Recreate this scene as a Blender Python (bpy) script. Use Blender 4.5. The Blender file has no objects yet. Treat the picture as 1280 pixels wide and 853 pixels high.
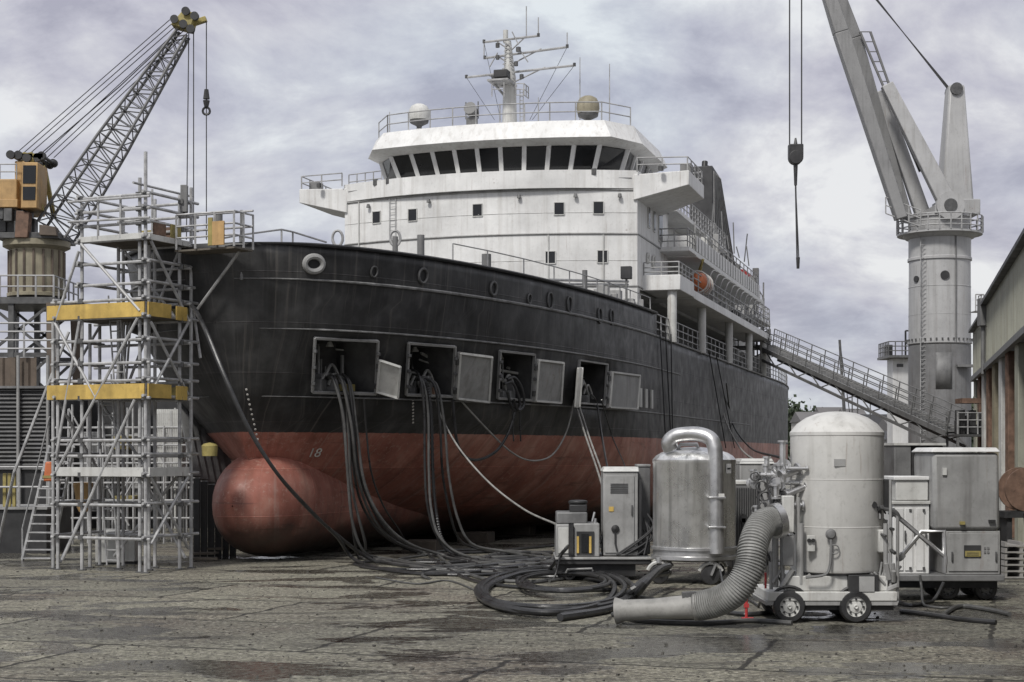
import bpy, bmesh, math, random
from mathutils import Vector, Matrix
R = math.radians
rnd = random.Random(7)
scene = bpy.context.scene
col = scene.collection
# ------------------------------------------------------------------ camera, sky, sun, exposure
F, HOR, H = 2000.0, 566.0, 3.4          # focal length in photo pixels, horizon row, eye height
cd = bpy.data.cameras.new('camera'); cam = bpy.data.objects.new('camera', cd); col.objects.link(cam)
cam.location = (0, 0, H); cam.rotation_euler = (R(90), 0, 0)
cd.sensor_width = 36; cd.lens = F / 1280 * 36; cd.shift_y = (HOR - 426.5) / 1280
cd.clip_start = 0.5; cd.clip_end = 6000
scene.camera = cam
SUN_EL, SUN_AZ = 48, -28                # degrees; azimuth measured from straight behind the camera
w = bpy.data.worlds.new('World'); scene.world = w; w.use_nodes = True
nt = w.node_tree; nt.nodes.clear(); N = nt.nodes.new; Lk = nt.links.new
out = N('ShaderNodeOutputWorld'); bg = N('ShaderNodeBackground'); bg.inputs['Strength'].default_value = 0.077
sky = N('ShaderNodeTexSky'); sky.sky_type = 'NISHITA'; sky.sun_disc = False
sky.sun_elevation = R(SUN_EL); sky.sun_rotation = R(180 + SUN_AZ); sky.dust_density = 3
tc = N('ShaderNodeTexCoord'); sep = N('ShaderNodeSeparateXYZ'); Lk(tc.outputs['Generated'], sep.inputs[0])
def mth(op, a, b=None):
    n = N('ShaderNodeMath'); n.operation = op
    for i, q in enumerate((a, b)):
        if q is None: continue
        if isinstance(q, (int, float)): n.inputs[i].default_value = q
        else: Lk(q, n.inputs[i])
    return n.outputs[0]
zc = mth('ADD', mth('MAXIMUM', sep.outputs['Z'], 0.0), 0.40)
cx = mth('DIVIDE', sep.outputs['X'], zc); cy = mth('DIVIDE', sep.outputs['Y'], zc)
cmb = N('ShaderNodeCombineXYZ'); Lk(cx, cmb.inputs[0]); Lk(cy, cmb.inputs[1])
def wnoise(scale, detail, rough, off):
    mp = N('ShaderNodeMapping'); mp.inputs['Location'].default_value = off; Lk(cmb.outputs[0], mp.inputs[0])
    n = N('ShaderNodeTexNoise'); n.inputs['Scale'].default_value = scale; n.inputs['Detail'].default_value = detail
    n.inputs['Roughness'].default_value = rough; n.inputs['Distortion'].default_value = 0.25; Lk(mp.outputs[0], n.inputs[0]); return n.outputs['Fac']
def wramp(fac, stops):
    r = N('ShaderNodeValToRGB'); Lk(fac, r.inputs[0])
    while len(r.color_ramp.elements) < len(stops): r.color_ramp.elements.new(0.5)
    for e, (p, c) in zip(r.color_ramp.elements, stops): e.position = p; e.color = (*c, 1)
    return r.outputs[0]
c1 = wramp(wnoise(4.2, 9, 0.60, (3.1, 0.4, 0)), [(0.37, (2.75, 2.7, 3.2)), (0.45, (3.55, 3.5, 3.95)), (0.52, (4.25, 4.22, 4.5)), (0.60, (5.4, 5.4, 5.45))])
tint = wramp(wnoise(2.2, 3, 0.5, (8.0, 2.0, 0)), [(0.42, (1, 1, 1)), (0.66, (0.93, 0.985, 1.01))])
mx = N('ShaderNodeMix'); mx.data_type = 'RGBA'; mx.blend_type = 'MULTIPLY'; mx.inputs['Factor'].default_value = 1
Lk(c1, mx.inputs['A']); Lk(tint, mx.inputs['B'])
m2 = N('ShaderNodeMix'); m2.data_type = 'RGBA'; m2.inputs['Factor'].default_value = 0.93
Lk(sky.outputs[0], m2.inputs['A']); Lk(mx.outputs['Result'], m2.inputs['B'])
Lk(m2.outputs['Result'], bg.inputs['Color']); Lk(bg.outputs[0], out.inputs['Surface'])
sd = bpy.data.lights.new('sun', 'SUN'); sun = bpy.data.objects.new('sun', sd); col.objects.link(sun)
sd.energy = 1.5; sd.angle = R(10); sd.color = (1.0, 0.97, 0.92)
sun.rotation_euler = (R(90 - SUN_EL), 0, R(SUN_AZ))
scene.view_settings.view_transform = 'Standard'; scene.view_settings.look = 'None'
scene.view_settings.exposure = 1.02; scene.view_settings.gamma = 1

# ------------------------------------------------------------------ materials
def M(name, c, rough=0.6, metal=0.0, var=0.3, scale=1.2, streak=0.0, sc=(0.08, 0.06, 0.05), rust=0.0, speck=0.3, bump=0.0, bscale=20, spec=0.4, extra=None):
    m = bpy.data.materials.new(name); m.use_nodes = True; t = m.node_tree; n = t.nodes; l = t.links
    b = n['Principled BSDF']; b.inputs['Roughness'].default_value = rough; b.inputs['Metallic'].default_value = metal
    b.inputs['Specular IOR Level'].default_value = spec
    co = n.new('ShaderNodeTexCoord').outputs['Object']
    nz = n.new('ShaderNodeTexNoise'); nz.inputs['Scale'].default_value = scale; nz.inputs['Detail'].default_value = 9; nz.inputs['Roughness'].default_value = 0.65
    l.new(co, nz.inputs[0])
    rp = n.new('ShaderNodeValToRGB'); l.new(nz.outputs['Fac'], rp.inputs[0])
    lo, hi = 1 - var, 1 + var * 0.6
    rp.color_ramp.elements[0].position = 0.33; rp.color_ramp.elements[0].color = (c[0]*lo, c[1]*lo, c[2]*lo, 1)
    rp.color_ramp.elements[1].position = 0.66; rp.color_ramp.elements[1].color = (min(c[0]*hi, .88), min(c[1]*hi, .88), min(c[2]*hi, .88), 1)
    cur = rp.outputs[0]
    if streak:
        mp = n.new('ShaderNodeMapping'); mp.inputs['Scale'].default_value = (4.5, 4.5, 0.22); l.new(co, mp.inputs[0])
        s = n.new('ShaderNodeTexNoise'); s.inputs['Scale'].default_value = 1.0; s.inputs['Detail'].default_value = 6; l.new(mp.outputs[0], s.inputs[0])
        r2 = n.new('ShaderNodeValToRGB'); l.new(s.outputs['Fac'], r2.inputs[0])
        r2.color_ramp.elements[0].position = 0.5; r2.color_ramp.elements[0].color = (0, 0, 0, 1)
        r2.color_ramp.elements[1].position = 0.72; r2.color_ramp.elements[1].color = (streak, streak, streak, 1)
        x = n.new('ShaderNodeMix'); x.data_type = 'RGBA'; l.new(r2.outputs[0], x.inputs['Factor']); l.new(cur, x.inputs['A']); x.inputs['B'].default_value = (*sc, 1)
        cur = x.outputs['Result']
    def layer(cur, sc_, ms, lo_, hi_, amt, colr, det=6):
        mp = n.new('ShaderNodeMapping'); mp.inputs['Scale'].default_value = ms; mp.inputs['Location'].default_value = (3.7, 1.9, .6); l.new(co, mp.inputs[0])
        s = n.new('ShaderNodeTexNoise'); s.inputs['Scale'].default_value = sc_; s.inputs['Detail'].default_value = det; s.inputs['Roughness'].default_value = .7; l.new(mp.outputs[0], s.inputs[0])
        r2 = n.new('ShaderNodeMapRange'); r2.inputs['From Min'].default_value = lo_; r2.inputs['From Max'].default_value = hi_; r2.inputs['To Max'].default_value = amt; l.new(s.outputs['Fac'], r2.inputs[0])
        x = n.new('ShaderNodeMix'); x.data_type = 'RGBA'; l.new(r2.outputs[0], x.inputs['Factor']); l.new(cur, x.inputs['A']); x.inputs['B'].default_value = (*colr, 1)
        return x.outputs['Result']
    if rust:
        cur = layer(cur, 1.0, (6, 6, .35), .60, .74, rust, (.16, .085, .05))
        cur = layer(cur, 2.6, (1, 1, 1), .66, .74, rust, (.14, .075, .045))
    if speck: cur = layer(cur, 9.0, (1, 1, .8), .56, .72, speck, (c[0]*.3, c[1]*.29, c[2]*.27), 4)
    l.new(cur, b.inputs['Base Color'])
    rr = n.new('ShaderNodeMapRange'); l.new(nz.outputs['Fac'], rr.inputs[0]); rr.inputs['From Min'].default_value = .3; rr.inputs['From Max'].default_value = .7
    rr.inputs['To Min'].default_value = max(rough - .12, .05); rr.inputs['To Max'].default_value = min(rough + .12, 1); l.new(rr.outputs[0], b.inputs['Roughness'])
    if bump:
        nb = n.new('ShaderNodeTexNoise'); nb.inputs['Scale'].default_value = bscale; nb.inputs['Detail'].default_value = 4; l.new(co, nb.inputs[0])
        bp = n.new('ShaderNodeBump'); bp.inputs['Strength'].default_value = bump; bp.inputs['Distance'].default_value = 0.03
        l.new(nb.outputs['Fac'], bp.inputs['Height']); l.new(bp.outputs[0], b.inputs['Normal'])
    return m
m_white = M('white_paint', (0.66, 0.66, 0.65), 0.5, var=0.18, scale=0.5, streak=0.4, sc=(0.34, 0.32, 0.29), rust=.5, speck=.2, bump=.25, bscale=1.2)
m_offwhite = M('offwhite_paint', (0.52, 0.52, 0.50), 0.5, var=0.2, scale=0.9, streak=0.4, sc=(0.22, 0.21, 0.19), rust=.5, bump=.1, bscale=3)
m_grey = M('grey_paint', (0.30, 0.30, 0.295), 0.5, var=0.25, scale=1.1, streak=0.5, sc=(0.11, 0.105, 0.10), rust=.45, bump=.1, bscale=4)
m_crane = M('crane_paint', (0.37, 0.37, 0.37), 0.42, var=0.16, scale=.35, streak=0.35, sc=(0.17, 0.165, 0.155), rust=.5, bump=.06, bscale=2)
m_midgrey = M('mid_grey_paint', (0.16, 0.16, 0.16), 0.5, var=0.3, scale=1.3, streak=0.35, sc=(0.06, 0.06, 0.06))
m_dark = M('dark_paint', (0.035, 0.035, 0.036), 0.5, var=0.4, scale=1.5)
m_black = M('black_paint', (0.018, 0.018, 0.019), 0.45, var=0.35, scale=1.5, streak=.3, sc=(.06, .06, .06))
m_steel = M('galvanised_tube', (0.40, 0.40, 0.40), 0.55, metal=0.2, var=0.35, scale=3)
m_darksteel = M('dark_steel', (0.10, 0.10, 0.10), 0.5, metal=0.3, var=0.4, scale=2.5)
m_rail = M('rail_paint', (0.33, 0.33, 0.33), 0.5, var=0.35, scale=2)
m_rope = M('wire_rope', (0.035, 0.035, 0.037), 0.7, var=.3)
m_rubber = M('black_rubber', (0.035, 0.035, 0.036), 0.34, var=0.45, scale=2.2, bump=.15, bscale=30)
m_greyhose = M('grey_hose', (0.25, 0.25, 0.24), 0.5, var=0.35, scale=2)
m_palehose = M('pale_hose', (0.27, 0.265, 0.25), 0.55, var=0.35, scale=2)
m_glass = M('dark_glass', (0.012, 0.013, 0.015), 0.12, var=0.3, scale=.7, spec=.5)
m_yellow = M('yellow_board', (0.52, 0.36, 0.10), 0.65, var=0.3, scale=1.5, streak=.4, sc=(.22, .15, .05))
m_dullyel = M('dull_yellow', (0.30, 0.25, 0.09), 0.6, var=0.35, scale=2)
m_ochre = M('ochre_paint', (0.42, 0.27, 0.12), 0.55, var=0.3, scale=1.2, streak=.4, sc=(.12, .08, .05))
m_tan = M('tan_cladding', (0.26, 0.235, 0.17), 0.6, var=0.25, scale=1, streak=.5, sc=(.11, .09, .06))
m_brown = M('brown_panel', (0.12, 0.095, 0.075), 0.7, var=0.35, scale=1)
m_rust = M('rusty_steel', (0.17, 0.105, 0.075), 0.75, var=.5, scale=2.5, bump=.3, bscale=10)
m_shed = M('pale_green_sheet', (0.33, 0.33, 0.275), 0.55, var=.2, scale=.6, streak=.5, sc=(.15, .13, .09))
m_conc = M('concrete', (0.30, 0.29, 0.275), 0.85, var=.3, scale=.8, streak=.3, sc=(.14, .13, .12), bump=.3)
m_orange = M('orange_gear', (0.50, 0.15, 0.06), 0.5, var=.25)
m_red = M('red_paint', (0.45, 0.05, 0.05), 0.45, var=.25, scale=4)
m_silver = M('reflection_streaked_steel', (0.76, 0.76, 0.75), 0.3, metal=0.8, var=0.2, scale=1.0, streak=.75, sc=(.16, .16, .16))  # dark vertical streaks painted into the colour stand for reflections on the steel
m_alu = M('aluminium_pipe', (0.52, 0.52, 0.52), 0.35, metal=0.8, var=0.2, scale=2)
m_tankw = M('tank_paint', (0.54, 0.535, 0.515), 0.45, var=0.14, scale=.9, streak=.4, sc=(.27, .26, .24), rust=.55, speck=.25, bump=.12, bscale=1.6)
m_wood = M('timber', (0.06, 0.05, 0.04), 0.8, var=.4, scale=2, bump=.3)
m_plank = M('scaffold_plank', (0.13, 0.115, 0.095), 0.85, var=.4, scale=3, bump=.3)
m_deckgrey = M('deck_plating', (0.14, 0.14, 0.135), 0.6, var=.3)
m_leaf = M('far_foliage', (0.045, 0.06, 0.035), 0.9, var=.5, scale=.5)
m_farwall = M('far_wall', (0.40, 0.39, 0.37), 0.8, var=.2, scale=.1)
m_farroof = M('far_roof', (0.14, 0.135, 0.135), 0.8, var=.2, scale=.1)

def hull_material():
    m = bpy.data.materials.new('hull_paint'); m.use_nodes = True; t = m.node_tree; n = t.nodes; l = t.links
    b = n['Principled BSDF']; co = n.new('ShaderNodeTexCoord').outputs['Object']
    sp = n.new('ShaderNodeSeparateXYZ'); l.new(co, sp.inputs[0])
    at = n.new('ShaderNodeAttribute'); at.attribute_name = 'girth'
    gz = n.new('ShaderNodeCombineXYZ'); l.new(at.outputs['Fac'], gz.inputs[0]); l.new(sp.outputs['Z'], gz.inputs[1])
    def gnoise(sx, sz, det=6, rough=.6):
        mp = n.new('ShaderNodeMapping'); mp.inputs['Scale'].default_value = (sx, sz, 1); l.new(gz.outputs[0], mp.inputs[0])
        z = n.new('ShaderNodeTexNoise'); z.inputs['Scale'].default_value = 1; z.inputs['Detail'].default_value = det; z.inputs['Roughness'].default_value = rough
        l.new(mp.outputs[0], z.inputs[0]); return z.outputs['Fac']
    def noise(scale, det=8, mapscale=(1, 1, 1), rough=.6):
        mp = n.new('ShaderNodeMapping'); mp.inputs['Scale'].default_value = mapscale; l.new(co, mp.inputs[0])
        z = n.new('ShaderNodeTexNoise'); z.inputs['Scale'].default_value = scale; z.inputs['Detail'].default_value = det; z.inputs['Roughness'].default_value = rough
        l.new(mp.outputs[0], z.inputs[0]); return z.outputs['Fac']
    def ramp(f, stops):
        r = n.new('ShaderNodeValToRGB'); l.new(f, r.inputs[0])
        while len(r.color_ramp.elements) < len(stops): r.color_ramp.elements.new(.5)
        for e, (p, c) in zip(r.color_ramp.elements, stops): e.position = p; e.color = (*c, 1)
        return r.outputs[0]
    def mix(f, a, bb, mode='MIX'):
        x = n.new('ShaderNodeMix'); x.data_type = 'RGBA'; x.blend_type = mode
        for q, k in ((f, 'Factor'), (a, 'A'), (bb, 'B')):
            if isinstance(q, (int, float)): x.inputs[k].default_value = q
            elif isinstance(q, tuple): x.inputs[k].default_value = (*q, 1)
            else: l.new(q, x.inputs[k])
        return x.outputs['Result']
    def mp(val, a, bb):
        r = n.new('ShaderNodeMapRange'); l.new(val, r.inputs[0]); r.inputs['From Min'].default_value = a; r.inputs['From Max'].default_value = bb; return r.outputs[0]
    black = ramp(noise(.9), [(.3, (.020, .020, .0205)), (.5, (.037, .037, .038)), (.7, (.072, .072, .073))])
    st = ramp(gnoise(2.2, .10), [(.5, (0, 0, 0)), (.72, (.55, .55, .55))])
    black = mix(st, black, (.085, .085, .085))
    st2 = ramp(gnoise(6, .13, 5), [(.55, (0, 0, 0)), (.68, (.6, .6, .6))])
    black = mix(st2, black, (.14, .13, .12))
    red = ramp(noise(.7, 9), [(.3, (.22, .078, .056)), (.5, (.36, .145, .11)), (.7, (.50, .27, .21))])
    rs = ramp(gnoise(2.6, .22), [(.48, (0, 0, 0)), (.66, (.42, .42, .42))])
    red = mix(rs, red, (.11, .055, .04))
    rsp = ramp(noise(6, 7, rough=.8), [(.54, (0, 0, 0)), (.64, (.75, .75, .75))])
    red = mix(rsp, red, (.42, .27, .22))
    rs3 = ramp(gnoise(5, .14, 6, .7), [(.56, (0, 0, 0)), (.66, (.38, .38, .38))])
    red = mix(rs3, red, (.40, .30, .26))
    scr = ramp(gnoise(.35, 3.0, 7, .7), [(.57, (0, 0, 0)), (.64, (.5, .5, .5))])
    red = mix(scr, red, (.10, .05, .04))
    # fouling: uneven weed and slime, plus bilge shade painted into the same dark band
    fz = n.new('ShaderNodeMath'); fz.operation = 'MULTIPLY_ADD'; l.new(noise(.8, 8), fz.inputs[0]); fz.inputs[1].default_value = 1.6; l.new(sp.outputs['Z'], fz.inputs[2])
    foul_shade = ramp(mp(fz.outputs[0], .95, 2.45), [(0, (.97, .97, .97)), (.5, (.8, .8, .8)), (.8, (.2, .2, .2)), (1, (0, 0, 0))])
    red = mix(foul_shade, red, (.035, .028, .024))
    edge = n.new('ShaderNodeMath'); edge.operation = 'MULTIPLY_ADD'; l.new(noise(6, 4), edge.inputs[0]); edge.inputs[1].default_value = .06; l.new(sp.outputs['Z'], edge.inputs[2])
    gt = n.new('ShaderNodeMath'); gt.operation = 'GREATER_THAN'; l.new(edge.outputs[0], gt.inputs[0]); gt.inputs[1].default_value = 4.06
    c = mix(gt.outputs[0], red, black)
    # plating: strakes and butts
    cmb = n.new('ShaderNodeCombineXYZ'); l.new(at.outputs['Fac'], cmb.inputs[0]); l.new(sp.outputs['Z'], cmb.inputs[1])
    br = n.new('ShaderNodeTexBrick'); br.inputs['Scale'].default_value = 1; br.inputs['Brick Width'].default_value = 5.2; br.inputs['Row Height'].default_value = 1.45
    br.inputs['Mortar Size'].default_value = .018; br.inputs['Mortar Smooth'].default_value = .6
    br.inputs['Color1'].default_value = (.86, .86, .86, 1); br.inputs['Color2'].default_value = (1.1, 1.1, 1.1, 1); br.inputs['Mortar'].default_value = (1.25, 1.2, 1.2, 1)
    l.new(cmb.outputs[0], br.inputs[0])
    c = mix(1.0, c, br.outputs['Color'], 'MULTIPLY')
    l.new(c, b.inputs['Base Color'])
    l.new(ramp(noise(1.6), [(.3, (.34, .34, .34)), (.7, (.58, .58, .58))]), b.inputs['Roughness'])
    b.inputs['Specular IOR Level'].default_value = .35
    hh = n.new('ShaderNodeMath'); hh.operation = 'MULTIPLY_ADD'; l.new(noise(.55, 3), hh.inputs[0]); hh.inputs[1].default_value = 1.4; l.new(br.outputs['Fac'], hh.inputs[2])
    bp = n.new('ShaderNodeBump'); bp.inputs['Strength'].default_value = .35; bp.inputs['Distance'].default_value = .06; l.new(hh.outputs[0], bp.inputs['Height'])
    l.new(bp.outputs[0], b.inputs['Normal'])
    return m
m_hull = hull_material()

def ground_material():
    m = bpy.data.materials.new('worn_quay_surface'); m.use_nodes = True; t = m.node_tree; n = t.nodes; l = t.links
    b = n['Principled BSDF']; co = n.new('ShaderNodeTexCoord').outputs['Object']
    def noise(scale, det=8, ms=(1, 1, 1), rz=0, rough=.6, dist=0):
        mp = n.new('ShaderNodeMapping'); mp.inputs['Scale'].default_value = ms; mp.inputs['Rotation'].default_value = (0, 0, rz); l.new(co, mp.inputs[0])
        z = n.new('ShaderNodeTexNoise'); z.inputs['Scale'].default_value = scale; z.inputs['Detail'].default_value = det; z.inputs['Roughness'].default_value = rough; z.inputs['Distortion'].default_value = dist
        l.new(mp.outputs[0], z.inputs[0]); return z.outputs['Fac']
    def ramp(f, stops):
        r = n.new('ShaderNodeValToRGB'); l.new(f, r.inputs[0])
        while len(r.color_ramp.elements) < len(stops): r.color_ramp.elements.new(.5)
        for e, (p, c) in zip(r.color_ramp.elements, stops): e.position = p; e.color = (*c, 1)
        return r.outputs[0]
    def mix(f, a, bb, mode='MIX'):
        x = n.new('ShaderNodeMix'); x.data_type = 'RGBA'; x.blend_type = mode
        for q, k in ((f, 'Factor'), (a, 'A'), (bb, 'B')):
            if isinstance(q, (int, float)): x.inputs[k].default_value = q
            elif isinstance(q, tuple): x.inputs[k].default_value = (*q, 1)
            else: l.new(q, x.inputs[k])
        return x.outputs['Result']
    c = ramp(noise(.22, 9, dist=.5), [(.3, (.125, .10, .078)), (.45, (.19, .18, .14)), (.6, (.235, .23, .18)), (.75, (.26, .225, .18))])
    grit = noise(7, 10, rough=.85)
    c = mix(ramp(grit, [(.43, (.95, .95, .95)), (.53, (0, 0, 0))]), c, (.020, .018, .015))
    c = mix(ramp(noise(1.6, 9, (1, 1.6, 1), rough=.75), [(.34, (.75, .75, .75)), (.50, (0, 0, 0))]), c, (.05, .046, .038))
    c = mix(ramp(noise(9, 9, rough=.85), [(.51, (0, 0, 0)), (.60, (.85, .85, .85))]), c, (.46, .44, .38))
    rut = noise(1, 8, (.26, .95, 1), R(-16), rough=.68, dist=.9)
    c = mix(ramp(rut, [(.53, (0, 0, 0)), (.62, (.6, .6, .6))]), c, (.035, .031, .027))
    crack = n.new('ShaderNodeTexVoronoi'); crack.feature = 'DISTANCE_TO_EDGE'; crack.inputs['Scale'].default_value = .16
    mpn = n.new('ShaderNodeMapping'); mpn.inputs['Rotation'].default_value = (0, 0, R(18)); mpn.inputs['Scale'].default_value = (1, 1.9, 1); l.new(co, mpn.inputs[0])
    wob = n.new('ShaderNodeTexNoise'); wob.inputs['Scale'].default_value = .8; wob.inputs['Detail'].default_value = 4; l.new(co, wob.inputs[0])
    va = n.new('ShaderNodeVectorMath'); va.operation = 'ADD'; l.new(mpn.outputs[0], va.inputs[0])
    vs = n.new('ShaderNodeVectorMath'); vs.operation = 'SCALE'; vs.inputs['Scale'].default_value = 1.6; l.new(wob.outputs['Color'], vs.inputs[0]); l.new(vs.outputs[0], va.inputs[1])
    l.new(va.outputs[0], crack.inputs['Vector'])
    cw = n.new('ShaderNodeMath'); cw.operation = 'MULTIPLY_ADD'; l.new(noise(3.5, 6, rough=.75), cw.inputs[0]); cw.inputs[1].default_value = .075; l.new(crack.outputs['Distance'], cw.inputs[2])
    ck = ramp(cw.outputs[0], [(.034, (.95, .95, .95)), (.046, (0, 0, 0))])
    c = mix(ck, c, (.022, .02, .018))
    wet = ramp(noise(.24, 7, (1, 1.9, 1), R(-10), dist=.5), [(.522, (0, 0, 0)), (.542, (1, 1, 1))])
    c = mix(wet, c, mix(.62, c, (.028, .027, .028)))
    bk = n.new('ShaderNodeTexBrick'); bk.inputs['Scale'].default_value = 1; bk.inputs['Brick Width'].default_value = 7.5; bk.inputs['Row Height'].default_value = 4.2; bk.inputs['Mortar Size'].default_value = .07; bk.inputs['Mortar Smooth'].default_value = .5
    bk.inputs['Color1'].default_value = (.78, .78, .78, 1); bk.inputs['Color2'].default_value = (1.18, 1.16, 1.12, 1); bk.inputs['Mortar'].default_value = (.16, .15, .14, 1)
    bm_ = n.new('ShaderNodeMapping'); bm_.inputs['Rotation'].default_value = (0, 0, R(17)); l.new(co, bm_.inputs[0])
    w2 = n.new('ShaderNodeTexNoise'); w2.inputs['Scale'].default_value = 1.7; w2.inputs['Detail'].default_value = 6; l.new(co, w2.inputs[0])
    s2 = n.new('ShaderNodeVectorMath'); s2.operation = 'SCALE'; s2.inputs['Scale'].default_value = .34; l.new(w2.outputs['Color'], s2.inputs[0])
    a2 = n.new('ShaderNodeVectorMath'); a2.operation = 'ADD'; l.new(bm_.outputs[0], a2.inputs[0]); l.new(s2.outputs[0], a2.inputs[1]); l.new(a2.outputs[0], bk.inputs[0])
    c = mix(1.0, c, bk.outputs['Color'], 'MULTIPLY')
    l.new(c, b.inputs['Base Color'])
    rg = mix(wet, ramp(grit, [(.3, (.75, .75, .75)), (.7, (.95, .95, .95))]), ramp(grit, [(.38, (.06, .06, .06)), (.62, (.38, .38, .38))]))
    l.new(rg, b.inputs['Roughness'])
    bp = n.new('ShaderNodeBump'); bp.inputs['Strength'].default_value = .55; bp.inputs['Distance'].default_value = .05
    ad = n.new('ShaderNodeMath'); ad.operation = 'MULTIPLY_ADD'; l.new(rut, ad.inputs[0]); ad.inputs[1].default_value = -2.0; l.new(grit, ad.inputs[2])
    iv = n.new('ShaderNodeMapRange'); l.new(wet, iv.inputs[0]); iv.inputs['To Min'].default_value = .8; iv.inputs['To Max'].default_value = .07; l.new(iv.outputs[0], bp.inputs['Strength'])
    l.new(ad.outputs[0], bp.inputs['Height']); l.new(bp.outputs[0], b.inputs['Normal'])
    return m
m_ground = ground_material()

# ------------------------------------------------------------------ helpers
def P(px, py, Y): return Vector(((px - 640) / F * Y, Y, H + (HOR - py) / F * Y))
def G(px, py, z=0.0):
    Y = (H - z) * F / (py - HOR); return Vector(((px - 640) / F * Y, Y, z))
W = {}                                   # world matrix of every root
class MB:
    def __init__(s): s.v = []; s.f = []
    def add(s, vs, fs):
        k = len(s.v); s.v += [Vector(q) for q in vs]; s.f += [tuple(i + k for i in f) for f in fs]; return s
    def box(s, x0, x1, y0, y1, z0, z1, rz=0, piv=None):
        vs = [(x, y, z) for z in (z0, z1) for x, y in ((x0, y0), (x1, y0), (x1, y1), (x0, y1))]
        if rz:
            c = Vector(piv or ((x0+x1)/2, (y0+y1)/2, 0)); m = Matrix.Rotation(rz, 3, 'Z')
            vs = [m @ (Vector((a, b, 0)) - Vector((c.x, c.y, 0))) + Vector((c.x, c.y, z)) for a, b, z in vs]
        return s.add(vs, [(3,2,1,0),(4,5,6,7),(0,1,5,4),(1,2,6,5),(2,3,7,6),(3,0,4,7)])
    def hexa(s, bot, top):               # four bottom and four top corners, ccw from above
        return s.add(list(bot) + list(top), [(3,2,1,0),(4,5,6,7),(0,1,5,4),(1,2,6,5),(2,3,7,6),(3,0,4,7)])
    def beam(s, a, b, wd, ht=None, up=(0, 0, 1)):
        a = Vector(a); b = Vector(b); d = (b - a).normalized(); ht = ht or wd; up = Vector(up)
        if abs(d.dot(up)) > .98: up = Vector((0, 1, 0)) if abs(d.y) < .9 else Vector((1, 0, 0))
        x = d.cross(up).normalized() * wd / 2; y = x.cross(d).normalized() * ht / 2
        return s.add([a-x-y, a+x-y, a+x+y, a-x+y, b-x-y, b+x-y, b+x+y, b-x+y], [(3,2,1,0),(4,5,6,7),(0,1,5,4),(1,2,6,5),(2,3,7,6),(3,0,4,7)])
    def cyl(s, a, b, r0, r1=None, n=10):
        a = Vector(a); b = Vector(b); r1 = r0 if r1 is None else r1; d = (b - a).normalized()
        x = d.orthogonal().normalized(); y = d.cross(x)
        ring = [(math.cos(2*math.pi*i/n), math.sin(2*math.pi*i/n)) for i in range(n)]
        vs = [a + (x*p + y*q)*r0 for p, q in ring] + [b + (x*p + y*q)*r1 for p, q in ring]
        return s.add(vs, [(i, (i+1) % n, n+(i+1) % n, n+i) for i in range(n)] + [tuple(range(n-1, -1, -1)), tuple(range(n, 2*n))])
    def tube(s, pts, r, n=8, closed=False, cap=True):
        pts = [Vector(p) for p in pts]; m = len(pts); rad = r if callable(r) else (lambda i: r)
        tan = []
        for i in range(m):
            if closed: q = pts[(i+1) % m] - pts[i-1]
            else: q = pts[min(i+1, m-1)] - pts[max(i-1, 0)]
            tan.append(q.normalized() if q.length > 1e-9 else Vector((0, 0, 1)))
        x = tan[0].orthogonal().normalized(); vs = []
        for i in range(m):
            x = (x - tan[i]*x.dot(tan[i])); x = x.normalized() if x.length > 1e-6 else tan[i].orthogonal().normalized()
            y = tan[i].cross(x)
            vs += [pts[i] + (x*math.cos(2*math.pi*k/n) + y*math.sin(2*math.pi*k/n))*rad(i) for k in range(n)]
        fs = []
        for i in range(m if closed else m-1):
            j = (i+1) % m
            fs += [(i*n+k, i*n+(k+1) % n, j*n+(k+1) % n, j*n+k) for k in range(n)]
        if cap and not closed: fs += [tuple(range(n-1, -1, -1)), tuple((m-1)*n+k for k in range(n))]
        return s.add(vs, fs)
    def lathe(s, c, prof, n=24, ax=None, cap=True):  # prof: (radius, height) along ax
        c = Vector(c); d = Vector(ax or (0, 0, 1)).normalized(); x = d.orthogonal().normalized(); y = d.cross(x)
        vs = []
        for r, z in prof: vs += [c + d*z + (x*math.cos(2*math.pi*k/n) + y*math.sin(2*math.pi*k/n))*max(r, 1e-4) for k in range(n)]
        m = len(prof)
        fs = [(i*n+k, i*n+(k+1) % n, (i+1)*n+(k+1) % n, (i+1)*n+k) for i in range(m-1) for k in range(n)]
        if cap: fs += [tuple(range(n-1, -1, -1)), tuple((m-1)*n+k for k in range(n))]
        return s.add(vs, fs)
    def torus(s, c, R0, r, nrm, n=20, m=6, sy=1.0):
        c = Vector(c); d = Vector(nrm).normalized(); x = d.cross(Vector((0, 0, 1)))
        x = x.normalized() if x.length > .01 else Vector((1, 0, 0)); y = x.cross(d)
        return s.tube([c + x*math.cos(2*math.pi*k/n)*R0 + y*math.sin(2*math.pi*k/n)*R0*sy for k in range(n)], r, m, closed=True)
    def prism(s, poly, z0, z1):
        n = len(poly)
        return s.add([(x, y, z0) for x, y in poly] + [(x, y, z1) for x, y in poly],
                     [tuple(range(n-1, -1, -1)), tuple(range(n, 2*n))] + [(i, (i+1) % n, n+(i+1) % n, n+i) for i in range(n)])
    def corr(s, a, b, z0, z1, pitch, dep):  # vertically ribbed sheet from a to b
        a = Vector((a[0], a[1], 0)); b = Vector((b[0], b[1], 0)); L = (b-a).length; d = (b-a)/L; nn = Vector((-d.y, d.x, 0))
        k = max(1, int(L/pitch)); pr = []
        for i in range(k):
            for q, o in ((0, 0), (.35, 0), (.5, dep), (.85, dep)): pr.append(a + d*(L*(i+q)/k) + nn*o)
        pr.append(b); n = len(pr)
        return s.add([p + Vector((0, 0, z0)) for p in pr] + [p + Vector((0, 0, z1)) for p in pr], [(i, i+1, n+i+1, n+i) for i in range(n-1)])
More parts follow.
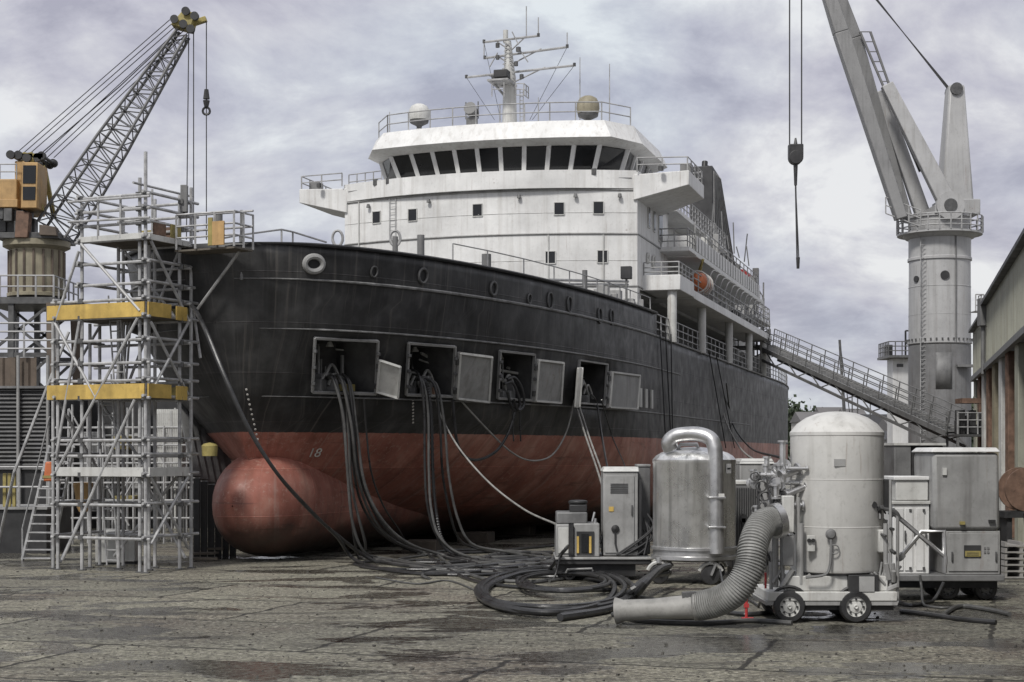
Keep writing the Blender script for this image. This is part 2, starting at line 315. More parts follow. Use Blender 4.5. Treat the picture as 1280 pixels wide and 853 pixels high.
    def each(s, name, mat, parent=None, **kw):  # one object per connected piece
        par = list(range(len(s.v)))
        def find(i):
            while par[i] != i: par[i] = par[par[i]]; i = par[i]
            return i
        for f in s.f:
            for i in f[1:]: par[find(i)] = find(f[0])
        grp = {}
        for f in s.f: grp.setdefault(find(f[0]), []).append(f)
        out = []
        for fs in grp.values():
            ids = sorted({i for f in fs for i in f}); mp = {i: k for k, i in enumerate(ids)}
            out.append(MB().add([s.v[i] for i in ids], [tuple(mp[i] for i in f) for f in fs]).build(name, mat, parent, **kw))
        return out
    def build(s, name, mat, parent=None, world=True, smooth=True, bev=0.0, ang=38, solid=0.0):
        vs = s.v
        if parent is not None and world:
            r = parent
            while r.parent: r = r.parent
            inv = W[r.name].inverted(); vs = [inv @ q for q in vs]
        me = bpy.data.meshes.new(name); me.from_pydata([tuple(q) for q in vs], [], s.f); me.update()
        bm = bmesh.new(); bm.from_mesh(me); bmesh.ops.recalc_face_normals(bm, faces=bm.faces); bm.to_mesh(me); bm.free()
        if smooth:
            me.polygons.foreach_set('use_smooth', [True]*len(me.polygons)); me.set_sharp_from_angle(angle=R(ang))
        me.materials.append(mat)
        o = bpy.data.objects.new(name, me); col.objects.link(o)
        if parent is not None: o.parent = parent
        else: W[o.name] = Matrix.Identity(4)
        if solid:
            md = o.modifiers.new('thickness', 'SOLIDIFY'); md.thickness = solid; md.offset = -1
        if bev:
            md = o.modifiers.new('bevel', 'BEVEL'); md.width = bev; md.segments = 2; md.limit_method = 'ANGLE'; md.angle_limit = R(40)
        return o
def tag(o, label=None, cat=None, group=None, kind=None):
    if label: o['label'] = label
    if cat: o['category'] = cat
    if group: o['group'] = group
    if kind: o['kind'] = kind
    return o
def thing(name, label, cat, loc, rz=0, group=None):
    o = bpy.data.objects.new(name, None); col.objects.link(o); o.location = loc; o.rotation_euler = (0, 0, rz); o.empty_display_size = .3
    W[o.name] = Matrix.Translation(Vector(loc)) @ Matrix.Rotation(rz, 4, 'Z'); return tag(o, label, cat, group)
def copy_tree(o, parent=None, name=None):
    c = o.copy(); col.objects.link(c)
    if parent is not None: c.parent = parent
    for ch in list(o.children): copy_tree(ch, c)
    return c
def cr(pts, k=6):                        # Catmull-Rom through the points
    pts = [Vector(p) for p in pts]; o = []
    for i in range(len(pts)-1):
        a, b, c, d = pts[max(i-1, 0)], pts[i], pts[i+1], pts[min(i+2, len(pts)-1)]
        for j in range(k):
            t = j/k; o.append(.5*((2*b) + (c-a)*t + (2*a-5*b+4*c-d)*t*t + (3*b-a-3*c+d)*t**3))
    o.append(pts[-1]); return o
def railing(mb, pts, h=1.0, rails=(1.0, .66, .33), r=.025, post=1.5, n=5):
    pts = [Vector(p) for p in pts]
    for k in rails: mb.tube([p + Vector((0, 0, h*k)) for p in pts], r, n)
    for i in range(len(pts)-1):
        L = (pts[i+1]-pts[i]).length; m = max(1, round(L/post))
        for j in range(m + (i == len(pts)-2)):
            q = pts[i].lerp(pts[i+1], j/m); mb.cyl(q, q + Vector((0, 0, h)), r*1.15, n=n)
    return mb

# ------------------------------------------------------------------ the setting
g = MB().add([(-2500, -60, 0), (2500, -60, 0), (2500, 4500, 0), (-2500, 4500, 0)], [(0, 1, 2, 3)]).build('ground', m_ground, smooth=False)
tag(g, kind='structure')
# ------------------------------------------------------------------ the ship (local frame: x starboard, y aft, z up)
TH = math.atan(.2867); ST, CT = math.sin(TH), math.cos(TH)
SX, SY = -8.31, 48.96
ship = thing('ship', 'black and red hulled offshore ship with white superstructure standing in the yard', 'ship', (SX, SY, 0), -TH)
def lerp(a, b, t): return a + (b-a)*t
def tab(T, z):
    if z <= T[0][0]: return T[0][1]
    for (a, p), (b, q) in zip(T, T[1:]):
        if z <= b: return lerp(p, q, (z-a)/(b-a))
    return T[-1][1]
T_us = [(.4, 5.0), (1.8, 2.4), (3, .6), (4, 0), (5.2, -.7), (7, -1.6), (8.5, -2.1), (9.5, -2.35)]
T_Le = [(.4, 26), (4, 24), (9.6, 30)]
T_B = [(.4, 7.2), (.7, 7.8), (1.1, 8.1), (1.6, 8.2), (4, 8.25), (9.6, 8.3)]
T_e = [(.4, 1.9), (1.8, 1.2), (3, .98), (4, .80), (5.2, .59), (7, .455), (8.5, .415), (9.6, .40)]
def hb(u, z):
    s = (u - tab(T_us, z)) / tab(T_Le, z)
    if s <= 0: return 0.0
    b = tab(T_B, z)
    if s < 1: b *= (1 - (1-s)**2) ** tab(T_e, z)
    if u > 70: b *= 1 - .16*((u-70)/18)**2
    return b
def s2w(x, y, z): return Vector((SX + x*CT + y*ST, SY - x*ST + y*CT, z))
def pxof(v): return 640 + F*v.x/v.y
def pyof(v): return HOR - F*(v.z-H)/v.y
def hull_u(px, z):                       # station where the starboard side shows at column px
    a, b = tab(T_us, z) + .001, 87.0
    for _ in range(50):
        m = (a+b)/2
        if pxof(s2w(hb(m, z), m, z)) < px: a = m
        else: b = m
    return (a+b)/2
def hull_pt(px, py):
    z = 6.0
    for _ in range(30):
        u = hull_u(px, z); Y = s2w(hb(u, z), u, z).y; z = lerp(z, min(max(H + (HOR-py)*Y/F, .5), 9.6), .7)
    return u, z
def hp(u, z, off=0.0):                   # point on the starboard shell, off metres outboard
    b = hb(u, z); e = .05
    tu = Vector((hb(u+e, z) - hb(u-e, z), 2*e, 0)); tz = Vector((hb(u, z+e) - hb(u, z-e), 0, 2*e))
    n = tu.cross(tz).normalized()
    if n.x < 0: n = -n
    return Vector((b, u, z)) + n*off, n
SL = lambda a, b, c: Vector((a, b, c))
OPZ = (5.27, 6.85)
ops = [(391, 470), (508, 566), (622, 665), (721, 756)]
opu = [(hull_u(a, 6.0), hull_u(b, 6.0)) for a, b in ops]
us = [0, .03, .1, .22, .4, .65, .95, 1.3, 1.7, 2.2, 2.8, 3.5, 4.3, 5.2, 6.2, 7.3, 8.5, 10, 11.5, 13, 14.5, 16, 18, 20, 22, 23.5, 24.3, 26, 29, 33, 38, 45, 55, 65, 70, 75, 80, 84, 87]
def solveU(u, z):
    a, b = 0.0, 87.0
    for _ in range(50):
        m = (a+b)/2
        if m + tab(T_us, z)*max(0, 1-m/9)**3 < u: a = m
        else: b = m
    return (a+b)/2
opu = [(solveU(a, 6.0), solveU(b, 6.0)) for a, b in opu]
edges = [q for p in opu for q in p]
us = sorted([q for q in us if all(abs(q-e) > .17 for e in edges)] + edges)
zs = [.42, .55, .75, 1.1, 1.6, 2.2, 2.8, 3.4, 4, 4.6, OPZ[0], 5.8, 6.35, OPZ[1], 7.1, 7.6, 8.1, 8.5, 8.9, 9.2, 9.5]
def ua(U, z): return U + tab(T_us, z)*max(0, 1-U/1.0)**2 if U < 1.0 else U
def ua(U, z):
    w_ = max(0.0, 1 - U/9.0)**3
    return max(U + tab(T_us, z)*w_, tab(T_us, z))
opl = [q for p in ops for q in p]
def opx(k, z):                           # opening sides stay close to plumb on the flared shell
    return hull_u(opl[k] + (2.0 if k % 2 else 2.0)*(z-6.0), z)
# make the stations monotonic for each level even where an opening edge is held vertical
mb = MB(); nz_ = len(zs); girth = []
def arcs(z):
    o = [0.0]
    for p_, q_ in zip(us, us[1:]):
        n8 = 6; L_ = 0
        for k8 in range(n8):
            ua_, ub_ = p_ + (q_-p_)*k8/n8 + tab(T_us, z)*max(0, 1-(p_ + (q_-p_)*k8/n8)/9)**3, p_ + (q_-p_)*(k8+1)/n8 + tab(T_us, z)*max(0, 1-(p_ + (q_-p_)*(k8+1)/n8)/9)**3
            L_ += math.hypot(ub_-ua_, hb(ub_, z)-hb(ua_, z))
        o.append(o[-1] + L_)
    return o
gir = arcs(7.0)
for side in (1, -1):
    grid = []
    for z in zs:
        row = [ua(U, z) for U in us]
        for i, U in enumerate(us):
            if U in edges: row[i] = opx(edges.index(U), z) if OPZ[0]-.8 < z < OPZ[1]+.8 else row[i]
        for i in range(1, len(row)): row[i] = max(row[i], row[i-1] + .004) if us[i] not in edges else row[i]
        for i in range(len(row)-2, -1, -1): row[i] = min(row[i], row[i+1] - .002) if us[i] not in edges else row[i]
        grid.append([(side*hb(max(u, tab(T_us, z)), z), u, z) for u in row])
    k = len(mb.v)
    mb.v += [Vector(q) for r_ in grid for q in r_]; girth += gir*nz_
    n = len(us)
    for j in range(nz_-1):
        for i in range(n-1):
            if side == 1 and zs[j] >= OPZ[0]-1e-6 and zs[j+1] <= OPZ[1]+1e-6 and any(us[i] >= a-1e-6 and us[i+1] <= b+1e-6 for a, b in opu): continue
            if zs[j] >= 8.49 and us[i] >= 24.2: continue
            q = (k+j*n+i, k+j*n+i+1, k+(j+1)*n+i+1, k+(j+1)*n+i)
            mb.f.append(q if side == 1 else q[::-1])
n = len(us); k2 = nz_*n
mb.f.append(tuple([j*n+n-1 for j in range(18)] + [k2 + j*n+n-1 for j in range(17, -1, -1)]))   # transom
for i in range(n-1): mb.f.append((i, k2+i, k2+i+1, i+1))                                           # flat bottom
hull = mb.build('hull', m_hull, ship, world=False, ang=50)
at_ = hull.data.attributes.new('girth', 'FLOAT', 'POINT'); at_.data.foreach_set('value', girth)
bm = bmesh.new(); bm.from_mesh(hull.data); bmesh.ops.remove_doubles(bm, verts=bm.verts, dist=.0005); bmesh.ops.dissolve_degenerate(bm, dist=.0005, edges=bm.edges)
bmesh.ops.recalc_face_normals(bm, faces=bm.faces)
if sum(f.normal.x * f.calc_center_median().x for f in bm.faces) < 0: bmesh.ops.reverse_faces(bm, faces=bm.faces)
bm.to_mesh(hull.data); bm.free(); hull.data.set_sharp_from_angle(angle=R(50))
md = hull.modifiers.new('plate', 'SOLIDIFY'); md.thickness = .07; md.offset = -1
# bulb
mb = MB(); NU, NK = 30, 30; vs = []
def bulb_r(u):
    q = (u + .55)/3.2
    return (1 - (1-max(q, 0))**2.4)**(1/2.1) if q < 1 else 1.0
T_bw = [(0, 1.5), (2.6, 1.56), (5, 1.75), (8, 2.15), (11, 2.6), (14, 2.7), (17, 1.8)]
T_bt = [(0, 3.5), (2.2, 3.54), (4, 3.53), (6, 3.44), (8, 3.24), (11, 2.8), (14, 2.1), (17, 1.1)]
for i in range(NU+1):
    u = -.55 + 17*(i/NU)**1.8
    r_ = max(bulb_r(u), .015); bw_ = tab(T_bw, u); tp = tab(T_bt, u); bt = .08 if u < 4 else .08 + .012*(u-4)
    zc = lerp(1.78, (tp+bt)/2, min(1, max(0, u/2.5))); hh_ = (tp-bt)/2
    for k in range(NK):
        a = 2*math.pi*k/NK; ca, sa = math.cos(a), math.sin(a)
        vs.append((bw_*r_*math.copysign(abs(ca)**.9, ca), u, zc + hh_*r_*math.copysign(abs(sa)**.95, sa)))
mb.add(vs, [(i*NK+k, i*NK+(k+1) % NK, (i+1)*NK+(k+1) % NK, (i+1)*NK+k) for i in range(NU) for k in range(NK)])
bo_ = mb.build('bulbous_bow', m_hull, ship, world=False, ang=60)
at_ = bo_.data.attributes.new('girth', 'FLOAT', 'POINT')
at_.data.foreach_set('value', [(1.6*math.atan2(q.x, max(2.5-q.y, 1e-3)) if q.y < 2.5 else math.copysign(2.51 + q.y-2.5, q.x)) + 3 for q in mb.v])
# deck inside the bulwark
mb = MB(); st_ = [q for q in [0, .5, 1.2, 2, 3, 4.5, 6, 8, 10, 13, 16, 20, 24, 30, 40, 60, 75, 87]]
pp = [Vector((hb(max(u-2.0, -2.0), 8.45)-.06 if u < 1 else hb(u, 8.45)-.06, max(u-2.0, -2.0) if u < 1 else u, 8.42)) for u in st_]
mb.add(pp + [Vector((-p.x, p.y, p.z)) for p in pp], [(i, i+1, len(pp)+i+1, len(pp)+i) for i in range(len(pp)-1)])
mb.build('weather_deck', m_deckgrey, ship, world=False, smooth=False)
# rails and weld beads along the shell
def shell_line(z, u0, u1, r_, name, mat, off=.02, both=True):
    for sd in ((1, -1) if both else (1,)):
        pts = []
        for i in range(60):
            u = u0 + (u1-u0)*(i/59)**1.6; q, n_ = hp(max(u, tab(T_us, z)+.02), z, off); pts.append((q.x*sd, q.y, q.z))
        MB().tube(pts, lambda i: r_*min(1, .15 + i/9), 6).build(name, mat, ship, world=False)
m_bead = M('scuffed_edge', (.20, .20, .20), .5, var=.5, scale=3)
shell_line(8.5, -2.05, 87, .05, 'sheer_strake', m_bead, .02)
shell_line(7.08, -1.4, 30, .03, 'fender_bar', m_bead, .02)
shell_line(5.12, -.35, 55, .03, 'fender_bar', m_bead, .02)
shell_line(9.5, -2.33, 24.2, .06, 'bulwark_rail', m_black, .04)
# shell openings
def quadbox(u0, u1, z0, z1, o0, o1):     # box hugging the shell between two stations
    bot = [hp(u0, z0, o1)[0], hp(u1, z0, o1)[0], hp(u1, z0, o0)[0], hp(u0, z0, o0)[0]]
    top = [hp(u0, z1, o1)[0], hp(u1, z1, o1)[0], hp(u1, z1, o0)[0], hp(u0, z1, o0)[0]]
    return bot, top
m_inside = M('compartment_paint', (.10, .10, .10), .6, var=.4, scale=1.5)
for oi, (u0, u1) in enumerate(opu):
    z0, z1 = OPZ
    c = [hp(opx(2*oi, z0), z0)[0], hp(opx(2*oi+1, z0), z0)[0], hp(opx(2*oi+1, z1), z1)[0], hp(opx(2*oi, z1), z1)[0]]
    nn = (c[1]-c[0]).cross(c[3]-c[0]).normalized(); nn = nn if nn.x > 0 else -nn
    fr = MB(); o_ = nn*.05
    for a, b in ((0, 1), (1, 2), (2, 3), (3, 0)): fr.beam(c[a]+o_, c[b]+o_, .065, .1, up=nn)
    fo = fr.build('opening_frame', m_grey, ship, world=False)
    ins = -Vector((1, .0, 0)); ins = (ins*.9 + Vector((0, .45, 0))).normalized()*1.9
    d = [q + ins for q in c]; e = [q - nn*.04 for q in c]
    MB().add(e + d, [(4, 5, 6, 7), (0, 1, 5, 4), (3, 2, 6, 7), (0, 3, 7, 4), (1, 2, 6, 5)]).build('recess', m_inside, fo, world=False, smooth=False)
    pip = MB(); rr = random.Random(oi+3)
    for k in range(9):
        a = c[0].lerp(c[1], rr.uniform(.06, .94)) + ins*rr.uniform(.15, .8); hh = rr.uniform(.4, 1.5)
        pip.cyl(a, a + Vector((0, 0, hh)), rr.choice([.025, .04, .06]), n=6)
    pip.each('pipe', m_grey, fo, world=False)
    mc = MB()
    for k in range(5):
        a = c[0].lerp(c[1], rr.uniform(.1, .6)) + ins*rr.uniform(.05, .4); q = rr.uniform(.1, .22)
        mc.box(a.x-q, a.x+q, a.y-q, a.y+q, z0+.01, z0+rr.uniform(.2, .62))
    mc.each('winch_gear', m_midgrey, fo, world=False, bev=.02)
    if oi < 2:
        a = c[0].lerp(c[1], .62) + ins*.12
        MB().box(a.x-.22, a.x+.22, a.y-.2, a.y+.2, z0+.02, z0+.26).build('gear_locker', m_dullyel if oi == 0 else m_rust, fo, world=False, bev=.02)
    for k in range(6):
        e0, e1_ = (c[0], c[3]) if k % 2 else (c[1], c[2]); dg_ = e0.lerp(e1_, .18 + .3*(k//2)) + nn*.13
        MB().box(dg_.x-.05, dg_.x+.05, dg_.y-.06, dg_.y+.06, dg_.z-.05, dg_.z+.05).build('door_dog', m_darksteel, fo, world=False, bev=.01)
    for k in range(4):
        a = c[0].lerp(c[1], rr.uniform(.05, .9)) + ins*rr.uniform(.3, .8) + Vector((0, 0, rr.uniform(.9, 1.45))); e_ = a + Vector((rr.uniform(-.6, .6), rr.uniform(.2, .9), rr.uniform(-.2, .1)))
        MB().cyl(a, e_, rr.choice([.03, .05]), n=6).build('pipe', m_offwhite, fo, world=False)
    for k in range(3):
        a = c[0].lerp(c[1], rr.uniform(.05, .5)) + ins*.1 + Vector((0, 0, rr.uniform(.2, .5))); MB().tube(cr([a, a + Vector((.1, .2, .35)), a + Vector((.15, .5, .2)), a + Vector((.2, .7, -.15))], 5), .05, 6).build('cable_loop', m_greyhose, fo, world=False)
    lp = MB(); a = c[3].lerp(c[2], .5) + ins*.4
    lp.cyl(a + Vector((0, 0, -.05)), a + Vector((0, 0, -.2)), .06, .13, n=10); lp.build('deck_lamp', m_offwhite, fo, world=False)
def shell_door(pa, pb, z0, z1, open_, mat):
    A = [hp(hull_u(pa-2, z0), z0, .12)[0], hp(hull_u(pa+2, z1), z1, .12)[0]]; B = [hp(hull_u(pb-2, z0), z0, .12 + open_)[0], hp(hull_u(pb+1, z1), z1, .12 + open_)[0]]
    t = (B[0]-A[0]).cross(Vector((0, 0, 1))).normalized()*.05
    d = MB().hexa([A[0]-t, B[0]-t, B[0]+t, A[0]+t], [A[1]-t, B[1]-t, B[1]+t, A[1]+t]).build('shell_door', mat, ship, world=False, bev=.015)
    rb = MB(); s_ = 1 if t.x > 0 else -1
    for off in (t*1.5, -t*1.5):
        q = lambda x, y: (A[0].lerp(B[0], x)).lerp(A[1].lerp(B[1], x), y) + off
        for a, b in (((.04, .03), (.96, .03)), ((.96, .03), (.96, .97)), ((.96, .97), (.04, .97)), ((.04, .97), (.04, .03))): rb.beam(q(*a), q(*b), .07, .07)
    rb.build('door_rim', m_offwhite, d, world=False)
    hg = MB()
    for y in (.2, .8): hg.cyl(A[0].lerp(A[1], y-.06), A[0].lerp(A[1], y+.06), .07, n=8)
    hg.each('hinge', m_darksteel, d, world=False)
    return d
shell_door(469, 487, 5.33, 6.35, .45, m_offwhite)
shell_door(567, 604, 5.2, 6.72, .22, m_grey)
shell_door(665, 693, 5.22, 6.72, .2, m_grey)
shell_door(720, 702, 5.2, 6.6, .6, m_grey)
shell_door(757, 789, 5.15, 6.6, .2, m_grey)
for px in (793, 800, 807, 814):
    u = hull_u(px, 5.75); b, t = quadbox(u-.16, u+.16, 5.3, 6.1, -.02, .06); MB().hexa(b, t).build('vent_slot', m_offwhite, ship, world=False)
# fairleads
def fairlead(px, py, r_, sy=.8, thick=.07):
    u, z = hull_pt(px, py); q, n_ = hp(u, z, .03)
    o = MB().torus(q, r_, thick*(1 if r_ > .25 else .7), n_, 24, 8, sy).build('fairlead', m_grey if r_ > .25 else m_darksteel, ship, world=False)
    MB().lathe(q - n_*.12, [(0.001, 0), (r_*.98, 0), (r_*.98, .1)], 18, n_).build('hole', m_black, o, world=False)
    return o
fairlead(392, 330, .28, .8, .09)
m_ = fairlead(467, 340, .12, 1.3, .05); fairlead(528, 345, .2, 1.1); fairlead(616, 361, .2, 1.1); fairlead(661, 374, .13, 1.3, .05)
for px, py in ((687, 376), (711, 381), (749, 395), (764, 397)): fairlead(px, py, .22, 1.3, .05)
# draught marks
def text_mesh(body, size, mat, name, parent, mtx, ext=.004):
    cu = bpy.data.curves.new(name, 'FONT'); cu.body = body; cu.size = size; cu.extrude = ext; cu.align_x = 'CENTER'; cu.align_y = 'CENTER'
    t_ = bpy.data.objects.new(name, cu); col.objects.link(t_); dg = bpy.context.evaluated_depsgraph_get()
    me = bpy.data.meshes.new_from_object(t_.evaluated_get(dg)); bpy.data.objects.remove(t_); bpy.data.curves.remove(cu)
    me.materials.clear(); me.materials.append(mat); me.transform(mtx); o = bpy.data.objects.new(name, me); col.objects.link(o); o.parent = parent; return o
def frame(p, n_):                        # text lying on a surface with normal n
    zz = Vector(n_).normalized(); xx = Vector((0, 0, 1)).cross(zz).normalized(); yy = zz.cross(xx)
    m = Matrix((xx, yy, zz)).transposed().to_4x4(); m.translation = p; return m
m_mark = M('white_marking', (.62, .60, .56), .6, var=.4, scale=6)
u, z = hull_pt(393, 566); q, n_ = hp(u, z, .03); text_mesh('18', .5, m_mark, 'draught_figures', ship, frame(q, n_))
dm = MB()
for i in range(13):                      # dotted marks running down the stem and shell
    u, z = hull_pt(308 + i*1.4, 487 + i*6.2); q, n_ = hp(u, z, .01); dm.lathe(q, [(0.001, .0), (.036, 0), (.03, .02), (.001, .02)], 8, n_)
for i in range(8):
    u, z = hull_pt(516, 500 + i*4); q, n_ = hp(u, z, .01); dm.lathe(q, [(0.001, .0), (.04, 0), (.035, .02), (.001, .02)], 8, n_)
dm.build('draught_marks', m_mark, ship, world=False)
# anchor recess fitting on the port bow
q = Vector((-hb(-.6, 8.0)-.1, -.6, 7.6)); mb = MB(); mb.lathe(q, [(.001, -.4), (.5, -.35), (.62, 0), (.5, .35), (.001, .4)], 16, (-.8, -.6, 0)); mb.build('hawse_bolster', m_dark, ship, world=False)
# ladder rungs, ropes down the side amidships
for px0, py0, px1, py1 in ((822, 412, 829, 548), (829, 415, 836, 550), (836, 418, 838, 552), (884, 440, 905, 560), (893, 444, 916, 560)):
    pts = []
    for i in range(9):
        u, z = hull_pt(px0 + (px1-px0)*i/8, py0 + (py1-py0)*i/8); pts.append(hp(u, z, .1)[0])
    MB().tube(pts, .03, 5).build('side_rope', m_rope, ship, world=False)

# ---- superstructure
def B(name, mat, *a, bev=.02, par=None): return MB().box(*a).build(name, mat, par or ship, world=False, bev=bev)
HV = 7.06
def arc(v, u_end, bulge, half): return u_end - bulge*(1-(v/half)**2)
def front_poly(u0, u1, bulge, half, n=14):
    return [(-half + 2*half*i/n, arc(-half + 2*half*i/n, u0, bulge, half)) for i in range(n+1)] + [(half, u1), (-half, u1)]
mb = MB(); mb.prism(front_poly(26, 33.5, 1.35, HV), 10.8, 15.28)
low = front_poly(26, 33.5, 1.35, HV)[:15]
mb.prism(low + [(HV, 26.5), (4.6, 27.2), (4.6, 33.5), (-HV, 33.5)], 8.43, 10.8)
wall = mb.build('deckhouse', m_white, ship, world=False, ang=30)
for z in (10.9, 13.25, 15.22):           # deck edges showing as thin ledges
    pts = [(x, y-.03, z) for x, y in front_poly(26, 33.5, 1.35, HV)[:15]] + [(HV+.03, 33.5, z)]
    MB().tube(pts, .045, 5).build('deck_ledge', m_grey, ship, world=False)
def front_window(px, py, wd, ht):
    # column where the front shows px
    Y = 72.0
    for _ in range(20):
        x = (px-640)/F*Y
        dx, dy = x - SX, Y - SY
        v = dx*CT - dy*ST; u = arc(v, 26, 1.35, HV); Y = s2w(v, u, 0).y
    z = H + (HOR-py)/F*Y
    sl = 2*1.35*v/HV**2
    n_ = Vector((sl, -1, 0)).normalized(); t_ = Vector((-n_.y, n_.x, 0)); c = Vector((v, u, z))
    def q(a, b, o): return c + t_*a + Vector((0, 0, b)) + n_*o
    a, b = wd/2, ht/2
    fr = MB()
    for p0, p1 in (((-a, -b), (a, -b)), ((a, -b), (a, b)), ((a, b), (-a, b)), ((-a, b), (-a, -b))): fr.beam(q(*p0, .02), q(*p1, .02), .035, .05, up=n_)
    o = fr.build('deckhouse_window', m_offwhite, ship, world=False)
    MB().add([q(-a, -b, .012), q(a, -b, .012), q(a, b, .012), q(-a, b, .012)], [(0, 1, 2, 3)]).build('pane', m_glass, o, world=False, smooth=False)
for px, py in ((471, 272), (516, 269), (597, 263), (699, 261), (748, 260), (688, 322), (753, 321)): front_window(px, py, .46, .56)
# bridge front bulwark, wings, wheelhouse
WZ0, WZ1 = 16.14, 17.2
mb = MB(); mb.prism([(x, y-.04) for x, y in front_poly(26, 33, 1.6, HV+.03)], 15.28, WZ0-.05); mb.build('bridge_base', m_white, ship, world=False, ang=30)
for sd in (1, -1):
    pl = [(6.9, 25.85), (9.4, 26.0), (9.4, 30.2), (6.9, 31.5)]
    if sd < 0: pl = [(-x, y) for x, y in pl][::-1]
    w_ = MB(); w_.add([(x, y, 14.75 if abs(x) < 7 else 15.35) for x, y in pl] + [(x, y, 16.0 if abs(x) > 7 else 15.9) for x, y in pl],
                      [(3, 2, 1, 0), (4, 5, 6, 7), (0, 1, 5, 4), (1, 2, 6, 5), (2, 3, 7, 6), (3, 0, 4, 7)])
    wo = w_.build('bridge_wing', m_white, ship, world=False, bev=.03)
    x0 = 7.1*sd; x1 = 9.32*sd
    railing(MB(), [(x0, 25.75, 16.0), (x1, 26.1, 16.0), (x1, 30.1, 16.0), (x0, 31.2, 16.0)], .62, (1, .5), .03, 1.0).build('railing', m_rail, wo, world=False)
    bx = MB().box(x1-.5*sd if sd > 0 else x1, x1 if sd > 0 else x1+.5, 27, 27.6, 16.0, 16.5); bx.build('console', m_midgrey, wo, world=False, bev=.02)
    lm = MB(); lm.lathe(((x0+x1)/2, 25.6, 15.95), [(.001, 0), (.12, .02), (.12, .2), (.001, .25)], 10); lm.build('navigation_lamp', m_darksteel, wo, world=False)
HWH = 5.1
HO = .5
def wh_poly(o=0.0): return [(HO-HWH-o + 2*(HWH+o)*i/9, arc(-HWH + 2*HWH*i/9, 25.2-o, .75, HWH)) for i in range(10)] + [(HO+HWH+1.0+o, 26.7), (HO+HWH+1.0+o, 33), (HO-HWH-1.0-o, 33), (HO-HWH-1.0-o, 26.7)]
def wh_ring(o, z): return [(x, y, z) for x, y in wh_poly(o)]
wh = MB(); a = wh_ring(-.5, WZ0-.05); b = wh_ring(-.2, WZ1+.05); n = len(a)
wh.add(a + b, [(i, (i+1) % n, n+(i+1) % n, n+i) for i in range(n)])
who = wh.build('wheelhouse', m_dark, ship, world=False, smooth=False)
# glazing: one window per facet, leaning outward, with pillars between
fa = wh_ring(-.46, WZ0-.04); fb = wh_ring(-.1, WZ1+.04)
for i in list(range(9)) + [9, 10, 12, 13]:
    j = (i+1) % n
    k_ = 1 if i != 10 and i != 12 else 4
    for q in range(k_):
        p = [Vector(fa[i]).lerp(Vector(fa[j]), (q+.09)/k_), Vector(fa[i]).lerp(Vector(fa[j]), (q+.91)/k_), Vector(fb[i]).lerp(Vector(fb[j]), (q+.91)/k_), Vector(fb[i]).lerp(Vector(fb[j]), (q+.09)/k_)]
        lo = [p[0].lerp(p[3], .06), p[1].lerp(p[2], .06), p[1].lerp(p[2], .93), p[0].lerp(p[3], .93)]
        MB().add(lo, [(0, 1, 2, 3)]).build('bridge_window', m_glass, who, world=False, smooth=False)
        po = MB(); A_, B_ = Vector(fa[i]).lerp(Vector(fa[j]), q/k_), Vector(fb[i]).lerp(Vector(fb[j]), q/k_)
        po.beam(A_, B_, .2, .1, up=(0, 1, 0)); po.build('window_pillar', m_white, who, world=False)
sill = MB().tube([Vector(q)+Vector((0, 0, .02)) for q in fa], .06, 6, closed=True); sill.build('window_sill', m_white, who, world=False)
rf = MB(); r0, r1, r2 = wh_ring(.0, WZ1), wh_ring(.55, WZ1+.22), wh_ring(.15, WZ1+1.05)
rf.add(r0 + r1 + r2, [(k*n+i, k*n+(i+1) % n, (k+1)*n+(i+1) % n, (k+1)*n+i) for k in range(2) for i in range(n)] + [tuple(range(n-1, -1, -1)), tuple(range(2*n, 3*n))])
roof = rf.build('wheelhouse_roof', m_white, ship, world=False, ang=25)
RZ = WZ1 + 1.05
rl = wh_ring(0, RZ); railing(MB(), rl[:11], .85, (1, .5), .028, 1.6).build('monkey_island_railing', m_rail, ship, world=False)
railing(MB(), [rl[13], rl[0]], .85, (1, .5), .028, 1.6).build('monkey_island_railing', m_rail, ship, world=False)
# point in ship frame seen at px,py on the plane y=u
def sp(px, py, u):
    k = (px-640)/F                       # X = k Y
    v = (k*(SY + u*CT) - SX - u*ST) / (CT + k*ST); Y = s2w(v, u, 0).y
    return Vector((v, u, H + (HOR-py)/F*Y))
def s_scale(u): return (SY + u*CT)/F
# mast
MU = 29.0; sc = s_scale(MU); base = sp(637, 158, MU); top = sp(634, 52, MU)
mast = MB(); mast.cyl(base, sp(637, 95, MU), .36, .30, 14); mast.cyl(sp(637, 95, MU), sp(635, 52, MU), .28, .15, 12); mast.cyl(sp(632, 54, MU), sp(632, 38, MU), .12, .12, 10)
mo = mast.build('mast', m_offwhite, ship, world=False)
for (xa, ya, xb, yb) in ((583, 97, 718, 82), (606, 73, 709, 59), (605, 53, 673, 45)):
    y_ = MB(); y_.tube([sp(xa, ya, MU-.1), sp(xb, yb, MU-.1)], .055, 6)
    xm = 637; y_.tube([sp(xm, (ya+yb)/2+16, MU), sp(xm + (xb-xm)*.55, lerp(ya, yb, .85), MU-.1)], .035, 5)
    y_.tube([sp(xm, (ya+yb)/2+14, MU), sp(xm - (xm-xa)*.55, lerp(ya, yb, .25), MU-.1)], .035, 5)
    y_.build('yard', m_rail, mo, world=False)
    for x_, yy in ((xa, ya), (xb, yb)):
        MB().cyl(sp(x_, yy+1, MU-.1), sp(x_, yy-3, MU-.1), .08, n=6).build('yard_light', m_darksteel, mo, world=False)
for x_, y0, y1 in ((658, 46, 8), (673, 45, 22), (709, 60, 41), (605, 53, 74)):
    MB().cyl(sp(x_, y0, MU-.1), sp(x_, y1, MU-.1), .028, n=5).build('whip_aerial', m_rail, mo, world=False)
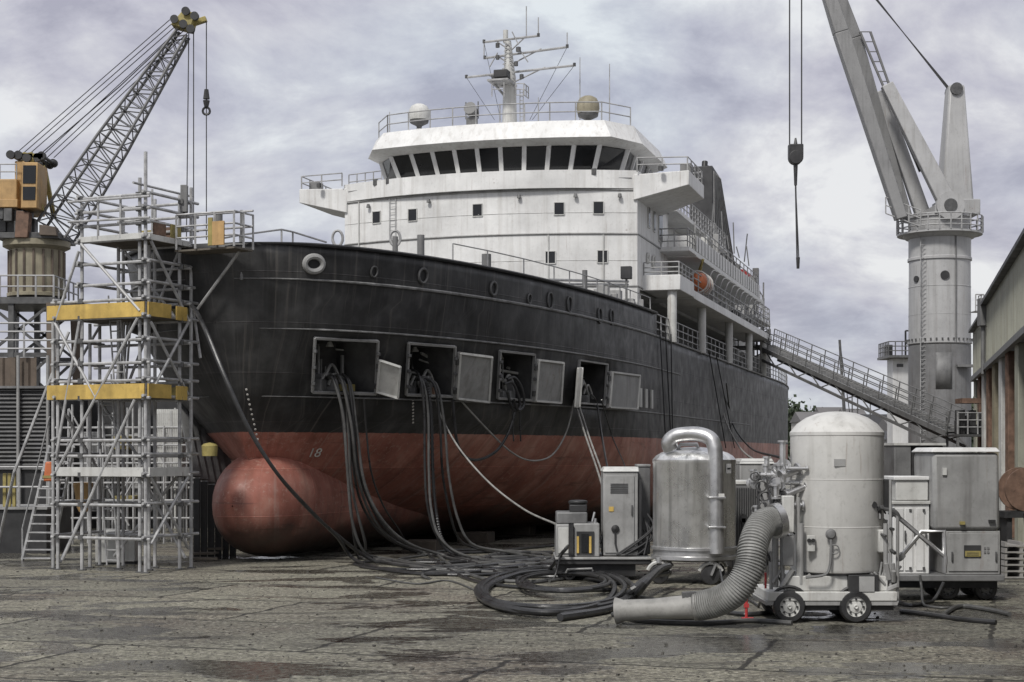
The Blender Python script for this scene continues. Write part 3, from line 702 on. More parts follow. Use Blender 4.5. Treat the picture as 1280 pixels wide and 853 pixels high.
rd = MB(); a, b = sp(619, 102, MU-.8), sp(636, 88, MU-.8); rd.box(a.x, b.x, MU-1.1, MU-.5, a.z+.12, b.z); rd.build('radar_scanner', m_dark, mo, world=False, bev=.03)
pf = MB(); a, b = sp(614, 104, MU-.6), sp(640, 102, MU-.6); pf.box(a.x, b.x, MU-1.3, MU+.3, a.z-.05, a.z+.03)
pf.beam(sp(617, 104, MU-.6), sp(634, 124, MU), .09); railing(pf, [sp(615, 121, MU-1.2), sp(630, 121, MU-1.2)], .7, (1, .5), .025, .4); pf.build('radar_platform', m_rail, mo, world=False)
cg = MB(); a = sp(655, 119, MU-.3); b = sp(645, 119, MU-.3); railing(cg, [b, a, a + Vector((0, .8, 0))], .55, (1, .5, 0), .025, .4); cg.build('lookout_cage', m_rail, mo, world=False)
ld = MB(); 
for k in range(9): ld.cyl(sp(650, 156-k*5, MU), sp(654, 156-k*5, MU), .02, n=4)
for x_ in (650, 654): ld.cyl(sp(x_, 158, MU), sp(x_, 112, MU), .025, n=4)
ld.build('mast_ladder', m_rail, mo, world=False)
def dome(px, ytop, ybot, r_, u, mat, stand):
    a = sp(px, ybot, u); t_ = sp(px, ytop, u); h_ = t_.z - a.z
    o = MB().lathe((a.x, a.y, a.z), [(.001, 0), (r_*.9, .02), (r_, h_*.3), (r_*.96, h_*.6), (r_*.75, h_*.85), (r_*.4, h_*.97), (.001, h_)], 22).build('satellite_dome', mat, ship, world=False)
    MB().lathe((a.x, a.y, a.z-.42), [(.1, 0), (.14, .15), (r_*.85, .3), (r_*.9, .42)], 14).add([], []).build('dome_stand', m_darksteel, o, world=False)
    pz = MB().cyl((a.x, a.y, min(stand, a.z-.5)), (a.x, a.y, a.z-.4), .16, n=10); pz.build('pedestal', m_offwhite, o, world=False)
dome(524, 130, 151, .52, 28.3, m_offwhite, RZ-.05); dome(735, 120, 143, .54, 27.6, m_tan, RZ-.05)
for x_, y0, y1, u in ((762, 155, 80, 29), (725, 150, 72, 29.5), (673, 160, 122, 26.5), (487, 168, 140, 27)):
    MB().cyl(sp(x_, y0, u), sp(x_, y1, u), .035, .02, 5).build('whip_aerial', m_rail, ship, world=False)
sl = MB(); a = sp(590, 157, 26.4); sl.box(a.x-.22, a.x+.22, a.y-.2, a.y+.2, RZ-.02, RZ+.75); sl.cyl(a + Vector((0, .3, .6)), a + Vector((0, -.35, .75)), .26, .3, 12); sl.beam(a + Vector((-.3, 0, .3)), a + Vector((-.3, 0, 1.1)), .05); sl.beam(a + Vector((.3, 0, .3)), a + Vector((.3, 0, 1.1)), .05); sl.build('searchlight', m_midgrey, ship, world=False)
lk = MB(); a = sp(631, 160, 26.6); lk.box(a.x-.2, a.x+.2, a.y, a.y+.3, RZ-.02, RZ+.5); lk.build('roof_locker', m_dark, ship, world=False, bev=.02)
# mast clutter
mb = MB()
for k in range(10):
    y_ = 108 - k*5.5; w_ = 9 - k*.55; mb.cyl(sp(635-w_, y_, MU-.2), sp(635+w_, y_-5.5, MU-.2), .022, n=4); mb.cyl(sp(635+w_, y_, MU-.2), sp(635-w_, y_-5.5, MU-.2), .022, n=4)
mb.build('mast_lacing', m_rail, mo, world=False)
for x_, y_, r_ in ((622, 57, .1), (648, 62, .12), (645, 80, .1), (618, 98, .14), (652, 96, .1), (622, 72, .09)):
    c_ = sp(x_, y_, MU-.3); MB().lathe(c_, [(.001, -.12), (r_, -.1), (r_, .1), (.001, .14)], 10).build('mast_lamp', m_darksteel, mo, world=False)
for x_, y_, x2, y2 in ((648, 60, 660, 78), (622, 66, 612, 84), (650, 100, 668, 90), (640, 40, 648, 56)):
    MB().tube([sp(x_, y_, MU-.2), sp(x2, y2, MU-.2)], .03, 5).build('mast_strut', m_rail, mo, world=False)
for x_, y_ in ((583, 97), (718, 82), (709, 59), (605, 53)):
    MB().tube([sp(x_, y_, MU-.1), sp(637 + (x_-637)*.35, 150, MU-.1)], .012, 4).build('flag_halyard', m_rope, mo, world=False)
# front wall fittings
def on_front(v, z, off=.05):
    u = arc(v, 26, 1.35, HV); n_ = Vector((2*1.35*v/HV**2, -1, 0)).normalized(); return Vector((v, u, z)) + n_*off
for v in (-5.6, -2.4, 1.9, 4.4, 6.3):
    c_ = on_front(v, 14.95, .12); MB().lathe(c_, [(.001, -.1), (.1, -.08), (.07, .08), (.001, .1)], 10).build('wall_lamp', m_midgrey, ship, world=False)
mb = MB()
for o in (-.16, .16): mb.tube([on_front(-4.3+o, 13.3, .08), on_front(-4.3+o, 15.2, .08)], .02, 4)
for k in range(7): mb.tube([on_front(-4.46, 13.45 + k*.27, .08), on_front(-4.14, 13.45 + k*.27, .08)], .015, 4)
mb.build('wall_ladder', m_rail, ship, world=False)
for v, z0_, z1_ in ((-6.2, 8.6, 15.2), (3.2, 10.9, 13.2), (5.6, 8.6, 13.2)): MB().tube([on_front(v, z0_, .05), on_front(v, z1_, .05)], .03, 5).build('wall_pipe', m_offwhite, ship, world=False)
MB().tube([on_front(-6.8 + k*.68, 15.75, .08) for k in range(21)], .02, 4).build('wall_handrail', m_rail, ship, world=False)
for v in (-5.2, -4.5, 5.2):
    c_ = on_front(v, 15.9, .1); mb = MB(); mb.box(c_.x-.1, c_.x+.1, c_.y-.1, c_.y+.1, 15.87, 16.15); mb.build('wing_fitting', m_darksteel, ship, world=False, bev=.01)
railing(MB(), [on_front(-6.9, 15.87, -.1), on_front(-5.0, 15.87, -.1)], .7, (1, .5), .025, .5).build('front_railing', m_rail, ship, world=False)
for z in (9.8, 12.05, 14.2):
    MB().tube([on_front(-HV + 2*HV*k/20, z, .004) for k in range(21)], .012, 4).build('weld_seam', m_offwhite, ship, world=False)
for v in (): MB().tube([on_front(v, 8.6, .004), on_front(v, 15.2, .004)], .012, 4).build('weld_seam', m_offwhite, ship, world=False)
# side: boat deck, upper deck, pillars, funnel
BV = 8.8
bd = MB(); bd.box(6.9, BV, 27.2, 31, 10.8, 11.5); B('boat_deck', m_white, 6.9, BV, 31.0, 62, 10.75, 11.15)
bd.build('balcony', m_white, ship, world=False, bev=.03)
railing(MB(), [(7.1, 27.3, 11.5), (BV-.08, 27.3, 11.5), (BV-.08, 31, 11.5)], .6, (1, .6, .25), .03, .9).build('balcony_railing', m_rail, ship, world=False)
railing(MB(), [(BV-.08, 31.2, 11.15), (BV-.08, 61.5, 11.15)], .95, (1, .66, .33), .03, 1.5).build('boat_deck_railing', m_rail, ship, world=False)
for u in (27.6, 36.0, 45.5, 54, 61):
    MB().cyl((BV-.45, u, 8.45), (BV-.45, u, 10.8), .22, .22, 14).build('deck_pillar', m_offwhite, ship, world=False)
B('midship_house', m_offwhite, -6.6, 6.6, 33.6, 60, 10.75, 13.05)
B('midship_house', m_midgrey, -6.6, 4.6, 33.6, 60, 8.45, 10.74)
ud = MB(); ud.box(-7, 8.5, 33.4, 60, 13.05, 13.3); ud.box(8.3, 8.5, 33.4, 58, 13.3, 14.1); ud.box(7.1, 8.5, 33.4, 33.55, 13.3, 14.1); ud.build('upper_side_deck', m_white, ship, world=False, bev=.03)
B('upper_house', m_white, -6.3, 6.3, 33.4, 56, 13.3, 15.25)
mb = MB()
for k in range(24): mb.box(8.505, 8.53, 34 + k, 34.06 + k, 13.32, 14.08)
mb.each('bulwark_stiffener', m_grey, ship, world=False, smooth=False)
railing(MB(), [(8.4, 33.6, 14.1), (8.4, 57.8, 14.1)], .6, (1, .5), .03, 1.6).build('upper_deck_railing', m_rail, ship, world=False)
ud2 = MB(); ud2.box(-6.6, 7.6, 33, 50, 15.25, 15.45); ud2.build('bridge_side_deck', m_white, ship, world=False, bev=.02)
railing(MB(), [(7.5, 33, 15.45), (7.5, 49.8, 15.45)], .9, (1, .66, .33), .03, .9).build('bridge_deck_railing', m_rail, ship, world=False)
for u in range(34, 58, 3):
    o = MB().box(6.29, 6.34, u, u+.55, 13.9, 14.9).build('house_window', m_offwhite, ship, world=False, smooth=False)
for u in (36, 39.5, 43, 47, 51, 55):
    dr = MB().box(6.595, 6.64, u, u+.8, 11.2, 12.7).build('house_door', m_grey, ship, world=False, bev=.01)
    MB().box(6.64, 6.655, u+.2, u+.6, 12.1, 12.5).build('door_window', m_glass, dr, world=False, smooth=False)
sw = MB()                                 # side windows and door of the front block
for u, z, w_, h_ in ((28.4, 13.9, .35, 1.0), (29.7, 13.9, .35, 1.0), (31.0, 13.6, .9, 1.5)):
    fo = MB().box(HV-.01, HV+.05, u-.06, u+w_+.06, z-.06, z+h_+.06).build('side_window', m_offwhite, ship, world=False, bev=.01)
    MB().box(HV+.05, HV+.058, u, u+w_, z, z+h_).build('pane', m_glass, fo, world=False, smooth=False)
for u, r_ in ((28.2, .22), (29.6, .28)):
    o = MB().torus((HV+.06, u, 12.4), r_, .06, (1, 0, 0), 18, 6).build('lifebuoy', m_offwhite, ship, world=False)
# rack at the side under the wing
railing(MB(), [(HV+.05, 31.5, 13.3), (8.4, 31.5, 13.3), (8.4, 33.5, 13.3)], .9, (1, .66, .33), .03, .6).build('side_landing_railing', m_rail, ship, world=False)
B('side_landing', m_white, HV-.05, 8.5, 31.4, 33.5, 13.1, 13.3)
fn = MB(); a0, a1 = (5.3, 6.75); 
fn.add([(a0, 50, 14.9), (a1, 50, 14.9), (a1, 60, 14.9), (a0, 60, 14.9), (a0+.05, 50.1, 20.5), (a1-.05, 50.1, 20.5), (a1-.05, 53.2, 20.3), (a0+.05, 53.2, 20.3)], [(3, 2, 1, 0), (4, 5, 6, 7), (0, 1, 5, 4), (1, 2, 6, 5), (2, 3, 7, 6), (3, 0, 4, 7)])
fo = fn.build('funnel', m_dark, ship, world=False, bev=.05)
fs = MB()
for k in range(9):
    f_ = k/8; fs.beam((a1+.01, 50.3 + 9.2*f_, 15.0), (a1-.03, 50.3 + 2.7*f_, 20.2), .1, .06, up=(0, 1, 0))
fs.each('funnel_rib', m_grey, fo, world=False)
ex = MB()
for k in range(3): ex.cyl((6.1, 50.8 + k*.9, 20.3), (6.1, 51.0 + k*.9, 20.9 - k*.15), .18, n=10)
ex.each('exhaust_pipe', m_black, fo, world=False)
# after deck gear and aft house
B('after_house', m_offwhite, -6, 6.4, 60, 72, 8.45, 12.2); B('after_house', m_white, -6.5, 8.0, 60, 68, 12.2, 12.45)
railing(MB(), [(7.9, 60, 12.45), (7.9, 68, 12.45), (-6, 68, 12.45)], 1.0, (1, .66, .33), .035, 1.2).build('after_deck_railing', m_rail, ship, world=False)
railing(MB(), [(7.3, 62, 14.3), (7.3, 70, 13.4)], 1.0, (1, .5), .035, 1.2).build('after_deck_railing', m_rail, ship, world=False)
rr = random.Random(11); mb = MB()
for k in range(26):
    u = rr.uniform(60, 74); x = rr.uniform(5.5, 7.6); z = rr.choice([8.45, 12.45, 12.45]) if u < 68 else 8.45; s_ = rr.uniform(.15, .5)
    mb.box(x-s_, x+s_, u-s_, u+s_, z, z + rr.uniform(.5, 2.2))
mb.each('deck_gear', m_grey, ship, world=False, bev=.03)
for k in range(18):                       # fittings along the boat deck and upper deck edge
    u = rr.uniform(36, 60); z = rr.choice([11.15, 11.15, 13.3, 14.1]); x = 8.2 if z > 13 else rr.uniform(7.0, 8.4); s_ = rr.uniform(.1, .3)
    MB().box(x-s_, x+s_, u-s_, u+s_, z, z + rr.uniform(.4, 1.3)).build('deck_locker', rr.choice([m_midgrey, m_offwhite, m_dark, m_grey]), ship, world=False, bev=.02)
for k in range(12):
    u = 37 + k*1.9; MB().tube(cr([(8.2, u, 11.15), (8.6, u, 12.4), (8.75, u+.2, 12.75), (8.9, u+.4, 12.7)], 4), .04, 5).build('small_davit', m_rail, ship, world=False)
for k in range(8):
    u = 42 + k*2.2; MB().cyl((7.9, u, 15.3), (7.9 + rr.uniform(-.2, .2), u, 15.3 + rr.uniform(.6, 2.0)), .04, n=5).build('deck_post', m_midgrey, ship, world=False)
railing(MB(), [(6.5, 50, 15.45), (6.5, 58, 15.25)], .9, (1, .66, .33), .03, 1.0).build('bridge_deck_railing', m_rail, ship, world=False)
mb = MB()
for k in range(14):
    u = rr.uniform(58, 74); x = rr.uniform(5.5, 7.8); mb.cyl((x, u, 8.45), (x + rr.uniform(-.4, .4), u, rr.uniform(12, 15.2)), .06, n=5)
mb.each('deck_post', m_midgrey, ship, world=False)
# main deck railing aft of the bulwark, plus handrail stanchions above it
pts = [(hb(u, 8.5)-.08, u, 8.5) for u in (24.4, 27, 30, 34, 40, 47, 55, 63, 71, 78, 85)]
railing(MB(), pts, 1.0, (1, .66, .33), .03, 1.5).build('main_deck_railing', m_rail, ship, world=False)
pts = [(hb(u, 9.5)-.1, u, 9.48) for u in (4, 6, 8.5, 11, 14, 17, 20, 23.5)]
railing(MB(), pts, .62, (1,), .022, 1.9).build('forecastle_railing', m_rail, ship, world=False)
pts = [sp(x_, y_, u) for x_, y_, u in ((262, 301, -2.6), (300, 294, -1.6), (352, 287, -.2), (366, 290, .4), (408, 303, 1.6))]
mb = MB(); mb.tube(pts, .03, 5)
for p in pts[1:4]: mb.cyl((p.x, p.y, 9.3), p, .03, n=5)
mb.build('bow_handrail', m_rail, ship, world=False)
for x_, y0, y1, u, r_ in ((302, 305, 263, -2.0, .05), (273, 302, 268, -1.5, .13), (526, 320, 294, 4.2, .12), (494, 312, 296, 3.2, .09), (608, 336, 318, 6.5, .16), (731, 366, 338, 14.5, .1), (783, 372, 335, 20, .05)):
    a = sp(x_, y1, u); MB().cyl((a.x, a.y, 8.45), a, r_, n=10).build('deck_vent', m_midgrey, ship, world=False)
a = sp(783, 340, 20); MB().box(a.x-.22, a.x+.22, a.y-.15, a.y+.15, a.z-.3, a.z+.22).build('floodlight', m_dark, ship, world=False, bev=.02)
for x_, y_, u in ((422, 300, 1.9), (494, 300, 3.2)):
    a = sp(x_, y_-2, u); MB().torus(a, .16, .045, (ST, -CT, 0), 16, 6, 1.5).build('mooring_eye', m_rail, ship, world=False)
rr = random.Random(5); mb = MB()
for k in range(22):
    u = rr.uniform(17, 27); x = hb(u, 8.5) - rr.uniform(.3, 1.2); s_ = rr.uniform(.08, .25); mb.box(x-s_, x+s_, u-s_, u+s_, 8.43, 9.2 + rr.uniform(.2, .9))
mb.each('mooring_gear', m_grey, ship, world=False, bev=.02)
pl = MB(); pl.tube([sp(688, 350, 16), sp(785, 352, 23)], .06, 6); pl.tube([sp(690, 355, 16), sp(785, 356, 23)], .05, 6); pl.each('deck_pipe', m_rail, ship, world=False)
for u in (29, 32, 38, 41, 48, 51, 57):      # gear stowed under the overhang
    s_ = rr.uniform(.2, .45); MB().box(5.2-s_, 5.2+s_+.6, u-s_, u+s_, 8.43, 8.43 + rr.uniform(.8, 1.9)).build('stowed_gear', rr.choice([m_midgrey, m_grey, m_dark]), ship, world=False, bev=.03)
MB().box(4.6, 4.66, 30, 30.9, 8.5, 10.3).build('house_door', m_grey, ship, world=False, bev=.01)
# orange rescue boat and red raft on the boat deck
rb = thing('rescue_boat', 'small orange rescue boat slung at the front of the ship side deck', 'boat', s2w(8.5, 34.5, 11.3), -TH)
mb = MB(); mb.lathe((0, -1.2, .55), [(.001, 0), (.3, .2), (.48, .7), (.52, 1.4), (.46, 2.1), (.2, 2.5), (.001, 2.55)], 16, (0, 1, 0)); mb.build('boat_hull', m_orange, rb, world=False)
mb = MB()
for k in range(4): mb.torus((0, -.7 + k*.5, .55), .53, .04, (0, 1, 0), 18, 5)
mb.build('grab_line', m_offwhite, rb, world=False)
dv = MB(); dv.tube(cr([(-.3, 1.5, -.1), (-.3, 1.5, 1.2), (0, .9, 1.75), (.1, .2, 1.7)], 5), .07, 6); dv.tube([(.1, .2, 1.7), (.0, .2, 1.05)], .03, 5); dv.build('davit', m_dullyel, ship, world=False)
dv_ = bpy.data.objects['davit']; dv_.location = (8.5, 34.5, 11.3)
rf_ = thing('life_raft', 'faded red life raft canister high on the ship near the stern', 'life raft', s2w(7.4, 58.5, 14.2), -TH)
MB().lathe((0, -1, .5), [(.001, 0), (.42, .05), (.45, .6), (.42, 1.15), (.45, 1.7), (.42, 2.2), (.001, 2.25)], 16, (0, 1, 0)).build('canister', m_red, rf_, world=False)
MB().box(-.4, .4, -.8, -.6, -.2, .2).box(-.4, .4, .6, .8, -.2, .2).build('cradle', m_grey, rf_, world=False)
# blocks under the keel
for i, (x, u) in enumerate([(x, u) for u in (7, 13, 19, 26, 34, 44, 56, 68) for x in (-3.5, 0, 3.5)]):
    o = MB().box(-.6, .6, -.5, .5, 0, .41).build('keel_block', m_wood if i == 0 else m_wood, None, world=False, bev=.02)
    o.matrix_world = Matrix.Translation(s2w(x, u, 0)) @ Matrix.Rotation(-TH, 4, 'Z')
    tag(o, 'timber keel block in the shade under the flat bottom of the ship', 'keel block', 'keel blocks under the ship')
# ------------------------------------------------------------------ gangway and its landing
gA = s2w(8.3, 62, 10.5); gB = P(1196, 541, 84)
gw = thing('gangway', 'long truss gangway with handrails sloping from the ship side to the quay', 'gangway', gB)
d = (gA-gB); dl = d.length; dn = d.normalized(); side = dn.cross(Vector((0, 0, 1))).normalized(); upv = side.cross(dn)
if upv.z < 0: upv = -upv
def gp(t, s, u): return gB + d*t + side*s + upv*u
MB().hexa([gp(0, -.6, -.06), gp(0, .6, -.06), gp(1, .6, -.06), gp(1, -.6, -.06)], [gp(0, -.6, .06), gp(0, .6, .06), gp(1, .6, .06), gp(1, -.6, .06)]).build('walkway', m_darksteel, gw)
for s in (-.62, .62):
    mb = MB(); mb.beam(gp(0, s, -.05), gp(1, s, -.05), .1, .28); mb.beam(gp(0, s, -.75), gp(.96, s, -.75), .1, .16)
    for k in range(15):
        t0 = k/15; t1 = (k+1)/15
        mb.beam(gp(t0, s, -.75 if k % 2 else -.1), gp(t1, s, -.1 if k % 2 else -.75), .06)
    mb.build('side_truss', m_midgrey, gw)
    mb = MB()
    for u in (.45, .8, 1.15): mb.tube([gp(0, s, u), gp(1, s, u)], .032, 5)
    mb.each('handrail', m_midgrey, gw)
    for k in range(14): MB().cyl(gp(k/13, s, 0), gp(k/13, s, 1.15), .035, n=5).build('stanchion', m_midgrey, gw)
mb = MB()
for k in range(60): mb.beam(gp(k/60, -.55, .08), gp(k/60, .55, .08), .05)
mb.build('tread_cleats', m_grey, gw)
mb = MB(); a = gp(1, 0, 0)
c_ = [gp(1, -.9, -.1) , gp(1, .9, -.1)]
q = gA + Vector((-1.2, 1.2, 0)); mb.box(q.x-1.6, q.x+1.6, q.y-1.2, q.y+1.2, q.z-.15, q.z)
railing(mb, [q + Vector((-1.6, -1.2, 0)), q + Vector((1.6, -1.2, 0)), q + Vector((1.6, 1.2, 0))], 1.1, (1, .66, .33), .035, .5)
mb.build('head_platform', m_midgrey, gw)
nt_ = MB(); q0 = gp(.97, .62, 0); 
for k in range(10): nt_.tube([gp(.86 + k*.014, .66, 0), gp(.86 + k*.014, .66, 1.1)], .015, 4)
nt_.build('safety_net', m_rope, gw)
lt = thing('landing_tower', 'steel landing tower with stairs at the foot of the gangway beside the shed', 'tower', P(1203, 600, 84).xy.to_3d())
bx, by = gB.x, gB.y
mb = MB()
for x in (bx-.4, bx+1.6):
    for y in (by-1.6, by+.4): mb.beam((x, y, 0), (x, y, gB.z+1.1), .12)
mb.each('tower_leg', m_midgrey, lt)
MB().box(bx-.5, bx+1.7, by-1.7, by+.5, gB.z-.22, gB.z-.1).build('landing', m_darksteel, lt)
mb = MB(); railing(mb, [Vector((bx-.4, by-1.65, gB.z-.1)), Vector((bx+1.65, by-1.65, gB.z-.1)), Vector((bx+1.65, by+.4, gB.z-.1))], 1.1, (1, .66, .33), .035, .5); mb.build('landing_railing', m_rail, lt)
mb = MB()
for x0, z0, x1, z1 in ((bx-.4, .3, bx+1.6, 2.2), (bx+1.6, .3, bx-.4, 2.2), (bx-.4, 2.3, bx+1.6, 4.2), (bx+1.6, 2.3, bx-.4, 4.2)): mb.beam((x0, by-1.6, z0), (x1, by-1.6, z1), .06)
mb.each('tower_brace', m_midgrey, lt)
rr = random.Random(2); mb = MB()
for k in range(12): x = bx + rr.uniform(-.3, 1.5); q = rr.uniform(.1, .25); z = gB.z-.1; mb.box(x-q, x+q, by-1.5+q, by-1.2+q, z, z + rr.uniform(.3, 1.6))
mb.each('junction_box', m_dark, lt, bev=.02)
MB().hexa([Vector((bx-.2, by-1.7, gB.z+1.5)), Vector((bx+.9, by-1.7, gB.z+1.5)), Vector((bx+.9, by-.4, gB.z+1.5)), Vector((bx-.2, by-.4, gB.z+1.5))], [Vector((bx-.2, by-1.7, gB.z+1.75)), Vector((bx+.9, by-1.7, gB.z+1.75)), Vector((bx+.9, by-.4, gB.z+1.75)), Vector((bx-.2, by-.4, gB.z+1.75))]).build('canopy', m_rust, lt)

# ------------------------------------------------------------------ big pedestal crane on the right
YC = 110.0; cxr = P(1174.5, HOR, YC).x; s = YC/F
def zc_(py, Y=YC): return H + (HOR-py)/F*Y
ped = thing('pedestal_crane', 'tall pale grey pedestal crane with a thick round column and raised boom', 'crane', (cxr, YC, 0))
r0 = 38*s
MB().lathe((cxr, YC, 0), [(r0*.99, zc_(431)-.05), (r0*1.0, zc_(431)), (r0*1.04, zc_(431)+.02), (r0*1.04, zc_(427)), (r0, zc_(427)+.02), (r0*.985, zc_(326))], 40).build('column', m_crane, ped)
MB().lathe((cxr, YC, 0), [(r0*1.03, zc_(327)), (r0*1.03, zc_(324)), (r0*1.0, zc_(323)), (r0*1.0, zc_(300)), (r0*1.1, zc_(299)), (r0*1.22, zc_(295)), (r0*1.22, zc_(293)), (r0*.9, zc_(292)), (r0*.98, zc_(272))], 40).build('slewing_ring', m_crane, ped)
mb = MB(); ring = [(cxr + 52*s*math.cos(R(a)), YC + 52*s*math.sin(R(a)), zc_(293)) for a in range(0, 361, 15)]
mb.lathe((cxr, YC, 0), [(r0*1.2, zc_(293)-.12), (52*s, zc_(293)-.12), (52*s, zc_(293)), (r0*1.2, zc_(293))], 30); mb.build('ring_platform', m_crane, ped)
railing(MB(), ring, 1.1, (1, .6, .3), .045, 1.4).build('platform_railing', m_rail, ped)
MB().lathe((cxr, YC, 0), [(r0*1.02, zc_(274)), (r0*1.02, zc_(270)), (r0*.3, zc_(269))], 36).build('turntable', m_crane, ped)
MB().lathe((cxr, YC, 0), [(r0*1.005, 0), (r0*1.005, zc_(432.5))], 40).build('column_base', M('base_grey', (.17, .17, .172), .5, var=.25, scale=.8, streak=.5, sc=(.07, .065, .06), rust=.5), ped)
MB().tube([(cxr + r0*1.03*math.cos(R(-75)), YC + r0*1.03*math.sin(R(-75)), z) for z in (zc_(430), zc_(300))], .05, 5).build('cable_conduit', m_midgrey, ped)
for py in (360, 395): MB().lathe((cxr, YC, zc_(py)), [(r0*.985, -.04), (r0*1.0, -.02), (r0*1.0, .02), (r0*.985, .04)], 40, cap=False).build('column_seam', m_crane, ped)
for k in range(36): a_ = R(k*10); MB().cyl((cxr + r0*1.06*math.cos(a_), YC + r0*1.06*math.sin(a_), zc_(427)-.02), (cxr + r0*1.06*math.cos(a_), YC + r0*1.06*math.sin(a_), zc_(427)+.12), .06, n=6).build('flange_bolt', m_darksteel, ped)
mb = MB()
for o in (-.2, .2): mb.cyl((cxr-r0*.72+o, YC-r0*.75, 0), (cxr-r0*.72+o, YC-r0*.75, zc_(300)), .04, n=5)
for k in range(60): z = .4 + k*.3; mb.cyl((cxr-r0*.72-.2, YC-r0*.75, z), (cxr-r0*.72+.2, YC-r0*.75, z), .025, n=4)
mb.build('column_ladder', m_rail, ped)
kx = P(1194, HOR, YC).x
mb = MB(); mb.add([(kx-1.2, YC-1, zc_(271)), (kx+1.1, YC-1, zc_(271)), (kx+1.1, YC+1, zc_(271)), (kx-1.2, YC+1, zc_(271)), (kx-.55, YC-.6, zc_(108)), (kx+.5, YC-.6, zc_(108)), (kx+.5, YC+.6, zc_(108)), (kx-.55, YC+.6, zc_(108))], [(3,2,1,0),(4,5,6,7),(0,1,5,4),(1,2,6,5),(2,3,7,6),(3,0,4,7)]); mb.build('king_post', m_crane, ped, bev=.15)
MB().box(kx-1.3, kx+1.4, YC-1.2, YC+1.2, zc_(271), zc_(252)).build('winch_house', m_crane, ped, bev=.08)
mb = MB(); 
for y in (-.7, .7): mb.lathe((kx-.1, YC+y, zc_(114)), [(.001, -.1), (.42, -.1), (.42, .1), (.001, .1)], 18, (0, 1, 0))
mb.each('head_sheave', m_darksteel, ped)
pivL, pivR, tip = P(1133, 276, YC), P(1170, 262, YC), P(998, -118, YC)
jn = P(1086, 130, YC)
def girder(a, b, wa, wb, da, db, name, mat):
    d_ = (b-a).normalized(); n_ = Vector((-d_.z, 0, d_.x)); Yv = Vector((0, 1, 0))
    def sec(p, w_, t_): return [p - n_*w_/2 - Yv*t_/2, p + n_*w_/2 - Yv*t_/2, p + n_*w_/2 + Yv*t_/2, p - n_*w_/2 + Yv*t_/2]
    return MB().hexa(sec(a, wa, da), sec(b, wb, db)).build(name, mat, ped, bev=.06)
Yn = Vector((0, -1.6, 0)); Yf = Vector((0, 1.6, 0))
m_boom = M('boom_paint', (.22, .22, .22), .45, var=.18, scale=.3, streak=.4, sc=(.08, .08, .08))
girder(P(1119, 278, YC)+Yn, P(1048, 45, YC)+Yn*.5, .75, 1.0, .9, .9, 'boom_beam', m_boom); girder(P(1048, 45, YC)+Yn*.5, tip + Yn*.2, 1.0, .6, .9, .5, 'boom_beam', m_boom)
girder(P(1141, 272, YC)+Yf, P(1071, 45, YC)+Yf*.5, .7, .9, .9, .9, 'boom_beam', m_boom); girder(P(1071, 45, YC)+Yf*.5, tip + Vector((.6, 0, 0)) + Yf*.2, .9, .6, .9, .5, 'boom_beam', m_boom)
mb = MB()
for k in range(16):
    t = .04 + k*.06; a = pivL.lerp(P(1057, 45, YC), t); ww = lerp(1.6, .8, t)
    b = pivL.lerp(P(1057, 45, YC), t+.06); o_ = Vector((.58, 0, 0)); mb.beam(a - o_ + Vector((0, -ww, 0)), a + o_ + Vector((0, ww, 0)), .2); mb.beam(a - o_ + Vector((0, -ww, 0)), b + o_ + Vector((0, ww, 0)), .12)
mb.build('boom_bracing', m_crane, ped)
girder(P(1177, 264, YC)+Vector((0, -1.9, 0)), P(1104, 110, YC)+Vector((0, -1, 0)), 1.25, .8, .6, .6, 'luffing_strut', m_crane)
girder(P(1160, 268, YC)+Vector((0, 1.2, 0)), P(1104, 110, YC)+Vector((0, 1, 0)), 1.0, .8, .6, .6, 'luffing_strut', m_crane)
mb = MB(); q = P(1177, 263, YC); mb.lathe(q + Vector((0, -2.35, 0)), [(.001, 0), (.45, 0), (.45, .5), (.001, .5)], 20, (0, 1, 0)); mb.build('pivot_pin', m_darksteel, ped)
mb = MB(); q = P(1177, 263, YC); mb.lathe(q + Vector((0, -2.3, 0)), [(.45, 0), (.95, 0), (.95, .4), (.45, .4)], 20, (0, 1, 0)); mb.hexa(*[[Vector((q.x+dx, YC+y, z)) for dx, y in ((-1.0, -2.05), (1.0, -2.05), (1.0, 2.0), (-1.0, 2.0))] for z in (zc_(272), zc_(262))]); mb.build('pivot_lug', m_crane, ped)
mb = MB(); q = P(1108, 271, YC); railing(mb, [q + Vector((-.4, -1.5, 0)), q + Vector((1.8, -2.2, -1.0))], 1.1, (1, .5, 0), .04, .8); mb.build('boom_foot_ladder', m_rail, ped)
mb = MB()
for k in range(7): mb.tube([P(1190 - k*.6, 114, YC), P(1082 + k*9.5, 20 - k*3, YC) + (P(1000, -118, YC)-P(1082 + k*9.5, 20-k*3, YC))*.9], .04, 4)
mb.each('luffing_rope', m_rope, ped)
mb = MB()
for x0, x1 in ((1075, 1150), (1088, 1150)): mb.beam(P(x0, 40, YC), P(x1, 215, YC), .14)
for k in range(14): mb.beam(P(1075 + k*5.3, 40 + k*12.4, YC), P(1088 + k*4.8, 40 + k*12.4, YC), .06)
mb.build('boom_ladder', m_midgrey, ped)
mb = MB()
for x in (987, 1002): mb.tube([P(x, -112, YC), P(x, 182, YC)], .05, 5)
mb.each('hoist_rope', m_rope, ped)
hk = thing('hook_block', 'dark crane hook block with a long chain sling hanging in the sky', 'hook block', P(994.5, 190, YC))
q = P(994.5, 190, YC); MB().box(q.x-.5, q.x+.5, q.y-.3, q.y+.3, q.z-.45, q.z+.5).lathe(q + Vector((0, -.32, -.4)), [(.001, 0), (.5, 0), (.5, .64), (.001, .64)], 18, (0, 1, 0)).build('block_cheek', m_dark, hk, bev=.06)
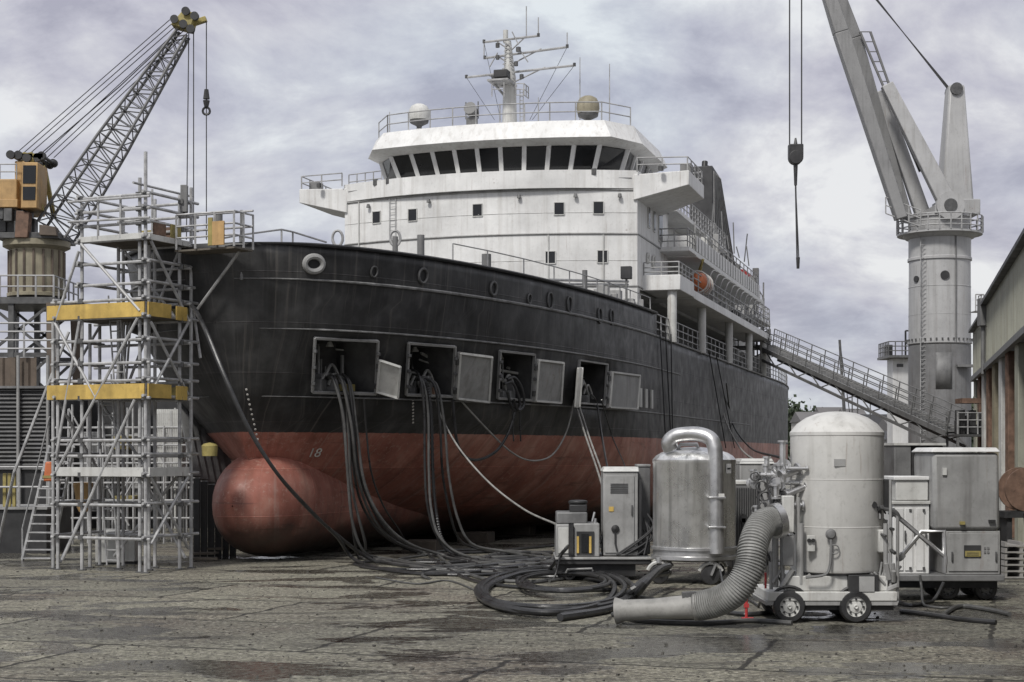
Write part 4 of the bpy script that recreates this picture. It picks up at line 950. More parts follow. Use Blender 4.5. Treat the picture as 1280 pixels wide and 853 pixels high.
MB().cyl(q + Vector((0, 0, .5)), q + Vector((0, 0, .95)), .14, .06, 8).build('block_top', m_darksteel, hk)
MB().cyl(P(994.5, 204, YC), P(994.5, 232, YC), .16, .1, 8).build('hook_shank', m_dark, hk)
mb = MB(); mb.tube([P(994.5, 230, YC), P(996.5, 328, YC)], .06, 5); mb.tube([P(994.5, 230, YC), P(998.5, 322, YC)], .04, 5); mb.build('chain_sling', m_rope, hk)
MB().cyl(P(997.5, 322, YC), P(997.5, 336, YC), .14, .1, 8).build('sling_hook', m_dark, hk)
for px, py, r_ in ((1171, 348, .3), (1141, 351, .22)):
    k = (px-1174.5)/38; a = math.asin(max(-.98, min(.98, k))); n_ = Vector((math.sin(a), -math.cos(a), 0))
    MB().lathe(Vector((cxr, YC, zc_(py))) + n_*(r0*.985-.05), [(.001, 0), (r_, 0), (r_, .14), (.001, .14)], 16, n_).build('porthole', m_dark, ped)
mb = MB(); z1_ = zc_(390)
for dz in (0, 1.1): pass
q = Vector((cxr + r0 + .1, YC-.4, z1_)); mb.box(q.x, q.x+.55, q.y-.6, q.y+.6, q.z-.06, q.z); railing(mb, [q + Vector((0, -.6, 0)), q + Vector((.55, -.6, 0)), q + Vector((.55, .6, 0))], 1.1, (1, .66, .33), .04, .5); mb.build('side_balcony', m_rail, ped)
dr = MB(); 
for a0_, a1_ in ((-22, 8),):
    pts = [(cxr + (r0+.03)*math.sin(R(a)), YC - (r0+.03)*math.cos(R(a))) for a in range(a0_, a1_+1, 5)]
    dr.add([(x, y, zc_(488)) for x, y in pts] + [(x, y, zc_(443)) for x, y in pts], [(i, i+1, len(pts)+i+1, len(pts)+i) for i in range(len(pts)-1)])
dr.build('service_door', m_midgrey, ped, solid=.06)
mb = MB(); mb.box(cxr+.6, cxr+r0+.2, YC-r0-.25, YC-r0+.6, zc_(461), zc_(458)); mb.build('door_ledge', m_midgrey, ped)

# ------------------------------------------------------------------ shed on the right
th = math.atan(.238); b_ = 4.5
def sh(Y): return Vector((b_ + .238*Y, Y, 0))
shed = thing('corrugated_shed', 'open sided shed with pale green ribbed cladding along the right edge', 'shed', sh(60))
nr = Vector((math.cos(th), -math.sin(th), 0))
a, c = sh(77), sh(18)
MB().corr((a.x, a.y), (c.x, c.y), 7.55, 10.5, .5, .12).build('wall_cladding', m_shed, shed, smooth=False)
a2 = sh(90); MB().corr((a2.x, a2.y), (a.x, a.y), 7.55, 10.15, .5, .12).build('wall_cladding', m_shed, shed, smooth=False)
mb = MB(); mb.beam(sh(90) + Vector((-.05, 0, 7.5)), sh(18) + Vector((-.05, 0, 7.5)), .2, .25); mb.build('eaves_beam', m_midgrey, shed)
mb = MB(); mb.beam(sh(77) + Vector((-.1, 0, 10.56)), sh(18) + Vector((-.1, 0, 10.56)), .35, .16); mb.beam(sh(90) + Vector((-.1, 0, 10.2)), sh(77) + Vector((-.1, 0, 10.2)), .3, .14); mb.build('roof_gutter', m_dark, shed)
q = sh(77.2); MB().box(q.x-.35, q.x+.2, q.y-.3, q.y+.3, 9.5, 10.85).build('rainwater_head', m_midgrey, shed, bev=.03)
MB().cyl(q + Vector((-.15, 0, 7.2)), q + Vector((-.15, 0, 9.7)), .1, n=8).build('downpipe', m_midgrey, shed)
MB().hexa([sh(90), sh(18), sh(18)+nr*16, sh(90)+nr*16], [sh(90), sh(18), sh(18)+nr*16, sh(90)+nr*16]).v
rf2 = MB(); z = 10.66
rf2.hexa([sh(77) + Vector((0, 0, z)), sh(18) + Vector((0, 0, z)), sh(18)+nr*9 + Vector((0, 0, z+3)), sh(77)+nr*9 + Vector((0, 0, z+3))], [sh(77) + Vector((0, 0, z+.1)), sh(18) + Vector((0, 0, z+.1)), sh(18)+nr*9 + Vector((0, 0, z+3.1)), sh(77)+nr*9 + Vector((0, 0, z+3.1))])
rf2.build('roof', m_midgrey, shed)
bw = MB(); bw.hexa([sh(90)+nr*4, sh(18)+nr*4, sh(18)+nr*4.2, sh(90)+nr*4.2], [q + Vector((0, 0, 7.6)) for q in (sh(90)+nr*4, sh(18)+nr*4, sh(18)+nr*4.2, sh(90)+nr*4.2)]); bw.build('inner_wall', m_brown, shed)
MB().hexa([q + Vector((0, 0, 7.55)) for q in (sh(90), sh(18), sh(18)+nr*4, sh(90)+nr*4)], [q + Vector((0, 0, 7.7)) for q in (sh(90), sh(18), sh(18)+nr*4, sh(90)+nr*4)]).build('ceiling', m_darksteel, shed)
for Y, mt in ((89, m_shed), (85, m_rust), (81, m_offwhite), (77, m_rust), (72.5, m_tan), (68, m_offwhite), (64, m_rust), (59, m_shed), (54, m_tan), (49, m_rust), (43, m_shed), (36, m_tan), (29, m_offwhite), (22, m_rust)):
    q = sh(Y) + nr*.25; MB().beam(q, q + Vector((0, 0, 7.45)), .42, .42).build('column', mt, shed, bev=.02)
ew = MB(); e0, e1_ = sh(18), sh(18)+nr*9; ew.hexa([e0+nr*4, e1_, e1_ + Vector((0, .2, 0)), e0+nr*4 + Vector((0, .2, 0))], [e0+nr*4 + Vector((0, 0, 7.5)), e1_ + Vector((0, 0, 7.5)), e1_ + Vector((0, .2, 7.5)), e0+nr*4 + Vector((0, .2, 7.5))]); ew.hexa([e0 + Vector((0, 0, 7.75)), e1_ + Vector((0, 0, 7.55)), e1_ + Vector((0, .2, 7.55)), e0 + Vector((0, .2, 7.75))], [e0 + Vector((0, 0, 10.6)), e1_ + Vector((0, 0, 13.6)), e1_ + Vector((0, .2, 13.6)), e0 + Vector((0, .2, 10.6))]); ew.build('end_wall', m_shed, shed, smooth=False)
mb = MB(); q = sh(61)
mb.beam(sh(70)+nr*.5 + Vector((0, 0, 2.5)), sh(45)+nr*.5 + Vector((0, 0, 2.5)), .1, .3); mb.build('crash_rail', m_dullyel, shed)
# ------------------------------------------------------------------ things far off on the right
def far_box(name, label, cat, px0, px1, ytop, Y, roofh, dep, wall, roof, group='buildings far across the harbour'):
    x0, x1 = P(px0, 0, Y).x, P(px1, 0, Y).x; z = H + (HOR-ytop)/F*Y
    t = thing(name, label, cat, ((x0+x1)/2, Y, 0), 0, group)
    MB().box(x0, x1, Y, Y+dep, 0, z-roofh).build('wall', wall, t, smooth=False)
    m = (Y+Y+dep)/2
    MB().add([(x0-.3, Y-.3, z-roofh), (x1+.3, Y-.3, z-roofh), (x1+.3, Y+dep+.3, z-roofh), (x0-.3, Y+dep+.3, z-roofh), (x0-.3, m, z), (x1+.3, m, z)], [(0, 1, 5, 4), (2, 3, 4, 5), (1, 2, 5), (3, 0, 4), (3, 2, 1, 0)]).build('roof', roof, t, smooth=False)
    nwin = max(2, int((x1-x0)/4))
    for k in range(nwin):
        x = x0 + (x1-x0)*(k+.5)/nwin; h_ = (z-roofh)
        MB().box(x-.8, x+.8, Y-.06, Y+.05, h_*.55, h_*.8).build('window', m_glass, t, smooth=False)
    return t
far_box('warehouse', 'low white warehouse far off beside the stern of the ship', 'building', 1003, 1032, 514, 300, 2, 12, m_farwall, m_farroof)
far_box('warehouse', 'long grey roofed warehouse far off left of the leaning pole', 'building', 1030, 1062, 508, 340, 3, 14, m_farwall, m_farroof)
far_box('warehouse', 'pale harbour building far off right of the leaning pole', 'building', 1060, 1085, 510, 310, 2, 12, m_white, m_farroof)
far_box('warehouse', 'dark roofed harbour shed below the middle of the gangway', 'building', 1082, 1120, 517, 270, 3, 12, m_farwall, m_dark)
far_box('warehouse', 'grey harbour shed behind the foot of the gangway', 'building', 1118, 1160, 522, 230, 2, 12, m_midgrey, m_farroof)
far_box('warehouse', 'low flat shed just above the dome of the white tank', 'building', 1085, 1150, 538, 170, 1, 8, m_grey, m_dark)
tr = MB(); rr = random.Random(9)
for k in range(900):
    x = rr.uniform(P(985, 0, 420).x, P(1250, 0, 420).x) if k < 260 else rr.uniform(P(-500, 0, 420).x, P(1900, 0, 420).x); z = rr.uniform(2, 11 + 3*math.sin(x*.11) + 1.5*math.sin(x*.37)) ; y = 420 + rr.uniform(0, 25)
    for j in range(70 if k < 260 else 40):
        p = Vector((x + rr.gauss(0, 1.9), y + rr.gauss(0, 2), max(.5, z + rr.gauss(0, 1.5)))); q = Vector((rr.gauss(0, 1), rr.gauss(0, 1), rr.gauss(0, 1))).normalized(); e = q.orthogonal()*.42; f_ = q.cross(e)
        tr.v += [p-e, p+f_, p+e, p-f_]; k4 = len(tr.v); tr.f.append((k4-4, k4-3, k4-2, k4-1))
tag(tr.build('distant_trees', m_leaf, None, smooth=False), 'dark line of trees on the far shore below the gangway', 'trees', kind='stuff')
hl = MB(); pts = [(-2200, 30), (-900, 48), (-200, 36), (100, 30), (260, 24), (500, 40), (1100, 60), (2200, 34)]
hl.add([(x, 1900, -2) for x, z in pts] + [(x, 2100, z) for x, z in pts], [(i, i+1, len(pts)+i+1, len(pts)+i) for i in range(len(pts)-1)]); o = hl.build('hills', m_leaf, None); tag(o, kind='structure')
# leaning pole
a, b = P(1059, 560, 150), P(1049.5, 425, 150)
o = thing('derrick_pole', 'thin dark derrick pole leaning behind the gangway', 'pole', (a.x, a.y, 0))
MB().cyl((a.x+.2, 150, 0), b, .2, .12, 8).build('pole', m_darksteel, o); MB().tube([b, P(1066, 545, 150)], .05, 4).build('stay', m_rope, o)
for i, (px, yt, lab) in enumerate(((1066, 483, 'leftmost thin mast of a moored boat right of the leaning pole'), (1072, 478, 'tallest thin boat mast right of the leaning pole'), (1087, 488, 'thin boat mast close to the small white tower'))):
    a = P(px, 560, 260); t = thing('boat_mast', lab, 'mast', (a.x, 260, 0), 0, 'boat masts in the far harbour')
    MB().cyl((a.x, 260, 0), P(px + (i-1), yt, 260), .18, .08, 6).build('pole', m_darksteel, t); MB().tube([P(px-2, 512, 260), P(px+2, 512, 260)], .06, 4).build('spreader', m_darksteel, t)
# small white tower
t = thing('control_tower', 'small white tower with a railed balcony left of the crane column', 'tower', P(1124, 566, 130).xy.to_3d())
Yt = 130; fx = lambda px: P(px, 0, Yt).x; fz = lambda py: H + (HOR-py)/F*Yt
MB().box(fx(1116), fx(1138), Yt, Yt+2, 0, fz(448)).build('tower_wall', m_white, t, bev=.04)
MB().box(fx(1107), fx(1142), Yt-1, Yt+3, fz(448), fz(445)).build('balcony', m_midgrey, t)
railing(MB(), [(fx(1107.5), Yt+2.5, fz(445)), (fx(1107.5), Yt-.9, fz(445)), (fx(1141), Yt-.9, fz(445))], 1.1, (1, .66, .33), .045, .6).build('balcony_railing', m_midgrey, t)
MB().box(fx(1109), fx(1116), Yt, Yt+1, fz(445), fz(431)).build('control_box', m_dark, t, bev=.04)
MB().box(fx(1121), fx(1129), Yt-.04, Yt+.05, fz(459), fz(455)).build('window', m_glass, t)
mb = MB(); railing(mb, [(fx(1130), Yt-.5, fz(445)), (fx(1138), Yt-.5, fz(445))], 2.0, (1, .5), .07, .5); mb.build('lamp_frame', m_dark, t)
# ------------------------------------------------------------------ lattice crane on the left
YL = 76.0; sL = YL/F; K = lambda px, py, dy=0.0: P(px, py, YL) + Vector((0, dy, 0))
lc = thing('lattice_crane', 'yellow and grey lattice jib crane on a steel portal at the left', 'crane', K(46, 0).xy.to_3d())
cxl = K(46, 0).x; zl = lambda py: H + (HOR-py)*sL
MB().lathe((cxl, YL, 0), [(36*sL, zl(372)), (36*sL, zl(368)), (33*sL, zl(367)), (33*sL, zl(314)), (41*sL, zl(310)), (41*sL, zl(303)), (20*sL, zl(300))], 30).build('slewing_column', m_tan, lc)
mb = MB()
for k in range(18):
    a = R(k*20); x, y = cxl + 33.6*sL*math.cos(a), YL + 33.6*sL*math.sin(a); mb.cyl((x, y, zl(367)), (x, y, zl(315)), .06, n=5)
mb.build('column_ribs', m_brown, lc)
mb = MB(); mb.box(cxl-52*sL, cxl+38*sL, YL-2.2, YL+2.2, zl(385), zl(377)); mb.build('portal_platform', m_darksteel, lc)
railing(MB(), [(cxl-50*sL, YL-2.1, zl(377)), (cxl+37*sL, YL-2.1, zl(377)), (cxl+37*sL, YL+2.1, zl(377))], 1.0, (1, .5), .04, .9).build('platform_railing', m_rail, lc)
for x in (-45, 34):
    for y in (-2, 2):
        MB().beam((cxl+x*sL*1.2, YL+y*1.2, 0), (cxl+x*sL, YL+y, zl(384)), .42, .42).build('portal_leg', m_midgrey if x < 0 else m_brown, lc)
mb = MB()
for za, zb in ((384, 447), (447, 520)):
    for y in (-2, 2):
        mb.beam((cxl-45*sL, YL+y, zl(za)), (cxl+34*sL, YL+y, zl(zb)), .12); mb.beam((cxl+34*sL, YL+y, zl(za)), (cxl-45*sL, YL+y, zl(zb)), .12)
        mb.beam((cxl-46*sL, YL+y, zl(zb)), (cxl+35*sL, YL+y, zl(zb)), .2)
        mb.beam((cxl-15*sL, YL+y, zl(za)), (cxl-15*sL, YL+y, zl(zb)), .25)
mb.each('portal_brace', m_darksteel, lc)
# upper works
MB().box(K(-10, 0).x, K(34, 0).x, YL-1.6, YL+1.6, zl(263), zl(231)).build('machinery_house', m_ochre, lc, bev=.06)
MB().box(K(-10, 0).x-.05, K(34, 0).x+.05, YL-1.66, YL+1.66, zl(266), zl(256)).build('house_skirt', m_ochre, lc, bev=.03)
railing(MB(), [(K(-8, 0).x, YL-1.5, zl(231)), (K(33, 0).x, YL-1.5, zl(231))], .7, (1, .5), .03, .8).build('house_railing', m_rail, lc)
MB().box(K(28, 0).x, K(46, 0).x, YL-1.2, YL+1.4, zl(266), zl(207)).build('tower_frame', m_ochre, lc, bev=.05)
cb = MB().hexa([K(41, 268, -1.9), K(61, 268, -1.9), K(61, 268, -.3), K(41, 268, -.3)], [K(43, 212, -1.9), K(62, 212, -1.9), K(62, 212, -.3), K(43, 212, -.3)]).build('cab', m_ochre, lc, bev=.04)
MB().hexa([K(44, 238, -1.93), K(59.5, 238, -1.93), K(59.5, 238, -1.88), K(44, 238, -1.88)], [K(44.5, 216, -1.93), K(60, 216, -1.93), K(60, 216, -1.88), K(44.5, 216, -1.88)]).build('cab_window', m_glass, cb)
MB().hexa([K(44, 258, -1.93), K(59, 258, -1.93), K(59, 258, -1.88), K(44, 258, -1.88)], [K(44, 242, -1.93), K(59.5, 242, -1.93), K(59.5, 242, -1.88), K(44, 242, -1.88)]).build('cab_window', m_glass, cb)
mb = MB()
for y in (-1, 1): mb.beam(K(30, 265, y), K(40, 196, y), .2); mb.beam(K(60, 268, y), K(46, 196, y), .2); mb.beam(K(22, 200, y), K(62, 200, y), .2)
mb.each('gantry_beam', m_dullyel, lc)
mb = MB()
for x in (24, 33, 44, 55, 60):
    mb.lathe(K(x, 200 + (x % 3)*2, -1.1 - .07*(x % 5)), [(.001, 0), (.2, 0), (.2, .2), (.08, .25), (.08, 1.8), (.2, 1.9), (.2, 2.1), (.001, 2.1)], 14, (0, 1, 0))
mb.each('gantry_sheave', m_dark, lc)
mb = MB(); rr = random.Random(4)
for k in range(10): x = rr.uniform(2, 44); y = rr.uniform(270, 298); q = rr.uniform(.1, .3); c = K(x, y, rr.uniform(-1.6, 0)); mb.box(c.x-q, c.x+q, c.y-q, c.y+q, c.z-q*1.5, c.z+q*1.5)
mb.box(K(5, 0).x, K(84, 0).x, YL-1.5, YL+1.5, zl(303), zl(296)); mb.each('slewing_machinery', m_darksteel, lc, bev=.02)
MB().hexa([K(32, 303, -1.7), K(48, 303, -1.7), K(48, 303, -1.2), K(32, 303, -1.2)], [K(34, 270, -1.7), K(50, 272, -1.7), K(50, 272, -1.2), K(34, 270, -1.2)]).build('jib_bracket', m_rust, lc, bev=.03)
MB().hexa([K(62, 300, -1.7), K(84, 301, -1.7), K(84, 301, -1.2), K(62, 300, -1.2)], [K(62, 287, -1.7), K(82, 290, -1.7), K(82, 290, -1.2), K(62, 287, -1.2)]).build('jib_bracket', m_brown, lc, bev=.03)
# jib
jA, jB = K(70, 290), K(229, 42); jd = jB-jA; jn_ = Vector((-jd.z, 0, jd.x)).normalized()
def jw(t): return tab([(0, .75), (.2, .72), (.45, .62), (1, .27)], t)
def jp(t, i, j): return jA + jd*t + jn_*jw(t)*i + Vector((0, 1, 0))*jw(t)*1.05*j
mb = MB()
for i in (-1, 1):
    for j in (-1, 1): mb.tube([jp(t, i, j) for t in (0, .2, .45, .7, 1)], .075, 6)
mb.build('jib_chords', m_dullyel if False else m_midgrey, lc)
mb = MB(); nb = 22
for k in range(nb):
    t0, t1 = k/nb, (k+1)/nb; f_ = 1 if k % 2 else -1
    for j in (-1, 1): mb.cyl(jp(t0, f_, j), jp(t1, -f_, j), .035, n=4); mb.cyl(jp(t0, -1, j), jp(t0, 1, j), .03, n=4)
    for i in (-1, 1): mb.cyl(jp(t0, i, f_), jp(t1, i, -f_), .035, n=4); mb.cyl(jp(t0, i, -1), jp(t0, i, 1), .03, n=4)
mb.build('jib_lacing', m_darksteel, lc)
mb = MB(); mb.hexa([K(216, 34, -.5), K(240, 40, -.5), K(240, 40, .5), K(216, 34, .5)], [K(232, 14, -.4), K(246, 20, -.4), K(246, 20, .4), K(232, 14, .4)])
mb.beam(K(240, 30, 0), K(258, 24, 0), .3, .25); mb.build('jib_head', m_dullyel, lc, bev=.03)
mb = MB()
for x, y in ((221, 28), (232, 34), (241, 40), (246, 24), (235, 18)): mb.lathe(K(x, y, -.6), [(.001, 0), (.2, 0), (.15, .1), (.2, .2), (.001, .2)], 14, (0, 1, 0))
mb.each('head_sheave', m_dark, lc)
for k in range(6): MB().tube([K(22 + k*8, 200 - (k % 3)*3, -.8 + k*.3), K(214 + k*4, 27 + k*2.5, -.3 + k*.1)], .025, 4).build('stay_rope', m_rope, lc)
MB().tube([K(40, 196, .5), K(150, 108, 0), K(222, 40, 0)], .03, 4).build('stay_rope', m_rope, lc)
for x, xe, y1 in ((236, 233, 300), (242, 242, 300), (258, 258, 300)): MB().tube([K(x, 40 if x < 250 else 26), K(xe, y1)], .03, 4).build('hoist_rope', m_rope, lc)
mb = MB(); mb.cyl(K(258, 112), K(258, 124), .1, .16, 8); mb.cyl(K(258, 126), K(258, 134), .17, .1, 8); mb.torus(K(258, 139), .17, .06, (0, 1, 0), 12, 5); mb.build('crane_hook', m_dark, lc)

# ------------------------------------------------------------------ scaffold tower at the bow
YS = 45.2; C0 = Vector((P(182, 0, YS).x, YS, 0)); e1 = Vector((-3.0, 1.4, 0)).normalized(); e2 = Vector((1.4, 3.0, 0)).normalized()
sc_ = thing('scaffold_tower', 'tube scaffold tower with yellow toe boards standing at the bow of the ship', 'scaffolding', C0)
def T(a, b, z): return C0 + e1*a + e2*b + Vector((0, 0, z))
zS = lambda py: H + (HOR-py)*YS/F
LA, LB = 3.15, 1.85
TR = .045
std = []
for a, b, z1 in ((0, 0, 11.9), (.28, .1, 11.2), (-.95, .0, 0), (1.1, 0, 0), (LA*.72, 0, 10.6), (LA, 0, 7.8), (0, LB*.85, 10.9), (1.7, LB*.5, 9.4), (2.75, LB*.5, 7.2), (.6, LB*.5, 9.4), (LA+.35, .2, 7.6), (-.02, LB+.25, 11.2), (LA*.72, LB, 10.6), (LA, LB, 7.8), (1.1, LB, 10.9)):
    if z1 == 0: continue
    MB().cyl(T(a, b, .03), T(a, b, z1), TR*1.15, n=8).build('standard', m_steel, sc_)
    MB().box(T(a, b, 0).x-.11, T(a, b, 0).x+.11, T(a, b, 0).y-.11, T(a, b, 0).y+.11, 0, .03).build('base_plate', m_darksteel, sc_)
def tubep(p, q, name='ledger', r_=TR): MB().cyl(p, q, r_, n=7).build(name, m_steel, sc_)
levels = [.95, 1.9, 2.75, 3.3, 3.75, 4.95, 5.45, 5.95, 6.6, 7.25, 7.75, 8.2, 8.8, 9.45, 9.9, 10.3, 10.7]
for z in levels:
    x1 = LA if z < 7.9 else LA*.72
    tubep(T(-.2, -.05, z), T(x1+.2, -.05, z)); tubep(T(-.2, LB, z), T(x1+.2, LB, z))
    tubep(T(-.05, -.2, z+.06), T(-.05, LB+.55, z+.06)); tubep(T(x1, -.2, z+.06), T(x1, LB+.2, z+.06))
for (a0, b0, z0, a1, b1, z1) in ((2.9, -.1, .3, .3, -.1, 4.9), (LA, -.1, 2.8, .2, -.1, 7.2) , (2.2, LB, 5.2, .2, LB, 9.4), (-.1, .1, .8, -.1, LB, 2.7), (-.1, LB, .6, -.1, .1, 2.7), (-.1, .2, 5.2, -.1, LB, 7.2), (-.1, LB, 5.1, -.1, .1, 7.1), (-.1, .1, 9.4, -.1, LB, 7.3), (2.3, -.1, 9.2, LA, -.1, 7.2), (LA, .1, .2, LA, LB, 2.7), (2.6, LB, .3, .3, LB, 2.7)):
    tubep(T(a0, b0, z0), T(a1, b1, z1), 'brace')
tubep(P(242, 390, 47.5), T(-.1, LB+.6, 6.2), 'brace'); tubep(T(LA, -.1, 3.2), T(LA*.72, -.1, 7.2), 'brace')
for (a0, b0, z0, a1, b1, z1) in ((0, LB, .3, 1.6, LB, 2.7), (1.7, -.1, 5.0, 3.2, -.1, 7.2), (1.3, LB, 2.8, 3.1, LB, 4.9), (.1, -.12, 7.4, 2.2, -.12, 9.4), (LA, 0, 5.0, LA, LB, 7.2), (LA, LB, 2.8, LA, 0, 4.9), (.3, LB, 7.3, 2.2, LB, 9.4), (-.1, LB+.3, 7.5, -1.9, LB, 9.2)): tubep(T(a0, b0, z0), T(a1, b1, z1), 'brace')
for (a0, b0, z0, a1, b1, z1) in ((-.3, -.2, 10.0, 2.6, -.2, 10.05), (-.3, -.2, 10.6, 2.6, -.2, 10.62), (2.5, -.2, 10.0, 2.5, LB, 10.0), (-.2, LB+.1, 9.9, -2.3, LB+.1, 9.9), (-.2, LB+.1, 10.35, -2.3, LB+.1, 10.35), (.8, -.1, 9.5, .8, -.1, 10.7), (1.6, -.1, 9.5, 1.6, -.1, 10.7), (1.2, LB, 9.5, 1.2, LB, 11.2), (.2, -.3, 11.0, .2, LB+.6, 11.0)): tubep(T(a0, b0, z0), T(a1, b1, z1), 'guard_rail', .035)
for dx in (0, .14, .28, .42): tubep(T(2.2+dx*.8, LB, 5.1), T(1.75+dx*.8, LB-.3, 7.3), 'loose_tube', .035)
def deck(z, x0, x1, b0, b1):
    mb = MB(); n_ = max(1, int((b1-b0)/.24))
    for k in range(n_): a = b0 + (b1-b0)*k/n_; e = b0 + (b1-b0)*(k+.94)/n_; mb.hexa([T(x0, a, z), T(x0, e, z), T(x1, e, z), T(x1, a, z)], [T(x0, a, z+.05), T(x0, e, z+.05), T(x1, e, z+.05), T(x1, a, z+.05)])
    mb.build('platform_boards', m_plank, sc_, smooth=False)
deck(2.78, 0, LA, 0, LB); deck(4.97, -.05, LA, 0, LB); deck(7.27, -.05, LA, 0, LB); deck(9.47, -.05, LA*.72, 0, LB); deck(9.2, -2.2, -.1, 1.2, 2.1)
def board(a0, b0, a1, b1, z0, z1, mat, name='toe_board'): 
    p, q = T(a0, b0, 0), T(a1, b1, 0); nn = (q-p).cross(Vector((0, 0, 1))).normalized()*.025; u = Vector((0, 0, 1))
    MB().hexa([p-nn+u*z0, q-nn+u*z0, q+nn+u*z0, p+nn+u*z0], [p-nn+u*z1, q-nn+u*z1, q+nn+u*z1, p+nn+u*z1]).build(name, mat, sc_, bev=.006)
for z in (4.93, 7.24):
    board(-.05, -.11, LA+.3, -.11, z, z+.42, m_yellow); board(-.12, -.05, -.12, 1.0, z+.02, z+.42, m_yellow); board(-.12, 1.25, -.12, LB-.1, z, z+.4, m_yellow); board(0, LB+.12, LA, LB+.12, z, z+.4, m_dullyel)
board(0, -.1, LA, -.1, 2.72, 2.98, m_offwhite); board(-.12, 0, -.12, LB, 2.72, 2.98, m_offwhite)
board(-.02, -.1, LA*.72, -.1, 9.44, 9.6, m_offwhite); board(-.12, 0, -.12, LB, 9.42, 9.58, m_offwhite)
board(-.06, LB*.15, -.06, LB*.45, 9.6, 10.0, m_rust); board(.3, LB+.05, 1.0, LB+.05, 9.6, 10.05, m_rust); board(1.2, LB+.05, 1.7, LB+.05, 9.6, 10.0, m_dullyel); board(-.1, LB*.55, -.1, LB*.8, 9.6, 9.98, m_dullyel)
# cantilevered walkway to the forecastle
railing(MB(), [T(-.2, 1.15, 9.25), T(-2.2, 1.15, 9.25), T(-2.2, 2.1, 9.25)], 1.0, (1, .66, .33), .03, .6).build('walkway_railing', m_steel, sc_)
board(-1.5, 1.1, -1.9, 1.1, 9.3, 9.98, m_ochre, 'gate_panel'); board(-1.35, 1.1, -1.5, 1.1, 9.3, 10.1, m_dullyel, 'gate_panel')
# inner ladder, couplers, lamp
for (a, z0, z1) in ((1.9, 2.85, 5.1), (1.6, 5.0, 7.4), (1.9, .1, 2.9)):
    mb = MB()
    for o in (-.2, .2): mb.cyl(T(a+o, .9, z0), T(a+o+.25, .9, z1+.6), .03, n=6)
    for k in range(int((z1-z0)/.3)): z = z0 + .3*(k+.5); f_ = .25*(z-z0)/(z1-z0+.6); mb.cyl(T(a-.2+f_, .9, z), T(a+.2+f_, .9, z), .022, n=5)
    mb.build('inner_ladder', m_steel, sc_)
mb = MB(); rr = random.Random(8)
for a, b in ((0, -.05), (.28, .05), (LA*.72, -.05), (LA, -.05), (-.05, LB*.85)):
    for z in levels:
        if a == LA and z > 7.6: continue
        q = T(a, b, z); mb.box(q.x-.07, q.x+.07, q.y-.09, q.y+.05, q.z-.06, q.z+.08)
mb.each('coupler', m_darksteel, sc_)
for b, z in ((LB+.5, 3.3),):
    q = T(-.5, b, z); MB().lathe(q, [(.001, 0), (.22, .0), (.24, .3), (.18, .36), (.001, .4)], 12).build('site_lamp', m_dullyel, sc_)
mb = MB()
for k in range(5): q = T(.6 + .3*k, LB*.3, 10.5); 
mb.box(T(-.1, LB*.9, 0).x-.1, T(-.1, LB*.9, 0).x+.1, T(-.1, LB*.9, 0).y-.1, T(-.1, LB*.9, 0).y+.1, 10.4, 11.2); mb.build('rope_winch', m_midgrey, sc_, bev=.02)
# stair ladder at the left of the scaffold
S0, S1, S2, S3 = G(28, 701), G(64, 701), P(62, 558, 48.8), P(76, 558, 48.4)
st = thing('stair_ladder', 'steep metal stair ladder leaning against the left side of the scaffold', 'ladder', (S0+S1)/2)
for a, b in ((S0, S2), (S1, P(92, 558, 48.2))): MB().beam(a + Vector((0, 0, .02)), b, .06, .14).build('stringer', m_steel, st); MB().tube([a + Vector((0, 0, 1.0)), b + Vector((0, 0, .9))], .025, 5).build('handrail', m_steel, st); MB().cyl(a, a + Vector((0, 0, 1.0)), .025, n=5).build('post', m_steel, st)
for k in range(13):
    t = (k+.3)/13; a = S0.lerp(S2, t); b = S1.lerp(P(92, 558, 48.2), t); MB().beam(a, b, .22, .04).build('tread', m_steel, st)
pole = thing('raking_pole', 'long bare scaffold pole raking up from the ground past the stair ladder', 'pole', G(20, 697)); MB().cyl(P(18, 590, 50), P(86, 415, 50), .05, n=7).build('tube', m_steel, pole); MB().cyl(G(-6, 697), P(18, 590, 50), .05, n=7).build('tube', m_steel, pole)
# grey box at the foot
gb = thing('equipment_box', 'grey sheet metal equipment box standing at the foot of the scaffold', 'box', G(144, 706))
a = G(119, 706); b = G(153, 706); c = P(168, 664, 48.6); Yb = a.y
MB().box(a.x, b.x, Yb, Yb+1.1, .06, 1.0).build('cabinet', m_offwhite, gb, bev=.02)
MB().box(b.x+.03, P(168, 0, Yb).x, Yb+.05, Yb+1.0, .08, .98).build('side_unit', m_offwhite, gb, bev=.03)
MB().box(a.x+.05, P(168, 0, Yb).x, Yb+.05, Yb+1.0, 0, .06).build('base', m_dark, gb)
MB().box(a.x+.34, a.x+.44, Yb-.02, Yb+.02, .88, .93).build('latch', m_dark, gb)
og = thing('gas_cylinder_rack', 'orange topped bin hanging inside the lower lift of the scaffold', 'bin', P(104, 640, 49.5))
MB().lathe(P(104, 640, 49.5), [(.13, 0), (.2, .15), (.28, .75), (.3, .78), (.3, .9), (.001, .92)], 14).build('bin_body', m_ochre, og)
MB().cyl(P(104, 616, 49.5), P(104, 596, 49.5), .02, n=5).build('hanger', m_steel, og)
pr = thing('work_vest', 'dull orange and green vest hung on the stair ladder', 'vest', P(61, 602, 48.6))
q = P(61, 602, 48.6); MB().hexa([q + Vector((-.16, -.06, 0)), q + Vector((.16, -.06, 0)), q + Vector((.16, .06, 0)), q + Vector((-.16, .06, 0))], [q + Vector((-.1, -.05, .6)), q + Vector((.1, -.05, .6)), q + Vector((.1, .05, .6)), q + Vector((-.1, .05, .6))]).build('vest_body', m_orange, pr, bev=.05)
